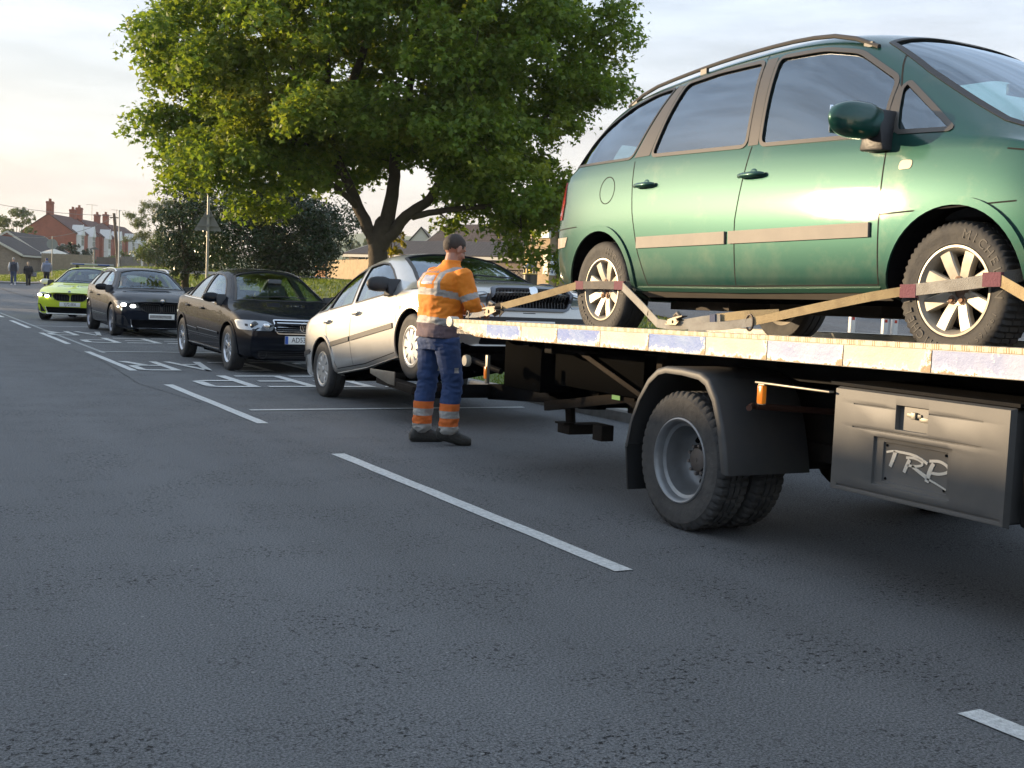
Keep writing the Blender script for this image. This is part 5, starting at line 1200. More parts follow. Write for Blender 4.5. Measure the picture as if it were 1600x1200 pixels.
def make_octavia():
    top = P([(-2.33, .90), (-2.28, .97), (-2.15, 1.02), (-1.95, 1.07), (-1.5, 1.23), (-1.0, 1.37), (-.5, 1.425), (0, 1.435), (.35, 1.40), (.75, 1.22), (1.15, 1.00), (1.35, .94), (1.8, .87), (2.05, .80), (2.17, .73)])
    bot = P([(-2.33, .32), (-2.2, .26), (-1.0, .20), (1.2, .19), (2.0, .2), (2.17, .24)])
    belt = P([(-2.33, .80), (-2.2, .92), (-1.5, .945), (-.5, .915), (.5, .885), (1.0, .865), (1.3, .85), (1.8, .80), (2.17, .66)])
    W = P([(-2.33, .74), (-2.1, .81), (-1.6, .86), (-.8, .87), (.9, .87), (1.4, .86), (1.9, .82), (2.17, .72)])
    Wr = P([(-2.33, .60), (-2.0, .64), (-1.6, .62), (-1.1, .585), (-.5, .58), (.2, .575), (.6, .63), (1.0, .71), (1.2, .72), (1.8, .66), (2.17, .55)])
    zc = P([(-2.33, .88), (-2.2, .98), (-1.95, 1.03), (-1.6, 1.12), (-1.2, 1.26), (-.8, 1.345), (-.3, 1.385), (.1, 1.375), (.4, 1.28), (.8, 1.08), (1.08, .94), (1.35, .91), (1.8, .845), (2.17, .70)])
    S = dict(top=top, bot=bot, belt=belt, W=W, Wr=Wr, zc=zc, paint=SILVER, trim=TRIMG, bulge=.02,
             xs=[-2.33, -2.30, -2.22, -2.12, -1.98, -1.8, -1.6, -1.35, -1.1, -.8, -.5, -.2, .1, .3, .5, .7, .9, 1.1, 1.25, 1.4, 1.6, 1.8, 1.98, 2.09, 2.15, 2.17],
             warp=warp_fn(2.17, -2.33, .20, .22, .03, .0, (.5, .75), pw=2.5))
    pitch = math.atan2(.40, 2.43)
    c = Car('silver_hatchback', 'silver hatchback with its front wheels lifted by the tow arm', 'car', (0, 0, 0), 0, S)
    Rm = Matrix.Rotation(-pi/2, 4, 'Z') @ Matrix.Rotation(-pitch, 4, 'Y')
    RW, FW, R = -1.256, 1.256, .312
    # rear hub goes to y 12.85, z .312
    off = Rm @ Vector((RW, 0, R)); c.root.matrix_world = Matrix.Translation(Vector((5.36, 12.85, .312))-off) @ Rm
    d1 = [(-1.50, .985), (-1.12, .965), (-1.03, 1.235), (-1.20, 1.175)]
    d2 = [(-1.08, .965), (-.335, .935), (-.40, 1.325), (-.70, 1.305), (-.99, 1.24)]
    d3 = [(-.25, .93), (.83, .90), (.74, 1.0), (.42, 1.19), (.22, 1.285), (.02, 1.325), (-.30, 1.335)]
    wins = [roundpoly(q, .03) for q in (d1, d2, d3)]
    ws = [(.40, -.50), (.35, 0), (.40, .50), (.75, .57), (1.06, .66), (1.17, .35), (1.20, 0), (1.17, -.35), (1.06, -.66), (.75, -.57)]
    rw = [(-1.95, -.50), (-1.95, .50), (-1.15, .46), (-1.15, -.46)]
    c.cut([(RW, R), (FW, R)], (-1.9, 1.15), wins, [(ws, .9), (rw, 1.0)], wellr=.365, floor=.28)
    for sg in (-1, 1):
        for w_ in wins: c.drape('side_window', w_, 'S', GLASS, -.008, .08, sg=sg); c.strip('window_seal', w_, .016, 'S', BLACK, .001, .003, sg, closed=True)
        mb = MB()
        for pts in ([(.88, .30), (.93, .6), (.90, .86)], [(-.31, .28), (-.33, .6), (-.30, .92)], [(-.80, .28), (-.95, .5), (-1.08, .72), (-1.10, .95)], [(-.80, .28), (0, .262), (.88, .30)],
                    [(-1.6, .55), (-2.2, .56)], [(1.62, .56), (2.1, .55)], [(1.2, .87), (1.9, .79)]):
            c.strip('s', pts, .008, 'S', SEAM, .0012, 0, sg, mb=mb)
        mb.build('door_seam', SEAM, c.root)
        for a, b in ((-.92, -.345), (-.30, .86)): c.drape('rub_strip', [(a, .535), (b, .535), (b, .585), (a, .585)], 'S', BLACK, .012, .1, .014, sg)
        c.drape('bumper_strip', [(-2.25, .54), (-1.68, .53), (-1.68, .58), (-2.25, .59)], 'S', BLACK, .010, .1, .012, sg)
        c.strip('sill_trim', [(-.86, .215), (0, .205), (.90, .225)], .06, 'S', SILVER, .004, .018, sg)
        for cx in (RW, FW): c.strip('arch_lip', ring(cx, R, .382, .382, 30, -.25, pi+.25), .034, 'S', SILVER, .002, .012, sg)
        door_handle(c, -.10, .80, sg, SILVER); door_handle(c, -1.0, .82, sg, SILVER)
        c.drape('side_repeater', roundpoly([(1.0, .70), (1.05, .70), (1.05, .735), (1.0, .735)], .012), 'S', mat('repeater', (.8, .62, .42)), .003, .03, .006, sg)
        mirror(c.root, .72, .84, .985, sg, BLACK, (.13, .23, .15))
        c.drape('headlight', roundpoly([(sg*.45, .60), (sg*.80, .62), (sg*.79, .73), (sg*.45, .735)], .03), 'F', LENS, .006, .06, .02)
    c.drape('windscreen', ws, 'T', GLASS_C if 0 else glass_mat('blue_screen', (.45, .68, .74), 2.9), -.008, .1); c.strip('screen_seal', ws, .035, 'T', BLACK, .001, .003, closed=True)
    c.drape('rear_window', rw, 'T', GLASS, -.008, .1)
    wipers(c, 1.14, .95, .6)
    g = roundpoly([(-.40, .58), (.40, .58), (.44, .70), (.36, .755), (-.36, .755), (-.44, .70)], .04)
    gr = c.drape('grille', g, 'F', DARK, .012, .08, .02)
    c.strip('grille_frame', g, .026, 'F', mat('grille_grey', (.16, .17, .19), .3, .4), .010, .025, closed=True, parent=gr)
    mb = MB()
    for i in range(23):
        y = -.36+.72*i/22
        if abs(y) > .03 or 1: c.strip('s', [(y, .60), (y, .735)], .010, 'F', BLACK, .014, .012, mb=mb)
    mb.build('grille_slats', BLACK, gr)
    p, n = c.ray('F', 0, .745); b = MB(); b.lathe([(0, .03), (.042, .028), (.048, .01), (.048, -.02)], 24, axis='x', c=(p.x+.012, 0, .745)); b.build('bonnet_badge', CHROME, c.root, True)
    c.drape('bumper_strip', [(-.72, .46), (.72, .46), (.72, .51), (-.72, .51)], 'F', BLACK, .010, .08, .012)
    c.drape('bumper_intake', roundpoly([(-.52, .26), (.52, .26), (.48, .36), (-.48, .36)], .03), 'F', DARK, .003, .08, .01)
    plate(c, '', 0, .42, blue=False)
    interior(c.root, .05, -.85, .30, .84, .92, SEATM)
    for x in (RW, FW):
        for sg in (-1, 1): make_wheel(c.root, x, R, .862, sg, R, .195, .195, 'hubcap', rim_m=mat('hubcap_silver', (.55, .54, .52), .35, .6), nseg=72)
    b = MB(); b.box((-.9, -.6, .15), (.9, .6, .23)); b.tube([(-1.2, -.7, .3), (-1.2, .7, .3)], .04, 8); b.box((.9, -.45, .14), (1.8, .45, .22)); b.tube([(-2.0, .3, .25), (.5, .2, .16)], .03, 8); b.build('underbody', DARK, c.root)
    return c

def make_passat():
    top = P([(-2.37, .92), (-2.3, .99), (-2.1, 1.04), (-1.78, 1.09), (-1.4, 1.24), (-1.0, 1.375), (-.5, 1.455), (-.1, 1.465), (.3, 1.42), (.75, 1.24), (1.15, 1.03), (1.3, .97), (1.7, .90), (2.05, .80), (2.26, .68)])
    bot = P([(-2.37, .30), (-2.2, .24), (-1.0, .19), (1.3, .18), (2.1, .18), (2.26, .2)])
    belt = P([(-2.37, .82), (-2.2, .93), (-1.6, .965), (-.5, .94), (.5, .905), (1.0, .88), (1.3, .86), (1.8, .79), (2.26, .60)])
    W = P([(-2.37, .74), (-2.1, .82), (-1.6, .865), (-.8, .875), (1.0, .875), (1.5, .865), (2.0, .82), (2.26, .73)])
    Wr = P([(-2.37, .60), (-2.0, .64), (-1.6, .60), (-1.1, .56), (-.5, .56), (.2, .565), (.7, .65), (1.12, .74), (1.3, .73), (1.8, .66), (2.26, .55)])
    zc = P([(-2.37, .90), (-2.2, .99), (-1.9, 1.03), (-1.6, 1.12), (-1.2, 1.27), (-.8, 1.36), (-.3, 1.40), (.1, 1.375), (.45, 1.25), (.85, 1.06), (1.15, .94), (1.35, .91), (1.8, .84), (2.26, .66)])
    S = dict(top=top, bot=bot, belt=belt, W=W, Wr=Wr, zc=zc, paint=BLACKP, trim=TRIMG, bulge=.03,
             xs=[-2.37, -2.34, -2.25, -2.1, -1.9, -1.75, -1.5, -1.25, -1.0, -.7, -.4, -.1, .2, .4, .6, .8, 1.0, 1.15, 1.3, 1.5, 1.75, 1.95, 2.1, 2.2, 2.25, 2.26],
             warp=warp_fn(2.26, -2.37, .26, .22, .06, .0, (.5, .75), pw=2.5))
    c = Car('black_saloon', 'black saloon car queued behind the lifted silver hatchback', 'car', (5.28, 18.0, 0), -pi/2, S)
    RW, FW, R = -1.40, 1.37, .317
    d1 = [(-1.42, 1.0), (-1.13, .99), (-1.03, 1.27), (-1.22, 1.185)]
    d2 = [(-1.10, .99), (-.335, .965), (-.40, 1.355), (-.72, 1.34), (-1.0, 1.27)]
    d3 = [(-.25, .96), (.83, .925), (.72, 1.05), (.42, 1.21), (.22, 1.30), (.0, 1.345), (-.30, 1.36)]
    wins = [roundpoly(q, .04) for q in (d1, d2, d3)]
    ws = [(.36, -.50), (.30, 0), (.36, .50), (.75, .58), (1.10, .68), (1.22, .35), (1.25, 0), (1.22, -.35), (1.10, -.68), (.75, -.58)]
    rw = [(-1.72, -.50), (-1.72, .50), (-1.05, .45), (-1.05, -.45)]
    c.cut([(RW, R), (FW, R)], (-1.75, 1.15), wins, [(ws, .93), (rw, 1.04)], wellr=.37, floor=.27)
    for sg in (-1, 1):
        for w_ in wins: c.drape('side_window', w_, 'S', GLASS, -.008, .08, sg=sg); c.strip('window_seal', w_, .014, 'S', BLACK, .001, .003, sg, closed=True)
        c.strip('window_chrome', [(-1.45, .985), (-.3, .955), (.85, .915)], .012, 'S', CHROME, .003, .004, sg)
        mb = MB()
        for pts in ([(.93, .28), (.97, .6), (.92, .87)], [(-.29, .26), (-.31, .6), (-.29, .95)], [(-.95, .28), (-1.0, .5), (-1.14, .75), (-1.14, .97)], [(-.95, .27), (0, .25), (.93, .28)]):
            c.strip('s', pts, .007, 'S', SEAM, .0012, 0, sg, mb=mb)
        mb.build('door_seam', SEAM, c.root)
        for a, b in ((-.95, -.33), (-.28, .90)): c.strip('rub_strip', [(a, .52), (b, .50)], .035, 'S', BLACKP, .004, .01, sg); c.strip('rub_chrome', [(a, .535), (b, .515)], .012, 'S', CHROME, .012, .005, sg)
        c.strip('sill_chrome', [(-.95, .29), (.90, .27)], .014, 'S', CHROME, .004, .005, sg)
        for cx in (RW, FW): c.strip('arch_lip', ring(cx, R, .386, .386, 30, -.25, pi+.25), .030, 'S', BLACKP, .002, .01, sg)
        door_handle(c, -.08, .83, sg, BLACKP); door_handle(c, -1.0, .85, sg, BLACKP)
        mirror(c.root, .78, .86, 1.01, sg, BLACKP, (.13, .22, .14))
        hl = c.drape('headlight', roundpoly([(sg*.44, .595), (sg*.82, .60), (sg*.83, .73), (sg*.50, .725), (sg*.42, .66)], .03), 'F', LENS, .006, .06, .02)
        for yy, rr_ in ((.66, .055), (.53, .042)):
            p, n = c.ray('F', sg*yy, .66); b = MB(); b.lathe([(0, .012), (rr_*.7, .016), (rr_, .010), (rr_*1.1, -.01)], 20, axis='x', c=(p.x+.006, sg*yy, .66)); b.build('headlight_lens', LENSDK if yy > .6 else CHROME, hl, True)
        p, n = c.ray('F', sg*.55, .27); b = MB(); b.lathe([(.0, -.01), (.045, -.01), (.05, .012), (.062, .008), (.065, -.02)], 20, axis='x', c=(p.x+.005, sg*.55, .27)); b.build('fog_lamp', BLACK, c.root, True)
        c.drape('indicator', [(2.0, .60), (2.1, .60), (2.08, .70), (1.98, .70)], 'S', LENS, .004, .04, .01, sg)
    c.drape('windscreen', ws, 'T', GLASS_C, -.008, .1); c.strip('screen_seal', ws, .03, 'T', BLACK, .001, .003, closed=True)
    c.drape('rear_window', rw, 'T', GLASS, -.008, .1); wipers(c, 1.2, .95, .6)
    g = roundpoly([(-.36, .56), (.36, .56), (.40, .62), (.42, .73), (-.42, .73), (-.40, .62)], .03)
    gr = c.drape('grille', g, 'F', DARK, .006, .08, .015); c.strip('grille_frame', g, .016, 'F', CHROME, .010, .012, closed=True, parent=gr)
    mb = MB()
    for i in range(4): z = .595+.034*i; c.strip('s', [(-.38, z), (.38, z)], .012, 'F', CHROME, .012, .006, mb=mb)
    mb.build('grille_slats', CHROME, gr)
    p, n = c.ray('F', 0, .655); b = MB(); X = p.x+.035
    b.tube([(X, .062*cos(2*pi*i/32), .655+.062*sin(2*pi*i/32)) for i in range(33)], .007, 6)
    for l in ([(-.038, .042), (-.016, -.045), (0, -.004), (.016, -.045), (.038, .042)], [(-.018, .055), (0, .008), (.018, .055)]): b.tube([(X, a, .655+q) for a, q in l], .006, 6)
    b.build('bonnet_badge', CHROME, gr, True)
    mb = MB()
    for i in range(4): z = .225+.028*i; c.strip('s', [(-.62, z), (.62, z)], .010, 'F', BLACK, .006, .008, mb=mb)
    c.drape('bumper_intake', roundpoly([(-.66, .205), (.66, .205), (.62, .33), (-.62, .33)], .03), 'F', DARK, .003, .08, .01); mb.build('intake_slats', BLACK, c.root)
    plate(c, 'AD53 LVK' if 0 else 'AD53', -.0, .46) if 0 else None
    o = plate(c, None, 0, .475)
    R_ = Matrix(((0, 0, 1, 0), (1, 0, 0, 0), (0, 1, 0, 0), (0, 0, 0, 1)))
    me = text_mesh('AD53', .098, 0, .0008); me.transform(Matrix.Translation((.0055, -.065, 0)) @ R_ @ Matrix.Diagonal((.86, 1, 1, 1))); link('plate_lettering', me, INK, o)
    interior(c.root, .10, -.80, .30, .85, .95, SEATG)
    b = MB(); b.box((.72, -.10, 1.24), (.75, .10, 1.30)); b.build('interior_mirror', SEATG, c.root, bevel=.01)
    for x in (RW, FW):
        for sg in (-1, 1): make_wheel(c.root, x, R, .865, sg, R, .20, .205, 'seven', rim_m=mat('silver_alloy', (.60, .61, .63), .25, .8), steer=0)
    b = MB(); b.tube([(-.25, 0, 1.47), (-.25, 0, 1.475)], .02, 8); b.box((-1.0, -.6, .15), (1.0, .6, .22)); b.build('underbody', DARK, c.root)
    return c

def make_estate(name, label, loc, rz, pnt, police):
    top = P([(-2.36, .95), (-2.3, 1.05), (-2.2, 1.14), (-1.95, 1.32), (-1.6, 1.40), (-1.0, 1.435), (-.4, 1.44), (0, 1.43), (.25, 1.39), (.65, 1.22), (1.05, 1.03), (1.2, .97), (1.6, .91), (2.0, .83), (2.28, .74)])
    bot = P([(-2.36, .30), (-2.2, .22), (-1.0, .17), (1.3, .16), (2.1, .16), (2.28, .18)])
    belt = P([(-2.36, .90), (-2.2, 1.0), (-1.6, 1.0), (-.5, .95), (.5, .91), (1.0, .885), (1.3, .86), (1.8, .80), (2.28, .66)])
    W = P([(-2.36, .78), (-2.1, .86), (-1.6, .905), (-.8, .91), (1.0, .91), (1.5, .905), (2.0, .88), (2.28, .80)])
    Wr = P([(-2.36, .60), (-2.0, .59), (-1.6, .58), (-.5, .58), (.15, .575), (.6, .66), (1.02, .76), (1.2, .76), (1.8, .70), (2.28, .60)])
    zc = P([(-2.36, .93), (-2.25, 1.06), (-2.0, 1.25), (-1.6, 1.34), (-1.0, 1.375), (-.3, 1.38), (.1, 1.34), (.4, 1.22), (.8, 1.03), (1.05, .93), (1.3, .90), (1.8, .84), (2.28, .71)])
    S = dict(top=top, bot=bot, belt=belt, W=W, Wr=Wr, zc=zc, paint=pnt, trim=TRIMG, bulge=.02,
             xs=[-2.36, -2.32, -2.22, -2.08, -1.9, -1.6, -1.3, -1.0, -.7, -.4, -.1, .15, .35, .55, .75, .95, 1.1, 1.25, 1.5, 1.75, 1.95, 2.1, 2.2, 2.26, 2.28],
             warp=warp_fn(2.28, -2.36, .24, .18, .05, .0, (.5, .75), pw=2.5))
    c = Car(name, label, 'car', loc, rz, S)
    RW, FW, R = -1.42, 1.42, .33
    d1 = [(-1.95, 1.05), (-1.30, 1.02), (-1.22, 1.31), (-1.6, 1.295), (-1.85, 1.22)]
    d2 = [(-1.20, 1.015), (-.335, .98), (-.36, 1.345), (-.72, 1.34), (-1.14, 1.32)]
    d3 = [(-.27, .975), (.78, .93), (.66, 1.03), (.36, 1.19), (.16, 1.28), (-.05, 1.33), (-.29, 1.345)]
    wins = [roundpoly(q, .03) for q in (d1, d2, d3)]
    ws = [(.27, -.51), (.22, 0), (.27, .51), (.62, .60), (1.0, .70), (1.12, .35), (1.15, 0), (1.12, -.35), (1.0, -.70), (.62, -.60)]
    rw = [(-2.22, -.52), (-2.22, .52), (-1.98, .50), (-1.98, -.50)]
    c.cut([(RW, R), (FW, R)], (-2.1, 1.05), wins, [(ws, .93), (rw, 1.1)], wellr=.38, floor=.27)
    gls = GLASS
    for sg in (-1, 1):
        for w_ in wins: c.drape('side_window', w_, 'S', gls, -.008, .1, sg=sg); c.strip('window_seal', w_, .014, 'S', BLACK, .001, .003, sg, closed=True)
        mb = MB()
        for pts in ([(.95, .26), (.98, .6), (.93, .87)], [(-.30, .24), (-.32, .6), (-.30, .97)], [(-1.0, .28), (-1.06, .5), (-1.2, .75), (-1.22, 1.0)], [(-1.0, .24), (.95, .24)]): c.strip('s', pts, .007, 'S', SEAM, .0012, 0, sg, mb=mb)
        mb.build('door_seam', SEAM, c.root)
        for cx in (RW, FW): c.strip('arch_lip', ring(cx, R, .392, .392, 24, -.2, pi+.2), .026, 'S', pnt, .002, .008, sg)
        door_handle(c, -.10, .82, sg, pnt, rnd=False); door_handle(c, -1.05, .85, sg, pnt, rnd=False)
        mirror(c.root, .74, .88, 1.00, sg, WHITE if police else BLACKP, (.13, .23, .14))
        hl = c.drape('headlight', roundpoly([(sg*.46, .60), (sg*.86, .655), (sg*.88, .735), (sg*.72, .735), (sg*.46, .70)], .02), 'F', LENSDK, .006, .05, .02)
        for yy, zz in ((.76, .665), (.58, .640)):
            p, n = c.ray('F', sg*yy, zz); b = MB(); b.prism([(sg*yy+a, zz+q) for a, q in ((-.055, .0), (-.035, -.03), (.035, -.03), (.055, .0), (.035, .03), (-.035, .03))], p.x, p.x+.028, 'x'); b.build('headlight_lens', HEADLIT, hl)
        c.drape('side_intake', roundpoly([(sg*.62, .22), (sg*.84, .26), (sg*.86, .46), (sg*.74, .44)], .03), 'F', BLACK, .004, .06, .01)
        # roof rails
        pts = [c.ray('T', -1.9+2.0*i/10, sg*.56)[0]+Vector((0, 0, .005+.035*min(1, sin(pi*i/10)*3))) for i in range(11)]
        b = MB(); b.tube(pts, .014, 8); b.build('roof_rail', BLACK if police else CHROME, c.root, True)
    c.drape('windscreen', ws, 'T', GLASS_C, -.008, .1); c.strip('screen_seal', ws, .03, 'T', BLACK, .001, .003, closed=True)
    c.drape('rear_window', rw, 'T', GLASS, -.008, .1); wipers(c, 1.1, .95, .6)
    for sg in (-1, 1):
        g = roundpoly([(sg*.025, .52), (sg*.32, .53), (sg*.42, .60), (sg*.42, .69), (sg*.36, .715), (sg*.05, .70), (sg*.02, .64)], .03)
        gr = c.drape('grille', g, 'F', DARK, .006, .06, .015); c.strip('grille_frame', g, .012, 'F', BLACK, .010, .010, closed=True, parent=gr)
        mb = MB()
        for i in range(9): y = sg*(.06+.04*i); c.strip('s', [(y, .54), (y, .70)], .010, 'F', BLACK, .010, .010, mb=mb)
        mb.build('grille_slats', BLACK, gr)
    it = c.drape('bumper_intake', roundpoly([(-.56, .20), (.56, .20), (.62, .36), (-.62, .36)], .03), 'F', DARK, .004, .06, .01)
    c.strip('intake_frame', [(-.62, .375), (-.58, .19), (.58, .19), (.62, .375)], .016, 'F', CHROME if not police else WHITE, .006, .01)
    c.strip('bumper_lip', [(-.88, .24), (-.62, .175), (.62, .175), (.88, .24)], .03, 'F', WHITE if police else pnt, .004, .012)
    p, n = c.ray('F', 0, .755); b = MB(); b.lathe([(0, .012), (.036, .010), (.041, 0), (.041, -.02)], 24, axis='x', c=(p.x, 0, .755)); o = b.build('bonnet_badge', CHROME, c.root, True)
    b = MB(); X = p.x+.0125
    for a, q in ((1, 1), (-1, -1)): b.prism([(0, .755), (a*.024, .755), (a*.017, .755+q*.017), (0, .755+q*.024)], X, X+.001, 'x')
    b.build('badge_quarter', mat('badge_blue', (.03, .22, .6), .3), o)
    if police:
        plate(c, 'YJ72 EEX', 0, .435, blue=False)
        b = MB(); b.box((-.42, -.56, 1.475), (-.14, .56, 1.53)); o = b.build('light_bar', mat('lightbar_grey', (.42, .42, .40), .3), c.root, bevel=.02)
        b = MB()
        for y in (-.4, .4): b.box((-.34, y-.03, 1.40), (-.22, y+.03, 1.48))
        b.build('light_bar_foot', BLACK, o)
        b = MB(); b.box((-.425, -.50, 1.487), (-.135, -.18, 1.518)); b.box((-.425, .18, 1.487), (-.135, .50, 1.518)); b.build('light_bar_lens', mat('blue_lens', (.02, .06, .35), .15, coat=1), o)
        # lettering on the bonnet, reversed-out dark on lime, reading upright from the front
        me = text_mesh('POLICE', .24, 0, 0)
        bm = bmesh.new(); bm.from_mesh(me); bmesh.ops.triangulate(bm, faces=bm.faces[:]); bmesh.ops.subdivide_edges(bm, edges=[e for e in bm.edges if e.calc_length() > .05], cuts=2)
        for v in bm.verts:
            y, xx = v.co.x*1.15, 1.60-v.co.y*.75; q, n = c.ray('T', xx, y); v.co = q+n*.003
        bm.to_mesh(me); bm.free(); link('bonnet_lettering', me, mat('livery_blue', (.10, .16, .22), .5), c.root)
        for sg in (-1, 1):
            mb = MB(); mi = []
            for i in range(8):
                a = -2.1+.5*i
                for k in range(2):
                    c.drape('x', [(a, .42+.26*k), (a+.5, .42+.26*k), (a+.5, .68+.26*k), (a, .68+.26*k)], 'S', None, .0025, .1, 0, sg, mb=mb, mi=(i+k) % 2)
            mb.build('livery_check', [mat('livery_yellow', (.60, .70, .03), .4), mat('livery_deep_blue', (.01, .05, .30), .4)], c.root, True)
    else:
        p_ = plate(c, '', -.0, .435, blue=False); 
        b = MB(); b.box((.002, -.24, -.035), (.0052, .20, .03)); b.build('plate_smudge', mat('blurred_grey', (.35, .34, .32), .5, noise=(20, .6, (.12, .12, .12))), p_)
    interior(c.root, .0, -.95, .30, .88, .95, SEATM)
    if not police:
        person_bust(c.root, (-.05, -.36, .52))
    for x in (RW, FW):
        for sg in (-1, 1): make_wheel(c.root, x, R, .90, sg, R, .225, .235, 'multi', rim_m=mat('grey_alloy', (.30, .30, .32), .3, .8))
    b = MB(); b.box((-1.0, -.6, .13), (1.0, .6, .2)); b.build('underbody', DARK, c.root)
    return c
def person_bust(parent, loc):
    pass
# ------------------------------------------------------------------ recovery truck
def rel(o, root):
    """mesh given in world coordinates -> local to its root"""
    o.data.transform(Matrix.Translation(-Vector(root.location))); return o
def rail_paint(name, c1, c2, peel):
    m = mat(name, c1, .5, bump=(45, .2)); nt = m.node_tree; b = nt.nodes['Principled BSDF']; L = nt.links.new
    tc = nt.nodes.new('ShaderNodeTexCoord'); n = nt.nodes.new('ShaderNodeTexNoise'); n.inputs['Scale'].default_value = 22; n.inputs['Detail'].default_value = 8; n.inputs['Roughness'].default_value = .7
    L(tc.outputs['Object'], n.inputs['Vector']); sx = nt.nodes.new('ShaderNodeSeparateXYZ'); L(tc.outputs['Generated'], sx.inputs[0])
    # film is lifting along its lower edge and its ends
    h = nt.nodes.new('ShaderNodeMapRange'); h.inputs[1].default_value = .45; h.inputs[2].default_value = 0; h.inputs[3].default_value = 0; h.inputs[4].default_value = .28; L(sx.outputs['Z'], h.inputs[0])
    e1 = nt.nodes.new('ShaderNodeMapRange'); e1.inputs[1].default_value = .12; e1.inputs[2].default_value = 0; e1.inputs[4].default_value = .2; L(sx.outputs['Y'], e1.inputs[0]); e1.inputs[4].default_value = .26
    a = nt.nodes.new('ShaderNodeMath'); a.operation = 'ADD'; L(n.outputs['Fac'], a.inputs[0]); L(h.outputs[0], a.inputs[1])
    a2 = nt.nodes.new('ShaderNodeMath'); a2.operation = 'ADD'; L(a.outputs[0], a2.inputs[0]); L(e1.outputs[0], a2.inputs[1])
    r = nt.nodes.new('ShaderNodeMapRange'); r.inputs[1].default_value = .63; r.inputs[2].default_value = .655; L(a2.outputs[0], r.inputs[0])
    r2 = nt.nodes.new('ShaderNodeMapRange'); r2.inputs[1].default_value = .745; r2.inputs[2].default_value = .77; L(a2.outputs[0], r2.inputs[0])
    n2 = nt.nodes.new('ShaderNodeTexNoise'); n2.inputs['Scale'].default_value = 5; L(tc.outputs['Object'], n2.inputs['Vector'])
    v = nt.nodes.new('ShaderNodeMapRange'); v.inputs[1].default_value = .4; v.inputs[2].default_value = .65; L(n2.outputs['Fac'], v.inputs[0])
    m0 = nt.nodes.new('ShaderNodeMixRGB'); m0.inputs[1].default_value = (*c1, 1); m0.inputs[2].default_value = (*c2, 1); L(v.outputs[0], m0.inputs[0])
    m1 = nt.nodes.new('ShaderNodeMixRGB'); m1.inputs[2].default_value = (*peel, 1); L(r.outputs[0], m1.inputs[0]); L(m0.outputs[0], m1.inputs[1])
    m2 = nt.nodes.new('ShaderNodeMixRGB'); m2.inputs[2].default_value = (.30, .19, .09, 1); L(r2.outputs[0], m2.inputs[0]); L(m1.outputs[0], m2.inputs[1])
    L(m2.outputs[0], b.inputs['Base Color'])
    bp = next(x for x in nt.nodes if x.type == 'BUMP'); L(a2.outputs[0], bp.inputs['Height']); bp.inputs['Distance'].default_value = .012; bp.inputs['Strength'].default_value = .35
    return m
STEEL = mat('painted_steel_dark', (.012, .012, .013), .6, .1, noise=(7, .5, (.02, .018, .015)), bump=(160, .1), spec=.04)
GRIME = mat('grimy_steel', (.022, .019, .017), .8, .1, noise=(6, .6, (.045, .036, .028)), bump=(120, .15), spec=.08)
GUARD = mat('mudguard_plastic', (.055, .055, .057), .55, noise=(5, .6, (.085, .08, .07)), bump=(300, .06))
BOXM = mat('toolbox_plastic', (.085, .083, .080), .5, noise=(6, .5, (.12, .115, .105)), bump=(400, .05))
CREAM = rail_paint('cream_film', (.52, .50, .42), (.46, .43, .35), (.70, .68, .60))
BLUEF = rail_paint('blue_film', (.07, .16, .48), (.16, .27, .52), (.62, .62, .58))
LILAC = rail_paint('lilac_film', (.28, .33, .52), (.38, .42, .56), (.68, .68, .66))
def rail_lip():
    m = mat('perforated_lip', (.66, .58, .40), .45, .2); nt = m.node_tree; b = nt.nodes['Principled BSDF']; L = nt.links.new
    tc = nt.nodes.new('ShaderNodeTexCoord'); mp = nt.nodes.new('ShaderNodeMapping'); mp.inputs['Scale'].default_value = (1, 1, 1); L(tc.outputs['Object'], mp.inputs[0])
    w = nt.nodes.new('ShaderNodeTexWave'); w.wave_type = 'BANDS'; w.bands_direction = 'Y'; w.inputs['Scale'].default_value = 4.4; w.inputs['Distortion'].default_value = 4; w.inputs['Detail'].default_value = 3; w.inputs['Detail Scale'].default_value = 6; L(mp.outputs[0], w.inputs['Vector'])
    w2 = nt.nodes.new('ShaderNodeTexWave'); w2.wave_type = 'BANDS'; w2.bands_direction = 'Y'; w2.inputs['Scale'].default_value = 26; w2.inputs['Distortion'].default_value = 2; L(mp.outputs[0], w2.inputs['Vector'])
    mu = nt.nodes.new('ShaderNodeMath'); mu.operation = 'MULTIPLY'; L(w.outputs['Fac'], mu.inputs[0]); L(w2.outputs['Fac'], mu.inputs[1])
    r = nt.nodes.new('ShaderNodeMapRange'); r.inputs[1].default_value = .30; r.inputs[2].default_value = .42; L(mu.outputs[0], r.inputs[0])
    mx = nt.nodes.new('ShaderNodeMixRGB'); mx.inputs[1].default_value = (.52, .48, .38, 1); mx.inputs[2].default_value = (.30, .21, .12, 1); L(r.outputs[0], mx.inputs[0]); L(mx.outputs[0], b.inputs['Base Color'])
    return m
LIP = rail_lip()
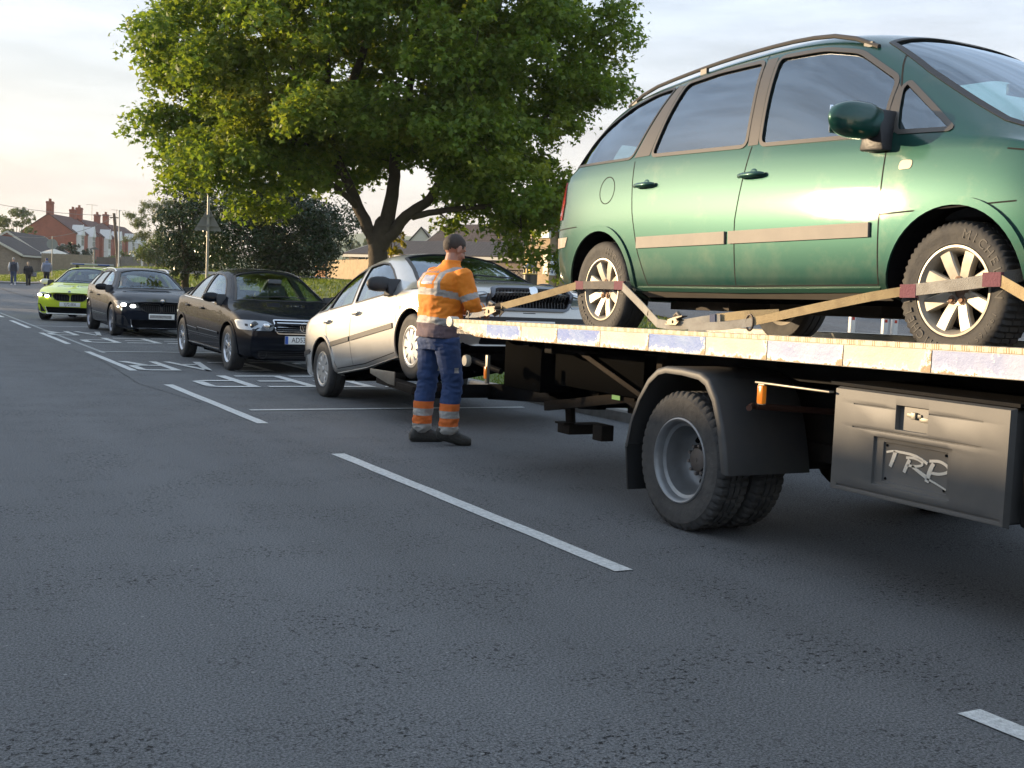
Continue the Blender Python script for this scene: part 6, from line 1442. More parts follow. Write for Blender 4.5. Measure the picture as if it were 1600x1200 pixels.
def make_truck():
    root = empty('recovery_truck', (5.15, 5.3, 0), 0, 'flatbed recovery truck with a low painted side rail and black mudguards', 'truck')
    def dz(y): return -.019*(y-5.27)         # the bed falls a little towards its tail
    RX = 3.95; zt = lambda y: 1.105+dz(y); H = .122
    # deck plate
    b = MB(); ys = [-1.5, 8.30]
    b.add([(3.99, ys[0], 1.035+dz(ys[0])), (6.31, ys[0], 1.035+dz(ys[0])), (6.31, ys[1], 1.035+dz(ys[1])), (3.99, ys[1], 1.035+dz(ys[1])),
           (3.99, ys[0], 1.0+dz(ys[0])), (6.31, ys[0], 1.0+dz(ys[0])), (6.31, ys[1], 1.0+dz(ys[1])), (3.99, ys[1], 1.0+dz(ys[1]))],
          [(0, 1, 2, 3), (7, 6, 5, 4), (0, 4, 5, 1), (1, 5, 6, 2), (2, 6, 7, 3), (3, 7, 4, 0)])
    deck = rel(b.build('deck', mat('checker_plate', (.10, .10, .10), .5, .5, noise=(6, .6, (.16, .12, .08)), bump=(25, .6)), root), root)
    for side, X, s in (('n', RX, 1), ('f', 6.35, -1)):
        edges = [7.72, 7.19, 6.70, 6.18, 5.66, 5.13, 4.63, 4.10, 3.58, 3.05, 2.5, 1.9, 1.3, .7, 0, -.7, -1.5]
        mats = [BLUEF, CREAM, BLUEF, CREAM, BLUEF, CREAM, LILAC, CREAM, LILAC, CREAM, LILAC, CREAM, LILAC, CREAM, LILAC, CREAM]
        core = MB(); prof = [(8.30, zt(8.3)), (-1.5, zt(-1.5)), (-1.5, zt(-1.5)-H), (7.72, zt(7.7)-H), (7.90, zt(7.9)-H+.004), (8.28, zt(8.2)-.05)]
        core.prism(prof, X, X+s*.05, 'x'); r_ = rel(core.build('side_rail', CREAM, root, bevel=.004), root)
        for i in range(len(edges)-1):
            y1, y0 = edges[i], edges[i+1]; q = MB(); n = 8; vs = []
            for k in range(n+1):
                y = y0+.003+(y1-y0-.006)*k/n; vs += [(X-s*.003, y, zt(y)-H+.004), (X-s*.0035, y, zt(y)-.022)]
            q.add(vs, [(2*k, 2*k+1, 2*k+3, 2*k+2) for k in range(n)]); o = q.build('rail_film', mats[i], root, fix=False); rel(o, root)
        l = MB(); l.add([], []); vs = []; yy = lin(-1.5, 8.27, 60)
        for y in yy: z = zt(y); vs += [(X-s*.007, y, z-.018), (X-s*.009, y, z+.004), (X+s*.012, y, z+.007), (X+s*.055, y, z+.004)]
        l.add(vs, [(4*k+j, 4*k+j+1, 4*k+j+5, 4*k+j+4) for k in range(len(yy)-1) for j in range(3)]); rel(l.build('rail_lip', LIP, root, True, 30, fix=False), root)
        t = MB(); t.prism([(8.34+.055*cos(a), zt(8.3)-.018+.042*sin(a)) for a in [2*pi*i/14 for i in range(14)]], X-s*.012, X+s*.06, 'x'); rel(t.build('rail_end', CREAM, root, bevel=.006), root)
    # under-deck frame: dark outer channel under the rail, cross members, chassis rails
    b = MB()
    for X in (4.52, 5.80): b.beam((X, -1.5, .935+dz(-1.5)), (X, 7.9, .915+dz(7.9)), .08, .13)
    for y in [-1, 0, 1, 2, 3, 4, 5, 6, 7, 7.75]: b.box((4.30, y-.04, .93+dz(y)), (6.0, y+.04, .995+dz(y)))
    for X in (4.72, 5.58): b.beam((X, -1.5, .80), (X, 8.2, .76), .09, .26)
    rel(b.build('deck_frame', STEEL, root), root)
    b = MB()
    for X in (4.70, 5.60): b.beam((X, -1.5, .58), (X, 6.9, .58), .08, .22)
    b.tube([(4.2, 5.25, .385), (6.1, 5.25, .385)], .065, 12); b.ball((5.15, 5.25, .385), .19, 16, 10)
    b.box((4.62, 4.6, .42), (4.70, 5.95, .52)); b.box((5.60, 4.6, .42), (5.68, 5.95, .52)); b.tube([(5.15, 5.2, .42), (5.15, 1, .5)], .05, 8)
    b.box((4.3, 1.0, .38), (4.7, 2.6, .85)); b.box((4.45, 2.9, .40), (4.7, 4.3, .80))
    rel(b.build('chassis', GRIME, root, bevel=.006), root)
    # rear wheels, twin tyres
    R = .387; hy = 5.33
    tyre_m = mat('truck_tyre', (.035, .035, .036), .8, noise=(9, .7, (.085, .082, .076)), bump=(30, .3))
    grey = mat('steel_wheel', (.26, .27, .28), .42, .5, noise=(5, .5, (.17, .16, .15)), bump=(20, .15))
    for s, X in ((1, 3.955), (-1, 6.345)):
        for k in range(2):
            x0 = X+s*.245*k; w = .215
            cx = x0+s*w/2; M = Matrix.Translation((cx-5.15, hy-5.3, R)) @ Matrix.Rotation(-pi/2 if s > 0 else pi/2, 4, 'Z')
            h = w/2; rr = .232; out = k == 0
            hb = MB()
            if out: hb.lathe([(0, h*.12), (.010, h*.12), (.012, h*.16), (.058, h*.17), (.066, h*.22), (.068, h*.60), (.095, h*.62), (.10, h*.7)], 32)
            else: hb.lathe([(0, 0), (.1, 0), (.1, h*.5), (0, h*.5)], 16)
            hub = hb.build('wheel', mat('hub_grey', (.15, .135, .125), .6, .4, noise=(20, .6, (.08, .06, .05))), root, True); hub.matrix_local = M
            b = MB(); prof = [(rr, -h*.80), (rr+.012, -h*.94), (rr+.03, -h*.93), (rr+.055, -h*.985), (R*.83, -h*1.0), (R*.90, -h*.985), (R*.905, -h*.97), (R*.955, -h*.90), (R*.985, -h*.82), (R, -h*.74), (R, -h*.40), (R*.97, -h*.39), (R*.97, -h*.30), (R, -h*.29), (R, -h*.05), (R*.97, -h*.04), (R*.97, h*.04), (R, h*.05), (R, h*.29), (R*.97, h*.3), (R*.97, h*.39), (R, h*.4), (R, h*.74), (R*.985, h*.82), (R*.9, h), (rr+.03, h*.93), (rr, h*.8)]
            N = 192; b.lathe(prof, N, closed=True); kk = len(prof)
            for i in range(N):
                if i % 4 == 0:
                    for j in list(range(7, 11))+list(range(21, 24)):
                        v = b.v[i*kk+j]; q = math.hypot(v[0], v[2]); f = (q-.013)/q; b.v[i*kk+j] = (v[0]*f, v[1], v[2]*f)
                if (i % 8) in (2, 3):
                    for j in (13, 14, 17, 18):
                        v = b.v[i*kk+j]; q = math.hypot(v[0], v[2]); f = (q-.010)/q; b.v[i*kk+j] = (v[0]*f, v[1], v[2]*f)
            b.build('tyre', tyre_m, hub, True, 25)
            b = MB()
            if out:
                b.lathe([(rr+.006, -h*.80), (rr+.008, -h*.95), (rr, -h*.99), (rr-.008, -h*.95), (rr-.016, -h*.80), (rr-.020, -h*.55), (rr-.038, -h*.45), (rr-.045, h*.2), (rr-.055, h*.75), (rr-.09, h*.98), (.125, h*.98), (.10, h*.70), (.078, h*.66)], 72)
                b.build('rim', grey, hub, True, 50)
                for i in range(6): a = 2*pi*i/6+.25; q = MB(); q.lathe([(0, h*.90), (.026, h*.90), (.027, h*.975)], 14, c=(.147*cos(a), 0, .147*sin(a))); q.build('hand_hole', DARK, hub, True)
                for i in range(10):
                    a = 2*pi*i/10+.2; q = MB(); q.lathe([(0, h*.18), (.009, h*.18), (.011, h*.22), (.011, h*.50), (.014, h*.54), (.014, h*.62)], 6, c=(.080*cos(a), 0, .080*sin(a))); q.build('wheel_nut', mat('nut_steel', (.20, .18, .17), .5, .6), hub)
            else:
                b.lathe([(rr, -h*.8), (rr-.02, 0), (rr, h*.8)], 40); b.build('rim', DARK, hub, True)
        # mudguard: arched shell over the pair, angular shoulders, flap behind
        if s > 0: xo, xi = 3.925, 4.50
        else: xo, xi = 6.375, 5.80
        arc = [(5.83, .40), (5.79, .56), (5.72, .70), (5.63, .82), (5.54, .885), (5.46, .905), (5.30, .905), (5.14, .895), (5.06, .865), (4.985, .77), (4.93, .64), (4.89, .50), (4.865, .37)]
        inn = [(5.79, .40), (5.755, .55), (5.685, .685), (5.60, .79), (5.52, .845), (5.45, .862), (5.30, .862), (5.15, .85), (5.09, .825), (5.025, .745), (4.975, .63), (4.94, .50), (4.915, .38)]
        g = MB(); n = len(arc); vs = []
        for (a, c_), (d, e) in zip(arc, inn):
            f = ((a*.75+d*.25), (c_*.75+e*.25))
            vs += [(xo, d, e), (xo, f[0], f[1]), (xo+s*.012, a, c_), (xi, a, c_), (xi, d+(a-d)*.6, e+(c_-e)*.6), (xo+s*.02, d+(a-d)*.6, e+(c_-e)*.6)]
        fs = [(6*i+j, 6*i+(j+1) % 6, 6*i+6+(j+1) % 6, 6*i+6+j) for i in range(n-1) for j in range(6)]+[tuple(range(6)), tuple(range(6*n-6, 6*n))]
        g.add(vs, fs); mg = rel(g.build('mudguard', GUARD, root, bevel=.008), root)
        f = MB(); f.add([(xo+s*.005, 5.825, .42), (xi, 5.825, .42), (xi, 5.80, .15), (xo+s*.012, 5.795, .15), (xo+s*.005, 5.81, .42), (xi, 5.81, .42), (xi, 5.785, .15), (xo+s*.012, 5.78, .15)], [(0, 1, 2, 3), (7, 6, 5, 4), (0, 4, 5, 1), (1, 5, 6, 2), (2, 6, 7, 3), (3, 7, 4, 0)]); o = rel(f.build('mud_flap', mat('mud_flap', (.012, .012, .012), .8), root), root); 
        f = MB(); f.tube([(xo+s*.18, 4.90, .74), (xo+s*.02, 4.74, .745), ], .016, 10); f.tube([(xo+s*.16, 4.85, .74), (5.15-s*.45, 4.85, .70)], .018, 8); rel(f.build('guard_stay', mat('rusty_pipe', (.10, .045, .03), .7, .4), root, True), root)
        # side marker lamp on its bar
        f = MB(); f.box((xo, 4.62, .775), (xo+s*.03, 4.665, .872)); lm = rel(f.build('marker_lamp', AMBER, root, bevel=.008), root)
        f = MB(); f.box((xo-s*.002, 4.15 if s > 0 else 3.6, .878), (xo+s*.03, 4.68, .887)); f.box((xo+s*.010, 4.622, .772), (xo+s*.03, 4.668, .882)); rel(f.build('lamp_bar', mat('galvanised', (.26, .24, .20), .5, .6), root, bevel=.002), root)
    # toolbox, near side
    x = 3.955; y0, y1, z0, z1 = 3.16, 4.15, .425, .915
    b = MB()
    b.box((x+.025, y0+.012, z0+.012), (x+.46, y1-.012, z1-.012)); tbx = rel(b.build('toolbox', BOXM, root, bevel=.02, bseg=3), root)
    # lid with a latch recess and a framed badge recess: built as a grid with sunken cells
    def panel(name, yc, zc_, holes, depth, rim, m):
        ys = sorted(set([yc[0], yc[1]]+[h[0] for h in holes]+[h[1] for h in holes])); zs = sorted(set([zc_[0], zc_[1]]+[h[2] for h in holes]+[h[3] for h in holes]))
        b = MB(); dep = {}
        for i in range(len(ys)-1):
            for j in range(len(zs)-1):
                cy, cz = (ys[i]+ys[i+1])/2, (zs[j]+zs[j+1])/2; d = 0
                for h in holes:
                    if h[0] < cy < h[1] and h[2] < cz < h[3]: d = max(d, h[4])
                dep[i, j] = d; b.add([(x+d, ys[i], zs[j]), (x+d, ys[i+1], zs[j]), (x+d, ys[i+1], zs[j+1]), (x+d, ys[i], zs[j+1])], [(0, 1, 2, 3)])
        for i in range(len(ys)-1):
            for j in range(len(zs)-1):
                for di, dj in ((1, 0), (0, 1)):
                    o = dep.get((i+di, j+dj))
                    if o is not None and o != dep[i, j]:
                        a = dep[i, j]
                        if di: b.add([(x+a, ys[i+1], zs[j]), (x+o, ys[i+1], zs[j]), (x+o, ys[i+1], zs[j+1]), (x+a, ys[i+1], zs[j+1])], [(0, 1, 2, 3)])
                        else: b.add([(x+a, ys[i], zs[j+1]), (x+o, ys[i], zs[j+1]), (x+o, ys[i+1], zs[j+1]), (x+a, ys[i+1], zs[j+1])], [(0, 1, 2, 3)])
        Y0, Y1, Z0, Z1 = yc[0], yc[1], zc_[0], zc_[1]
        b.add([(x, Y0, Z0), (x, Y1, Z0), (x, Y1, Z1), (x, Y0, Z1), (x+.03, Y0-.008, Z0-.008), (x+.03, Y1+.008, Z0-.008), (x+.03, Y1+.008, Z1+.008), (x+.03, Y0-.008, Z1+.008)], [(0, 4, 5, 1), (1, 5, 6, 2), (2, 6, 7, 3), (3, 7, 4, 0)])
        return b
    b = panel('lid', (y0+.012, y1-.012), (z0+.012, z1-.012), [(3.585, 3.765, .755, .862, .045), (3.445, 3.885, .495, .71, .012), (3.475, 3.835, .515, .69, .020),
              (3.16+.03, 4.10, .452, .462, .006), (3.30, 4.02, .735, .740, .006), (3.77, 4.02, .84, .844, .004), (3.30, 3.58, .84, .844, .004)], 0, 0, BOXM)
    lid = rel(b.build('toolbox_lid', BOXM, root, bevel=.0025, fix=True), root)
    b = MB(); b.box((x+.018, 3.64, .815), (x+.045, 3.72, .832)); b.box((x+.010, 3.665, .808), (x+.03, 3.69, .838)); b.box((x+.02, 3.60, .80), (x+.035, 3.65, .82)); rel(b.build('latch', mat('galvanised', (.26, .24, .20)), lid, bevel=.002), root)
    # badge: hand-drawn brush capitals T R P
    b = MB(); bx = x+.016
    def stroke(pts, w0, w1):
        Q = []
        for i in range(len(pts)-1):
            a0, a1, a2, a3 = pts[max(0, i-1)], pts[i], pts[i+1], pts[min(len(pts)-1, i+2)]
            for k in range(4): t = k/4; Q.append(tuple(.5*(2*a1[j]+(a2[j]-a0[j])*t+(2*a0[j]-5*a1[j]+4*a2[j]-a3[j])*t*t+(3*a1[j]-a0[j]-3*a2[j]+a3[j])*t**3) for j in (0, 1)))
        pts = Q+[pts[-1]]; n = len(pts); L = []; R_ = []
        for i, (yy, zz) in enumerate(pts):
            a = pts[max(0, i-1)]; c_ = pts[min(n-1, i+1)]; dx, dy = c_[0]-a[0], c_[1]-a[1]; l = math.hypot(dx, dy) or 1; w = 1.35*(w0+(w1-w0)*i/(n-1))
            L.append((yy-dy/l*w/2, zz+dx/l*w/2)); R_.append((yy+dy/l*w/2, zz-dx/l*w/2))
        vs = [(bx, 3.82-p[0], .52+p[1]) for p in L]+[(bx, 3.82-p[0], .52+p[1]) for p in R_]+[(bx+.004, 3.82-p[0], .52+p[1]) for p in L]+[(bx+.004, 3.82-p[0], .52+p[1]) for p in R_]
        fs = [(i, i+1, n+i+1, n+i) for i in range(n-1)]+[(i, 2*n+i, 2*n+i+1, i+1) for i in range(n-1)]+[(n+i, n+i+1, 3*n+i+1, 3*n+i) for i in range(n-1)]
        b.add(vs, fs)
    stroke([(.0, .127), (.04, .136), (.10, .137), (.155, .134), (.20, .122), (.235, .108)], .007, .009)
    stroke([(.052, .136), (.044, .11), (.034, .085), (.026, .066)], .016, .012)
    stroke([(.135, .112), (.122, .085), (.108, .052)], .014, .012)
    stroke([(.115, .118), (.16, .122), (.20, .113), (.205, .098), (.17, .088), (.125, .085)], .008, .008)
    stroke([(.15, .086), (.19, .068), (.232, .050)], .009, .012)
    stroke([(.268, .115), (.252, .085), (.236, .030)], .014, .016)
    stroke([(.245, .122), (.30, .127), (.342, .112), (.345, .090), (.30, .074), (.258, .073)], .009, .009)
    stroke([(.236, .045), (.28, .033), (.345, .012)], .006, .004)
    rel(b.build('badge_lettering', mat('badge_cream', (.62, .58, .50), .5), lid), root)
    b = MB()
    for yy in (3.49, 3.82):
        for zz in (.528, .677): b.lathe([(0, .015), (.006, .016), (.006, .021)], 8, axis='x', c=(x, yy, zz))
    rel(b.build('rivets', DARK, lid, True), root)
    b = MB(); b.prism([(3.13, .44), (3.13, .92), (2.3, .92), (2.1, .70), (2.2, .40)], 3.99, 4.6, 'x'); b.box((3.99, 1.2, .35), (4.4, 2.1, .8)); rel(b.build('side_tank', STEEL, root, bevel=.02), root)
    b = MB(); b.box((3.98, 3.15, .915), (4.6, 4.2, .93)); rel(b.build('toolbox_shelf', STEEL, root), root)
    # tail: hanging crossbeam box, outrigger with foot, braces, lamps
    b = MB()
    b.prism([(8.15, .93), (8.15, .62), (7.95, .50), (7.45, .44), (7.2, .46), (7.15, .93)], 4.60, 4.68, 'x'); b.prism([(8.15, .93), (8.15, .72), (7.95, .52), (7.35, .42), (7.0, .40), (6.95, .93)], 5.64, 5.75, 'x')
    b.box((4.45, 7.98, .62), (5.9, 8.16, .86)); b.box((4.60, 7.3, .46), (5.7, 7.9, .72)); b.box((4.2, 7.2, .86), (6.1, 7.3, .93))
    rel(b.build('tail_frame', STEEL, root, bevel=.006), root)
    b = MB(); b.box((4.32, 7.55, .55), (5.95, 8.12, .90)); b.box((4.40, 6.2, .62), (4.56, 7.5, .92)); rel(b.build('tow_unit', mat('unit_black', (.006, .006, .006), .9, spec=0), root, bevel=.01), root)
    b = MB(); b.beam((4.78, 7.92, .72), (4.80, 7.88, .28), .06, .06); b.box((4.74, 7.80, .20), (5.10, 7.98, .275)); b.box((4.70, 7.82, .275), (4.80, 7.96, .29)); rel(b.build('stabiliser_foot', GRIME, root, bevel=.006), root)
    b = MB(); b.beam((4.56, 7.85, .42), (4.50, 6.55, .62), .05, .07); b.beam((4.50, 7.6, .90), (4.50, 6.5, .55), .04, .06); b.beam((4.36, 7.2, .92), (4.36, 6.2, .62), .012, .035); b.box((4.40, 6.15, .50), (4.62, 6.35, .92)); b.box((4.3, 6.9, .88), (4.5, 7.3, .895)); b.box((4.47, 6.92, .27), (4.57, 7.04, .38)); rel(b.build('brace', GRIME, root, bevel=.004), root)
    b = MB(); b.box((4.46, 6.70, .58), (4.462, 6.80, .65)); rel(b.build('inspection_label', mat('label_green', (.12, .42, .10), .5), root), root)
    b = MB(); b.box((3.985, 7.755, .60), (4.01, 7.79, .81)); br = rel(b.build('lamp_bracket', mat('galvanised', (.26, .24, .20)), root, bevel=.003), root)
    b = MB(); b.box((3.972, 7.755, .635), (3.985, 7.785, .725)); rel(b.build('marker_lamp', AMBER, br, bevel=.004), root)
    b = MB(); b.tube([(4.02, 8.08, .755), (4.10, 7.75, .69)], .022, 10); hd = rel(b.build('control_lever', STEEL, root, True), root)
    b = MB(); b.lathe([(0, .035), (.020, .034), (.042, .02), (.046, .0), (.040, -.02), (0, -.02)], 24, axis='x', c=(3.985, 8.10, .745)); rel(b.build('lever_knob', mat('knob_cream', (.42, .38, .30), .4), hd, True), root)
    # wheel-lift boom reaching under the silver car
    b = MB(); b.beam((5.36, 7.6, .50), (5.36, 10.25, .30), .16, .15); b.beam((5.36, 7.2, .62), (5.36, 8.7, .45), .22, .20); b.beam((4.50, 10.20, .31), (6.22, 10.20, .31), .12, .12); boom = rel(b.build('lift_boom', STEEL, root, bevel=.008), root)
    for s, X in ((-1, 4.47), (1, 6.25)):
        b = MB(); b.beam((X, 10.05, .33), (X, 10.95, .36), .14, .07); b.tube([(X-s*.22, 10.92, .385), (X+s*.02, 10.92, .385)], .045, 10); b.tube([(X-s*.22, 10.05, .36), (X+s*.02, 10.05, .36)], .045, 10); rel(b.build('wheel_cradle', GRIME, boom, bevel=.004), root)
        b = MB(); b.prism([(10.46, .34), (10.46, .47), (11.08, .455), (11.08, .41), (10.62, .345)], X+s*.072, X+s*.085, 'x'); rel(b.build('cradle_plate', mat('pale_steel', (.28, .26, .22), .55, .5, noise=(8, .6, (.16, .13, .1))), boom, bevel=.003), root)
    # air hoses, cables
    b = MB(); rnd = random.Random(2)
    for i in range(7):
        p0 = Vector((4.62+.02*i, 6.9, .8)); pts = []
        for k in range(12): t = k/11; pts.append(p0+Vector((.04*sin(t*7+i), -1.0*t+.8*t*t, -.22*sin(pi*t)-rnd.random()*.01)))
        b.tube(pts, .009, 6)
    rel(b.build('air_hose', BLACK, root, True), root)
    # cab, out of the picture on the right but part of the truck
    b = MB(); b.prism([(-1.7, .55), (-1.7, 2.35), (-2.2, 2.45), (-3.2, 2.35), (-3.65, 1.55), (-3.72, .55)], 4.05, 6.25, 'x'); rel(b.build('cab', mat('cab_white', (.7, .7, .68), .3, coat=.6), root, bevel=.06), root)
    for X in (4.05, 6.25):
        b = MB(); s = -1 if X < 5 else 1
        b.lathe([(0, -s*.0), (.23, 0), (.38, s*.02), (.385, -s*.2), (0, -s*.2)], 40, axis='x', c=(X, -2.7, .385)); rel(b.build('wheel', RUBBER, root, True), root)
    return root
make_truck()

# ------------------------------------------------------------------ lashing straps
WEB = mat('strap_webbing', (.46, .36, .20), .85, noise=(12, .7, (.30, .22, .12)), bump=(220, .5))
WEBG = mat('strap_grey', (.36, .35, .32), .85, noise=(12, .7, (.22, .20, .17)), bump=(220, .5))
WEBD = mat('strap_dark', (.14, .13, .12), .85, noise=(12, .6, (.22, .19, .15)), bump=(220, .5))
PURP = mat('strap_sleeve', (.15, .05, .07), .8, bump=(100, .3))
def ribbon(name, pts, w, m, parent, wd=(0, 0, 1), th=.004, twist=0):
    """webbing along a polyline; wd is the width direction"""
    P_ = []; pts = [Vector(p) for p in pts]
    for i in range(len(pts)-1):
        for k in range(6): P_.append(pts[i].lerp(pts[i+1], k/6))
    P_.append(pts[-1]); b = MB(); vs = []; n = len(P_)
    for i, p in enumerate(P_):
        d = (P_[min(i+1, n-1)]-P_[max(0, i-1)]).normalized(); wv = Vector(wd)
        wv = (Matrix.Rotation(twist*i/n, 3, d) @ (wv-d*wv.dot(d)).normalized()); nn = d.cross(wv)
        for a, c in ((-1, -1), (1, -1), (1, 1), (-1, 1)): vs.append(p+wv*a*w/2+nn*c*th/2)
    fs = [(4*i+j, 4*i+(j+1) % 4, 4*i+4+(j+1) % 4, 4*i+4+j) for i in range(n-1) for j in range(4)]+[(0, 1, 2, 3), (4*n-1, 4*n-2, 4*n-3, 4*n-4)]
    b.add(vs, fs); return b.build(name, m, parent, True, 30)
def buckle(parent, c, d, s=1.):
    c = Vector(c); d = Vector(d).normalized(); M = Matrix.Translation(c) @ d.to_track_quat('X', 'Z').to_matrix().to_4x4() @ Matrix.Scale(s, 4)
    b = MB()
    for y in (-.032, .032): b.prism([(-.09, -.012), (.06, -.018), (.10, .01), (.05, .035), (-.05, .022)], y-.003, y+.003, 'y')
    b.tube([(.02, -.035, .008), (.02, .035, .008)], .014, 10); b.tube([(-.07, -.035, 0), (-.07, .035, 0)], .008, 8); b.tube([(.08, -.035, .012), (.08, .035, .012)], .008, 8)
    b.prism([(-.06, .02), (.06, .036), (.13, .05), (.135, .058), (.05, .050), (-.06, .03)], -.028, .028, 'y')
    b.tube([(.03, 0, .03), (.0, 0, .055), (.04, 0, .075), (.07, 0, .05), (.05, 0, .03)], .02, 8)
    me = b.mesh('ratchet'); me.transform(M); return link('ratchet', me, mat('ratchet_steel', (.14, .12, .10), .45, .6, noise=(20, .6, (.28, .24, .18))), parent, True, 35)
def hook(parent, c, r=.028, ax='y'):
    c = Vector(c); b = MB(); pts = []
    for i in range(17):
        a = 2*pi*i/18; pts.append(c+Vector((0, r*cos(a)*.75, r*1.15*sin(a))))
    b.tube(pts, .006, 7); return b.build('strap_hook', mat('dark_iron', (.05, .04, .035), .5, .6), parent, True)
def strap1():
    root = empty('wheel_strap', (0, 0, 0), 0, 'sandy webbing strap and ratchet holding the rear wheel of the green people carrier', 'strap', 'straps lashing the people carrier wheels')
    root.location = (4.15, 6.7, 1.1); q = Vector(root.location)
    def rl(o): o.data.transform(Matrix.Translation(-q)); return o
    W1 = Vector((4.245, 6.96, 1.345)); W2 = Vector((4.245, 6.42, 1.352))
    rl(ribbon('webbing', [(4.03, 7.66, 1.17), (4.13, 7.3, 1.255), W1], .05, WEB, root, th=.006))
    rl(ribbon('webbing', [W1, (4.238, 6.7, 1.35), W2], .052, WEBD, root, th=.01))
    for c, d in ((W1, (0, -1, 0)), (W2, (0, 1, 0))): rl(ribbon('sleeve', [c+Vector(d)*-.03, c+Vector(d)*.08], .056, PURP, root, th=.016))
    rl(ribbon('webbing', [W2, (4.42, 6.22, 1.385), (4.6, 6.1, 1.40)], .05, WEBD, root)); rl(ribbon('webbing', [W1, (4.42, 7.05, 1.38), (4.6, 7.1, 1.38)], .05, WEBD, root))
    rl(ribbon('webbing', [W2, (4.16, 6.05, 1.225), (4.06, 5.74, 1.135)], .052, WEBG, root, th=.006))
    rl(ribbon('webbing', [(4.06, 5.74, 1.135), (4.05, 5.60, 1.130), (4.05, 5.46, 1.135)], .05, WEBG, root, th=.006))
    rl(hook(root, (4.12, 5.91, 1.175))); rl(buckle(root, (4.05, 5.56, 1.145), (0, -1, .05), .7))
    rl(buckle(root, (4.04, 7.78, 1.125), (0, 1, -.25), 1.05)); rl(ribbon('webbing', [(4.03, 7.86, 1.12), (4.02, 8.02, 1.095), (4.0, 8.16, 1.085)], .04, WEBG, root, twist=.6))
    rl(hook(root, (4.0, 8.14, 1.085), .03))
    rl(ribbon('webbing', [(4.03, 7.80, 1.16), (4.06, 7.70, 1.185), (4.02, 7.62, 1.14), (4.05, 7.72, 1.11)], .04, mat('strap_black', (.04, .035, .03), .9), root))
    rl(ribbon('webbing', [(4.05, 5.46, 1.14), (4.06, 5.30, 1.165), (4.08, 5.18, 1.18)], .06, WEBG, root, th=.01))
    rl(ribbon('webbing', [(4.08, 5.24, 1.185), (4.12, 5.02, 1.215), (4.2, 4.85, 1.23)], .045, WEB, root))
    rl(ribbon('sleeve', [(4.065, 5.25, 1.172), (4.07, 5.21, 1.176)], .066, mat('strap_blue', (.03, .05, .12), .7), root, th=.014))
def strap2():
    root = empty('wheel_strap', (4.15, 4.0, 1.1), 0, 'long sandy webbing strap running forward to the front wheel of the green people carrier', 'strap', 'straps lashing the people carrier wheels'); q = Vector(root.location)
    def rl(o): o.data.transform(Matrix.Translation(-q)); return o
    A = Vector((4.235, 4.03, 1.365)); B = Vector((4.235, 3.51, 1.425))
    rl(ribbon('webbing', [(4.03, 5.40, 1.128), (4.05, 5.1, 1.15), (4.08, 4.90, 1.18)], .045, WEBG, root)); rl(hook(root, (4.075, 4.93, 1.175), .036))
    rl(ribbon('webbing', [(4.08, 4.92, 1.18), (4.14, 4.5, 1.27), (4.20, 4.2, 1.335), A], .044, WEB, root, twist=.25))
    rl(ribbon('webbing', [A, (4.228, 3.75, 1.395), B], .054, WEBG, root, th=.012))
    for c, d in ((A, (0, -1, .03)), (B, (0, 1, -.03))): rl(ribbon('sleeve', [c+Vector(d)*-.02, c+Vector(d)*.075], .062, PURP, root, th=.02))
    rl(ribbon('webbing', [B, (4.40, 3.42, 1.47), (4.62, 3.30, 1.52)], .055, WEBD, root)); rl(ribbon('webbing', [A, (4.45, 4.12, 1.40), (4.6, 4.15, 1.40)], .055, WEBD, root))
    rl(ribbon('webbing', [B, (4.20, 3.35, 1.365), (4.1, 3.0, 1.25), (4.05, 2.6, 1.17)], .05, WEB, root))
    rl(hook(root, (4.05, 2.58, 1.16)))
strap1(); strap2()
# ------------------------------------------------------------------ people
from mathutils import noise as MN
SKIN = mat('skin', (.42, .22, .15), .55, bump=(60, .1))
def loft(b, st, n=20, mi=0, e=.85):
    """st: list of (centre, half-axis vector a, half-axis vector b)"""
    vs = []
    for c, a, q in st:
        c, a, q = Vector(c), Vector(a), Vector(q)
        for j in range(n):
            t = 2*pi*j/n; ct, s_ = cos(t), sin(t); vs.append(c+a*(abs(ct)**e*(1 if ct > 0 else -1))+q*(abs(s_)**e*(1 if s_ > 0 else -1)))
    k = len(st); fs = [(i*n+j, i*n+(j+1) % n, (i+1)*n+(j+1) % n, (i+1)*n+j) for i in range(k-1) for j in range(n)]+[tuple(range(n))[::-1], tuple(range((k-1)*n, k*n))]
    b.add(vs, fs, mi)
def limb(b, pts, rad, n=14):
    """pts joints; smooth tapered tube with rounded ends"""
    P_ = [Vector(p) for p in pts]; Q = []; R_ = []
    for i in range(len(P_)-1):
        a0 = P_[max(i-1, 0)]; a1 = P_[i]; a2 = P_[i+1]; a3 = P_[min(i+2, len(P_)-1)]
        for k in range(6):
            t = k/6; Q.append(.5*((2*a1)+(a2-a0)*t+(2*a0-5*a1+4*a2-a3)*t*t+(3*a1-a0-3*a2+a3)*t**3)); R_.append(rad[i]+(rad[i+1]-rad[i])*t)
    Q.append(P_[-1]); R_.append(rad[-1]); d0 = (Q[0]-Q[1]).normalized(); d1 = (Q[-1]-Q[-2]).normalized()
    Q = [Q[0]+d0*R_[0]*.6]+Q+[Q[-1]+d1*R_[-1]*.6]; R_ = [R_[0]*.55]+R_+[R_[-1]*.55]; b.tube(Q, R_, n)
def fuse(b, vox, sm=2): return remesh(b.mesh('f'), vox, sm)
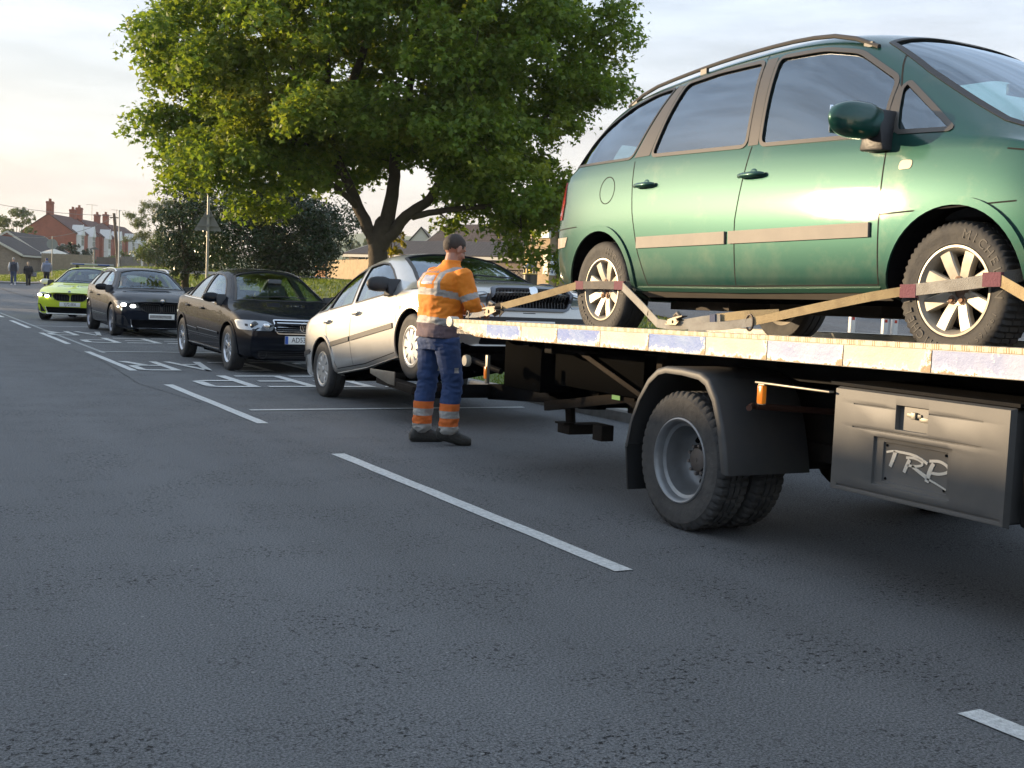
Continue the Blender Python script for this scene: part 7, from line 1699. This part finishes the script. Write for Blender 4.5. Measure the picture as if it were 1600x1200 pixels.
def wrinkle(me, amp, sc, seed=0, creases=()):
    me.update(); vs = me.vertices; off = []
    for v in vs:
        p = v.co*sc+Vector((seed, seed*.7, 0)); w = MN.noise(Vector((p.x, p.y, p.z*2.2)))*.6+(.5-abs(MN.noise(Vector((p.x*1.7+3, p.y*1.7, p.z*3.4))))*1.6)*.5; k = 1
        for cz, cr, ca in creases: k += ca*math.exp(-((v.co.z-cz)/cr)**2)
        off.append(v.normal*(w*amp*k))
    for v, o in zip(vs, off): v.co += o
def hand(b, wrist, dirv, up, s=1., curl=.9):
    """palm, four bent fingers of unequal length, thumb from the side near its base"""
    d = Vector(dirv).normalized(); u = Vector(up); u = (u-d*u.dot(d)).normalized(); sd = d.cross(u); w = Vector(wrist)
    M = .019*s
    for k in (-1.5, -.5, .5, 1.5): b.tube([w+sd*k*.012*s, w+d*.045*s+sd*k*.0185*s, w+d*.085*s+sd*k*.0195*s], [.013*s, .0135*s, .0115*s], 8)
    for k, L_, r_ in ((-1.5, .060, .0075), (-.5, .075, .0085), (.5, .080, .0088), (1.5, .070, .0085)):
        p = w+d*.088*s+sd*k*.0200*s; pts = [p]; a = .25*curl
        for q in (.42, .32, .26): a += .5*curl; p = p+(d*cos(a)-u*sin(a))*L_*q*s; pts.append(p)
        b.tube(pts, [r_*s, r_*s, r_*.93*s, r_*.8*s], 8)
    p = w+d*.022*s+sd*.026*s; b.tube([p, p+(d*.6+sd*.7-u*.25).normalized()*.034*s, p+(d*.85+sd*.45-u*.5).normalized()*.064*s], [.0125*s, .0105*s, .0085*s], 8)
def head(b, c, fwd, up, s=1.):
    f = Vector(fwd).normalized(); u = Vector(up); u = (u-f*u.dot(f)).normalized(); l = u.cross(f); c = Vector(c)
    M = Matrix(((f.x, l.x, u.x, c.x), (f.y, l.y, u.y, c.y), (f.z, l.z, u.z, c.z), (0, 0, 0, 1))) @ Matrix.Scale(s, 4)
    def ball(x, y, z, r, sc):
        q = MB(); q.ball((0, 0, 0), r, 18, 12, 0, sc); b.add([M @ (Vector(v)+Vector((x, y, z))) for v in q.v], q.f)
    ball(-.012, 0, .028, .094, (1.02, .82, .98)); ball(.030, 0, -.035, .068, (.92, .86, 1.12)); ball(.052, 0, -.082, .030, (.95, 1.15, .8)); ball(.060, 0, .022, .045, (.75, 1.25, .45))
    ball(.094, 0, -.008, .013, (1.0, .85, 1.9)); ball(.104, 0, -.024, .012, (1, 1.15, .8)); ball(.088, 0, -.052, .016, (.7, 1.5, .45)); ball(.086, 0, -.062, .015, (.7, 1.3, .4))
    for s_ in (-1, 1): ball(.0, s_*.083, -.004, .030, (.7, .35, 1.2)); ball(.062, s_*.040, -.030, .028, (.7, .8, .9))
    return M
def hair_shell(M, b, length=0, n=26):
    q = MB(); q.ball((0, 0, 0), .104, 22, 16, 0, (1.03, .86, .99)); vs = []; 
    b2 = MB(); b2.ball((-.018, 0, .032), .0985, 26, 18, 0, (1.0, .86, .97))
    keep = [f for f in b2.f if sum(b2.v[i][2] for i in f)/4 > (.02-.75*max(0, -(sum(b2.v[i][0] for i in f)/4))) - (.0) and not (sum(b2.v[i][0] for i in f)/4 > .045 and sum(b2.v[i][2] for i in f)/4 < .075)]
    b.add([M @ Vector(v) for v in b2.v], keep)
    if length:
        pts = [M @ Vector(p) for p in ((-.05, 0, .06), (-.10, 0, -.02), (-.10, 0, -.10), (-.09, 0, -length))]; b.tube(pts, [.08, .075, .06, .02], 12)
def regions(me, fn, nm):
    for p in me.polygons: p.material_index = fn(p.center, p.normal)
class Fig: pass
def figure(label, loc, rz, J, cols, vox=.009, group=None, hairlen=0, hood=False, wr=.005):
    r = None
    body = MB(); H = J['head']; hd = head(body, H, J['look'], (0, 0, 1) if 'hup' not in J else J['hup'])
    nb = Vector(J['neck']); hp = Vector(J['hip'])
    limb(body, [nb-Vector((0, 0, .05)), nb+(Vector(H)-nb)*.45, Vector(H)+Vector((-.01, 0, -.04))], [.062, .056, .058])
    loft(body, [(hp+(nb-hp)*t, J['lat']*a, J['dep']*q) for t, a, q in ((-.12, .12, .08), (.0, .155, .10), (.35, .13, .09), (.7, .16, .10), (.92, .15, .08), (1, .07, .06))])
    for s in ('L', 'R'):
        limb(body, [J['sh'+s], J['el'+s], J['wr'+s]], [.052, .040, .028]); hand(body, J['wr'+s], Vector(J['hd'+s]), J.get('hu'+s, (0, 0, 1)))
        limb(body, [J['hj'+s], J['kn'+s], J['an'+s]], [.08, .055, .040])
        limb(body, [J['an'+s], Vector(J['an'+s])+Vector(J['toe'+s])*.08+Vector((0, 0, -.065))], [.030, .022])
    me = fuse(body, max(.0048, vox*.55), 1); o = link('person', me, SKIN, None, True, 60); o.location = loc; o.rotation_euler = (0, 0, rz); tag(o, label, 'person', group)
    # hair
    b = MB(); hair_shell(hd, b, hairlen); hm = b.mesh('hair'); wrinkle(hm, .006, 60, 3); link('hair', hm, mat('hair_'+cols['hair'][0], cols['hair'][1], .7, bump=(120, .5)), o, True, 60)
    b = MB()
    for s_ in (-1, 1): b.ball(hd @ Vector((.078, s_*.031, .012)), .011, 10, 6)
    b.build('eye', mat('eye_white', (.5, .48, .46), .3), o, True)
    b = MB()
    for s_ in (-1, 1): b.ball(hd @ Vector((.0865, s_*.031, .012)), .0045, 8, 5)
    b.build('pupil', INK, o, True)
    # trousers
    b = MB(); W = J.get('tw', 1.)
    loft(b, [(hp+Vector((0, 0, z)), J['lat']*a, J['dep']*q) for z, a, q in ((-.15, .15, .115), (-.08, .185, .13), (.0, .182, .13), (.07, .168, .12), (.11, .160, .115))])
    for s in ('L', 'R'):
        hj, kn, an = Vector(J['hj'+s]), Vector(J['kn'+s]), Vector(J['an'+s]); limb(b, [hj, hj.lerp(kn, .5)+Vector((.005, 0, 0)), kn, kn.lerp(an, .5)-Vector((.01, 0, 0)), an+Vector((0, 0, .0))], [.105*W, .094*W, .080*W, .080*W, .074*W])
    tr = fuse(b, vox, 2); wrinkle(tr, wr, 9, 2, [(J['knL'][2], .10, 1.2), (.16, .09, 1.6), (hp.z-.08, .07, 1.0)]); link('trousers', tr, cols['tr_m'], o, True, 60)
    if cols.get('tr_f'): regions(tr, cols['tr_f'], None)
    # jacket
    b = MB(); ax = nb-hp; f = Vector(J['dep']).normalized()
    loft(b, [(hp+ax*t+f*o_, J['lat']*a, J['dep']*q) for t, a, q, o_ in ((J.get('hem', -.02), .195, .155, 0), (.08, .20, .16, 0), (.30, .195, .16, -.01), (.55, .205, .172, -.025), (.75, .222, .178, -.045), (.88, .205, .145, -.035), (.97, .12, .09, 0), (1.04, .075, .075, .01), (1.10, .072, .072, .015))])
    for s in ('L', 'R'):
        sh, el, wt = Vector(J['sh'+s]), Vector(J['el'+s]), Vector(J['wr'+s]); d = (wt-el).normalized(); limb(b, [sh, sh.lerp(el, .5), el, el.lerp(wt, .6), wt-d*.0], [.082, .076, .070, .060, .050])
    if hood: b.ball(tuple(nb+Vector((-.05, 0, .05))), .11, 14, 10, 0, (.8, 1.1, .8)); 
    ja = fuse(b, vox, 2); wrinkle(ja, wr, 8, 5, [(hp.z+.12, .08, 1.3), (Vector(J['elR']).z, .08, 1.0)]); jo = link('jacket', ja, cols['ja_m'], o, True, 60)
    if cols.get('ja_f'): regions(ja, cols['ja_f'], None)
    # boots
    for s in ('L', 'R'):
        an = Vector(J['an'+s]); t = Vector(J['toe'+s]).normalized(); sd = Vector((-t.y, t.x, 0)); z0 = J.get('heel'+s, 0.); b = MB()
        st = [(-.10, .036, .02, .065), (-.07, .046, .0, .12), (-.01, .050, .0, .14), (.05, .052, .0, .115), (.11, .056, .0, .085), (.155, .053, .0, .070), (.19, .034, .01, .052)]
        loft(b, [(an+t*x+Vector((0, 0, -an.z+(zb+zt_)/2+z0*max(0, 1-(x+.085)/.20))), sd*w, Vector((0, 0, (zt_-zb)/2+.008))) for x, w, zb, zt_ in st], 16)
        limb(b, [an+Vector((0, 0, -.03)), an+Vector((0, 0, .10))], [.054, .060]); bm_ = fuse(b, max(.006, vox*.7), 2); link('boot', bm_, cols['boot'], o, True, 60)
    return o
def driver():
    a = radians(40); fx = CRV*cos(a)+CFV*sin(a); rz_ = atan2(fx.y, fx.x)
    OR = mat('hivis_orange', (.80, .24, .015), .75, bump=(260, .25)); RF = mat('reflective_tape', (.40, .385, .36), .5, .15, noise=(30, .5, (.30, .28, .25)), bump=(220, .3))
    NV = mat('navy_cloth', (.022, .055, .16), .8, noise=(9, .5, (.035, .055, .12)), bump=(220, .3)); HM = mat('dirty_hem', (.17, .12, .13), .85, noise=(9, .7, (.10, .07, .085)), bump=(200, .3)); PN = mat('back_print', (.55, .55, .60), .5, noise=(16, .9, (.12, .14, .24)))
    OR2 = mat('hivis_orange_worn', (.78, .18, .03), .8, noise=(9, .6, (.55, .13, .03)), bump=(200, .3)); BT = mat('boot_leather', (.022, .022, .020), .6, noise=(12, .6, (.06, .055, .045)), bump=(60, .3)); ST = mat('tape_stripe', (.20, .19, .18), .6)
    J = dict(lat=Vector((0, 1, 0)), dep=Vector((1, 0, 0)), hip=(.0, .02, .93), neck=(.085, .01, 1.465), head=(.14, .02, 1.605), look=(1, -.15, -.45), hup=(.35, 0, 1),
             shL=(.07, .195, 1.40), shR=(.07, -.195, 1.40), elL=(.16, .255, 1.15), elR=(.13, -.262, 1.145), wrL=(.37, .12, 1.12), wrR=(.33, -.10, 1.115),
             hdL=(.8, -.5, -.1), hdR=(.9, .4, -.1), hjL=(-.005, .115, .86), hjR=(.01, -.085, .86), knL=(.0, .145, .50), knR=(.075, -.105, .50), anL=(-.035, .155, .11), anR=(.045, -.115, .11),
             toeL=(.93, -.36, 0), toeR=(.86, -.50, 0), hem=-.09, tw=1.05, heelR=.05)
    mats_j = [OR, RF, HM, PN, ST, OR2]
    hp, nb = Vector(J['hip']), Vector(J['neck']); ax = (nb-hp)
    def jf(c, n):
        t = (c-hp).dot(ax)/ax.length_squared
        # distance from torso axis decides sleeve or body
        el = Vector(J['elR']); el2 = Vector(J['elL']); arm = None
        for E_, S_, W_ in ((el, Vector(J['shR']), Vector(J['wrR'])), (el2, Vector(J['shL']), Vector(J['wrL']))):
            dE = (c-E_).length
            for A, B, o in ((S_, E_, 0), (E_, W_, 1)):
                ab = B-A; k = (c-A).dot(ab)/ab.length_squared
                if 0 < k < 1.2 and (c-(A+ab*k)).length < .085 and (abs(c.y) > .175 or c.x > .20): arm = o+k
        if arm is not None:
            if .62 < arm < .80: return 1
            if 1.35 < arm < 1.50: return 1
            return 0
        if t < .085: return 2
        if t < .185: return 1
        if .50 < t < .60: return 1
        if t >= .60 and abs(abs(c.y)-.115) < .026 and t < 1.0: return 1
        if n.x < -.3 and .66 < t < .80 and -.075 < c.y < .07: return 3
        if n.x < -.3 and t > .845 and t < .875 and abs(c.y) < .085 and MN.noise(c*140) > -.15: return 4
        if n.x < -.3 and t > .89 and t < .90 and abs(c.y) < .05 and MN.noise(c*140) > -.15: return 4
        return 0
    def tf(c, n):
        z = c.z
        if z < .135: return 0 if False else 1
        if z < .16: return 1
        if z < .345:
            if .225 < z < .285: return 1
            return 2
        if n.y < -.3 and abs(z-.62) < .018 and abs(c.x-.05) < .02: return 1
        return 0
    figure('recovery driver in an orange hi-vis jacket and navy trousers bending at the truck tail', (4.12, 8.90, 0), rz_, J,
           dict(hair=('short_brown', (.045, .032, .024)), tr_m=[NV, RF, OR2], tr_f=tf, ja_m=mats_j, ja_f=jf, boot=BT), vox=.0085, wr=.0085)
driver()
def walker(label, loc, rz_, coat, legs, shoe, hair, s=1., lead='L', bag=None, hood=False, hairlen=0, arms=0, long=False, sleeves=None, shoes2=None):
    st = .17; k = 1 if lead == 'L' else -1
    J = dict(lat=Vector((0, 1, 0)), dep=Vector((1, 0, 0)), hip=(0, 0, .93), neck=(.02, 0, 1.45), head=(.045, 0, 1.63), look=(1, 0, -.1),
             shL=(.01, .19, 1.40), shR=(.01, -.19, 1.40), elL=(-.10*k, .27, 1.13), elR=(.08*k, -.27, 1.13), wrL=(-.02*k, .25, .90), wrR=(.20*k, -.24, .92), hdL=(.1, 0, -1), hdR=(.3, 0, -1), huL=(0, 1, 0), huR=(0, -1, 0),
             hjL=(0, .09, .86), hjR=(0, -.09, .86), knL=(.12*k, .09, .50), knR=(-.04*k, -.09, .49), anL=(.20*k if k > 0 else -.22, .09, .11), anR=(-.22 if k > 0 else .20, -.09, .11), toeL=(1, .1, 0), toeR=(1, -.1, 0), hem=-.60 if long else -.10)
    mm = [coat]+([sleeves] if sleeves else [])
    o = figure(label, loc, rz_, J, dict(hair=hair, tr_m=[legs], ja_m=mm, ja_f=(lambda c, n: 1 if abs(c.y) > .20 else 0) if sleeves else None, boot=shoe), vox=.022, hood=hood, hairlen=hairlen, wr=.006)
    o.scale = (s, s, s); return o
away = atan2(.95, .05)
zp = terrain(8, 81)
DKN = mat('gilet_dark', (.03, .035, .05), .8); DEN = mat('denim', (.06, .08, .13), .85); PSL = mat('pale_sleeve', (.42, .42, .42), .8); BLK = mat('coat_black', (.015, .015, .018), .8); SNK = mat('white_trainer', (.6, .6, .6), .5)
walker('pedestrian walking away in a dark gilet with pale sleeves, leftmost of three', (7.95, 81.2, .27), away, DKN, DEN, SNK, ('pale', (.35, .32, .28)), 1.0, 'L', sleeves=PSL)
walker('pedestrian walking away in a long black coat with a shoulder bag, middle of three', (8.77, 80.75, .24), away, BLK, BLK, BLK, ('blond', (.34, .25, .17)), .88, 'R', hairlen=.26, long=False)
walker('pedestrian walking away in a blue grey hooded top, nearest the police car', (9.15, 75.0, .40), away, mat('hoodie', (.17, .20, .27), .85), BLK, BLK, ('navy_hood', (.03, .05, .13)), .93, 'L', hood=True, sleeves=mat('hoodie_sleeve', (.26, .27, .30), .85))
b = MB(); b.box((-.06, -.16, -.2), (.06, .16, .1)); o = b.build('shoulder_bag', mat('bag_grey', (.14, .14, .15), .7), None, bevel=.04); o.location = (9.10, 80.7, 1.05); o.rotation_euler = (0, .5, 1.2); tag(o, 'grey shoulder bag hanging at the side of the black coated pedestrian', 'bag')
def car_driver():
    J = dict(lat=Vector((0, 1, 0)), dep=Vector((1, 0, 0)), hip=(-.12, 0, .40), neck=(-.22, 0, .92), head=(-.18, 0, 1.10), look=(1, 0, 0), shL=(-.2, .18, .87), shR=(-.2, -.18, .87), elL=(.0, .24, .66), elR=(.0, -.24, .66), wrL=(.24, .14, .76), wrR=(.24, -.14, .76), hdL=(1, -.2, .1), hdR=(1, .2, .1),
             hjL=(-.05, .09, .42), hjR=(-.05, -.09, .42), knL=(.35, .12, .50), knR=(.35, -.12, .50), anL=(.62, .12, .25), anR=(.62, -.12, .25), toeL=(1, 0, 0), toeR=(1, 0, 0), hem=0)
    figure('driver in a pale shirt sitting at the wheel of the dark estate car', (4.95, 27.28, .06), -pi/2, J, dict(hair=('car_driver', (.05, .04, .03)), tr_m=[BLK], ja_m=[mat('shirt', (.25, .26, .3), .8)], boot=BLK), vox=.02)
car_driver()
for p, lab in (((19.6, 20.15, 0), 'single white bollard at the left end, seen under the people carrier sill'), ((20.26, 19.8, 0), 'white bollard just left of the people carrier front wheel, nearer of the close pair'), ((20.48, 19.72, 0), 'white bollard hard against the people carrier front tyre, right one of the close pair')):
    o = bollard((p[0], p[1], terrain(p[0], p[1])), lab); o.scale = (.8, .8, .58)
make_mpv(); make_octavia(); make_passat()
make_estate('dark_estate_car', 'dark blue-grey estate car with lit headlamps and roof rails', (5.31, 27.25, 0), -pi/2, DKGREY, False)
make_estate('police_estate_car', 'lime green police estate car with a roof light bar, farthest in the queue', (5.34, 34.6, 0), -pi/2-.38, LIME, True)

# ------------------------------------------------------------------ evening air
def haze():
    b = MB(); b.box((-700, -300, -3), (1800, 2200, 160)); o = b.build('haze', None if 0 else [], None); o.data.materials.clear()
    m = bpy.data.materials.new('haze'); m.use_nodes = True; nt = m.node_tree; nt.nodes.clear(); out = nt.nodes.new('ShaderNodeOutputMaterial'); v = nt.nodes.new('ShaderNodeVolumePrincipled')
    v.inputs['Density'].default_value = .00022; v.inputs['Color'].default_value = (.85, .90, 1, 1); v.inputs['Anisotropy'].default_value = .2
    nt.links.new(v.outputs[0], out.inputs['Volume']); o.data.materials.append(m); tag(o, kind='stuff')
haze()
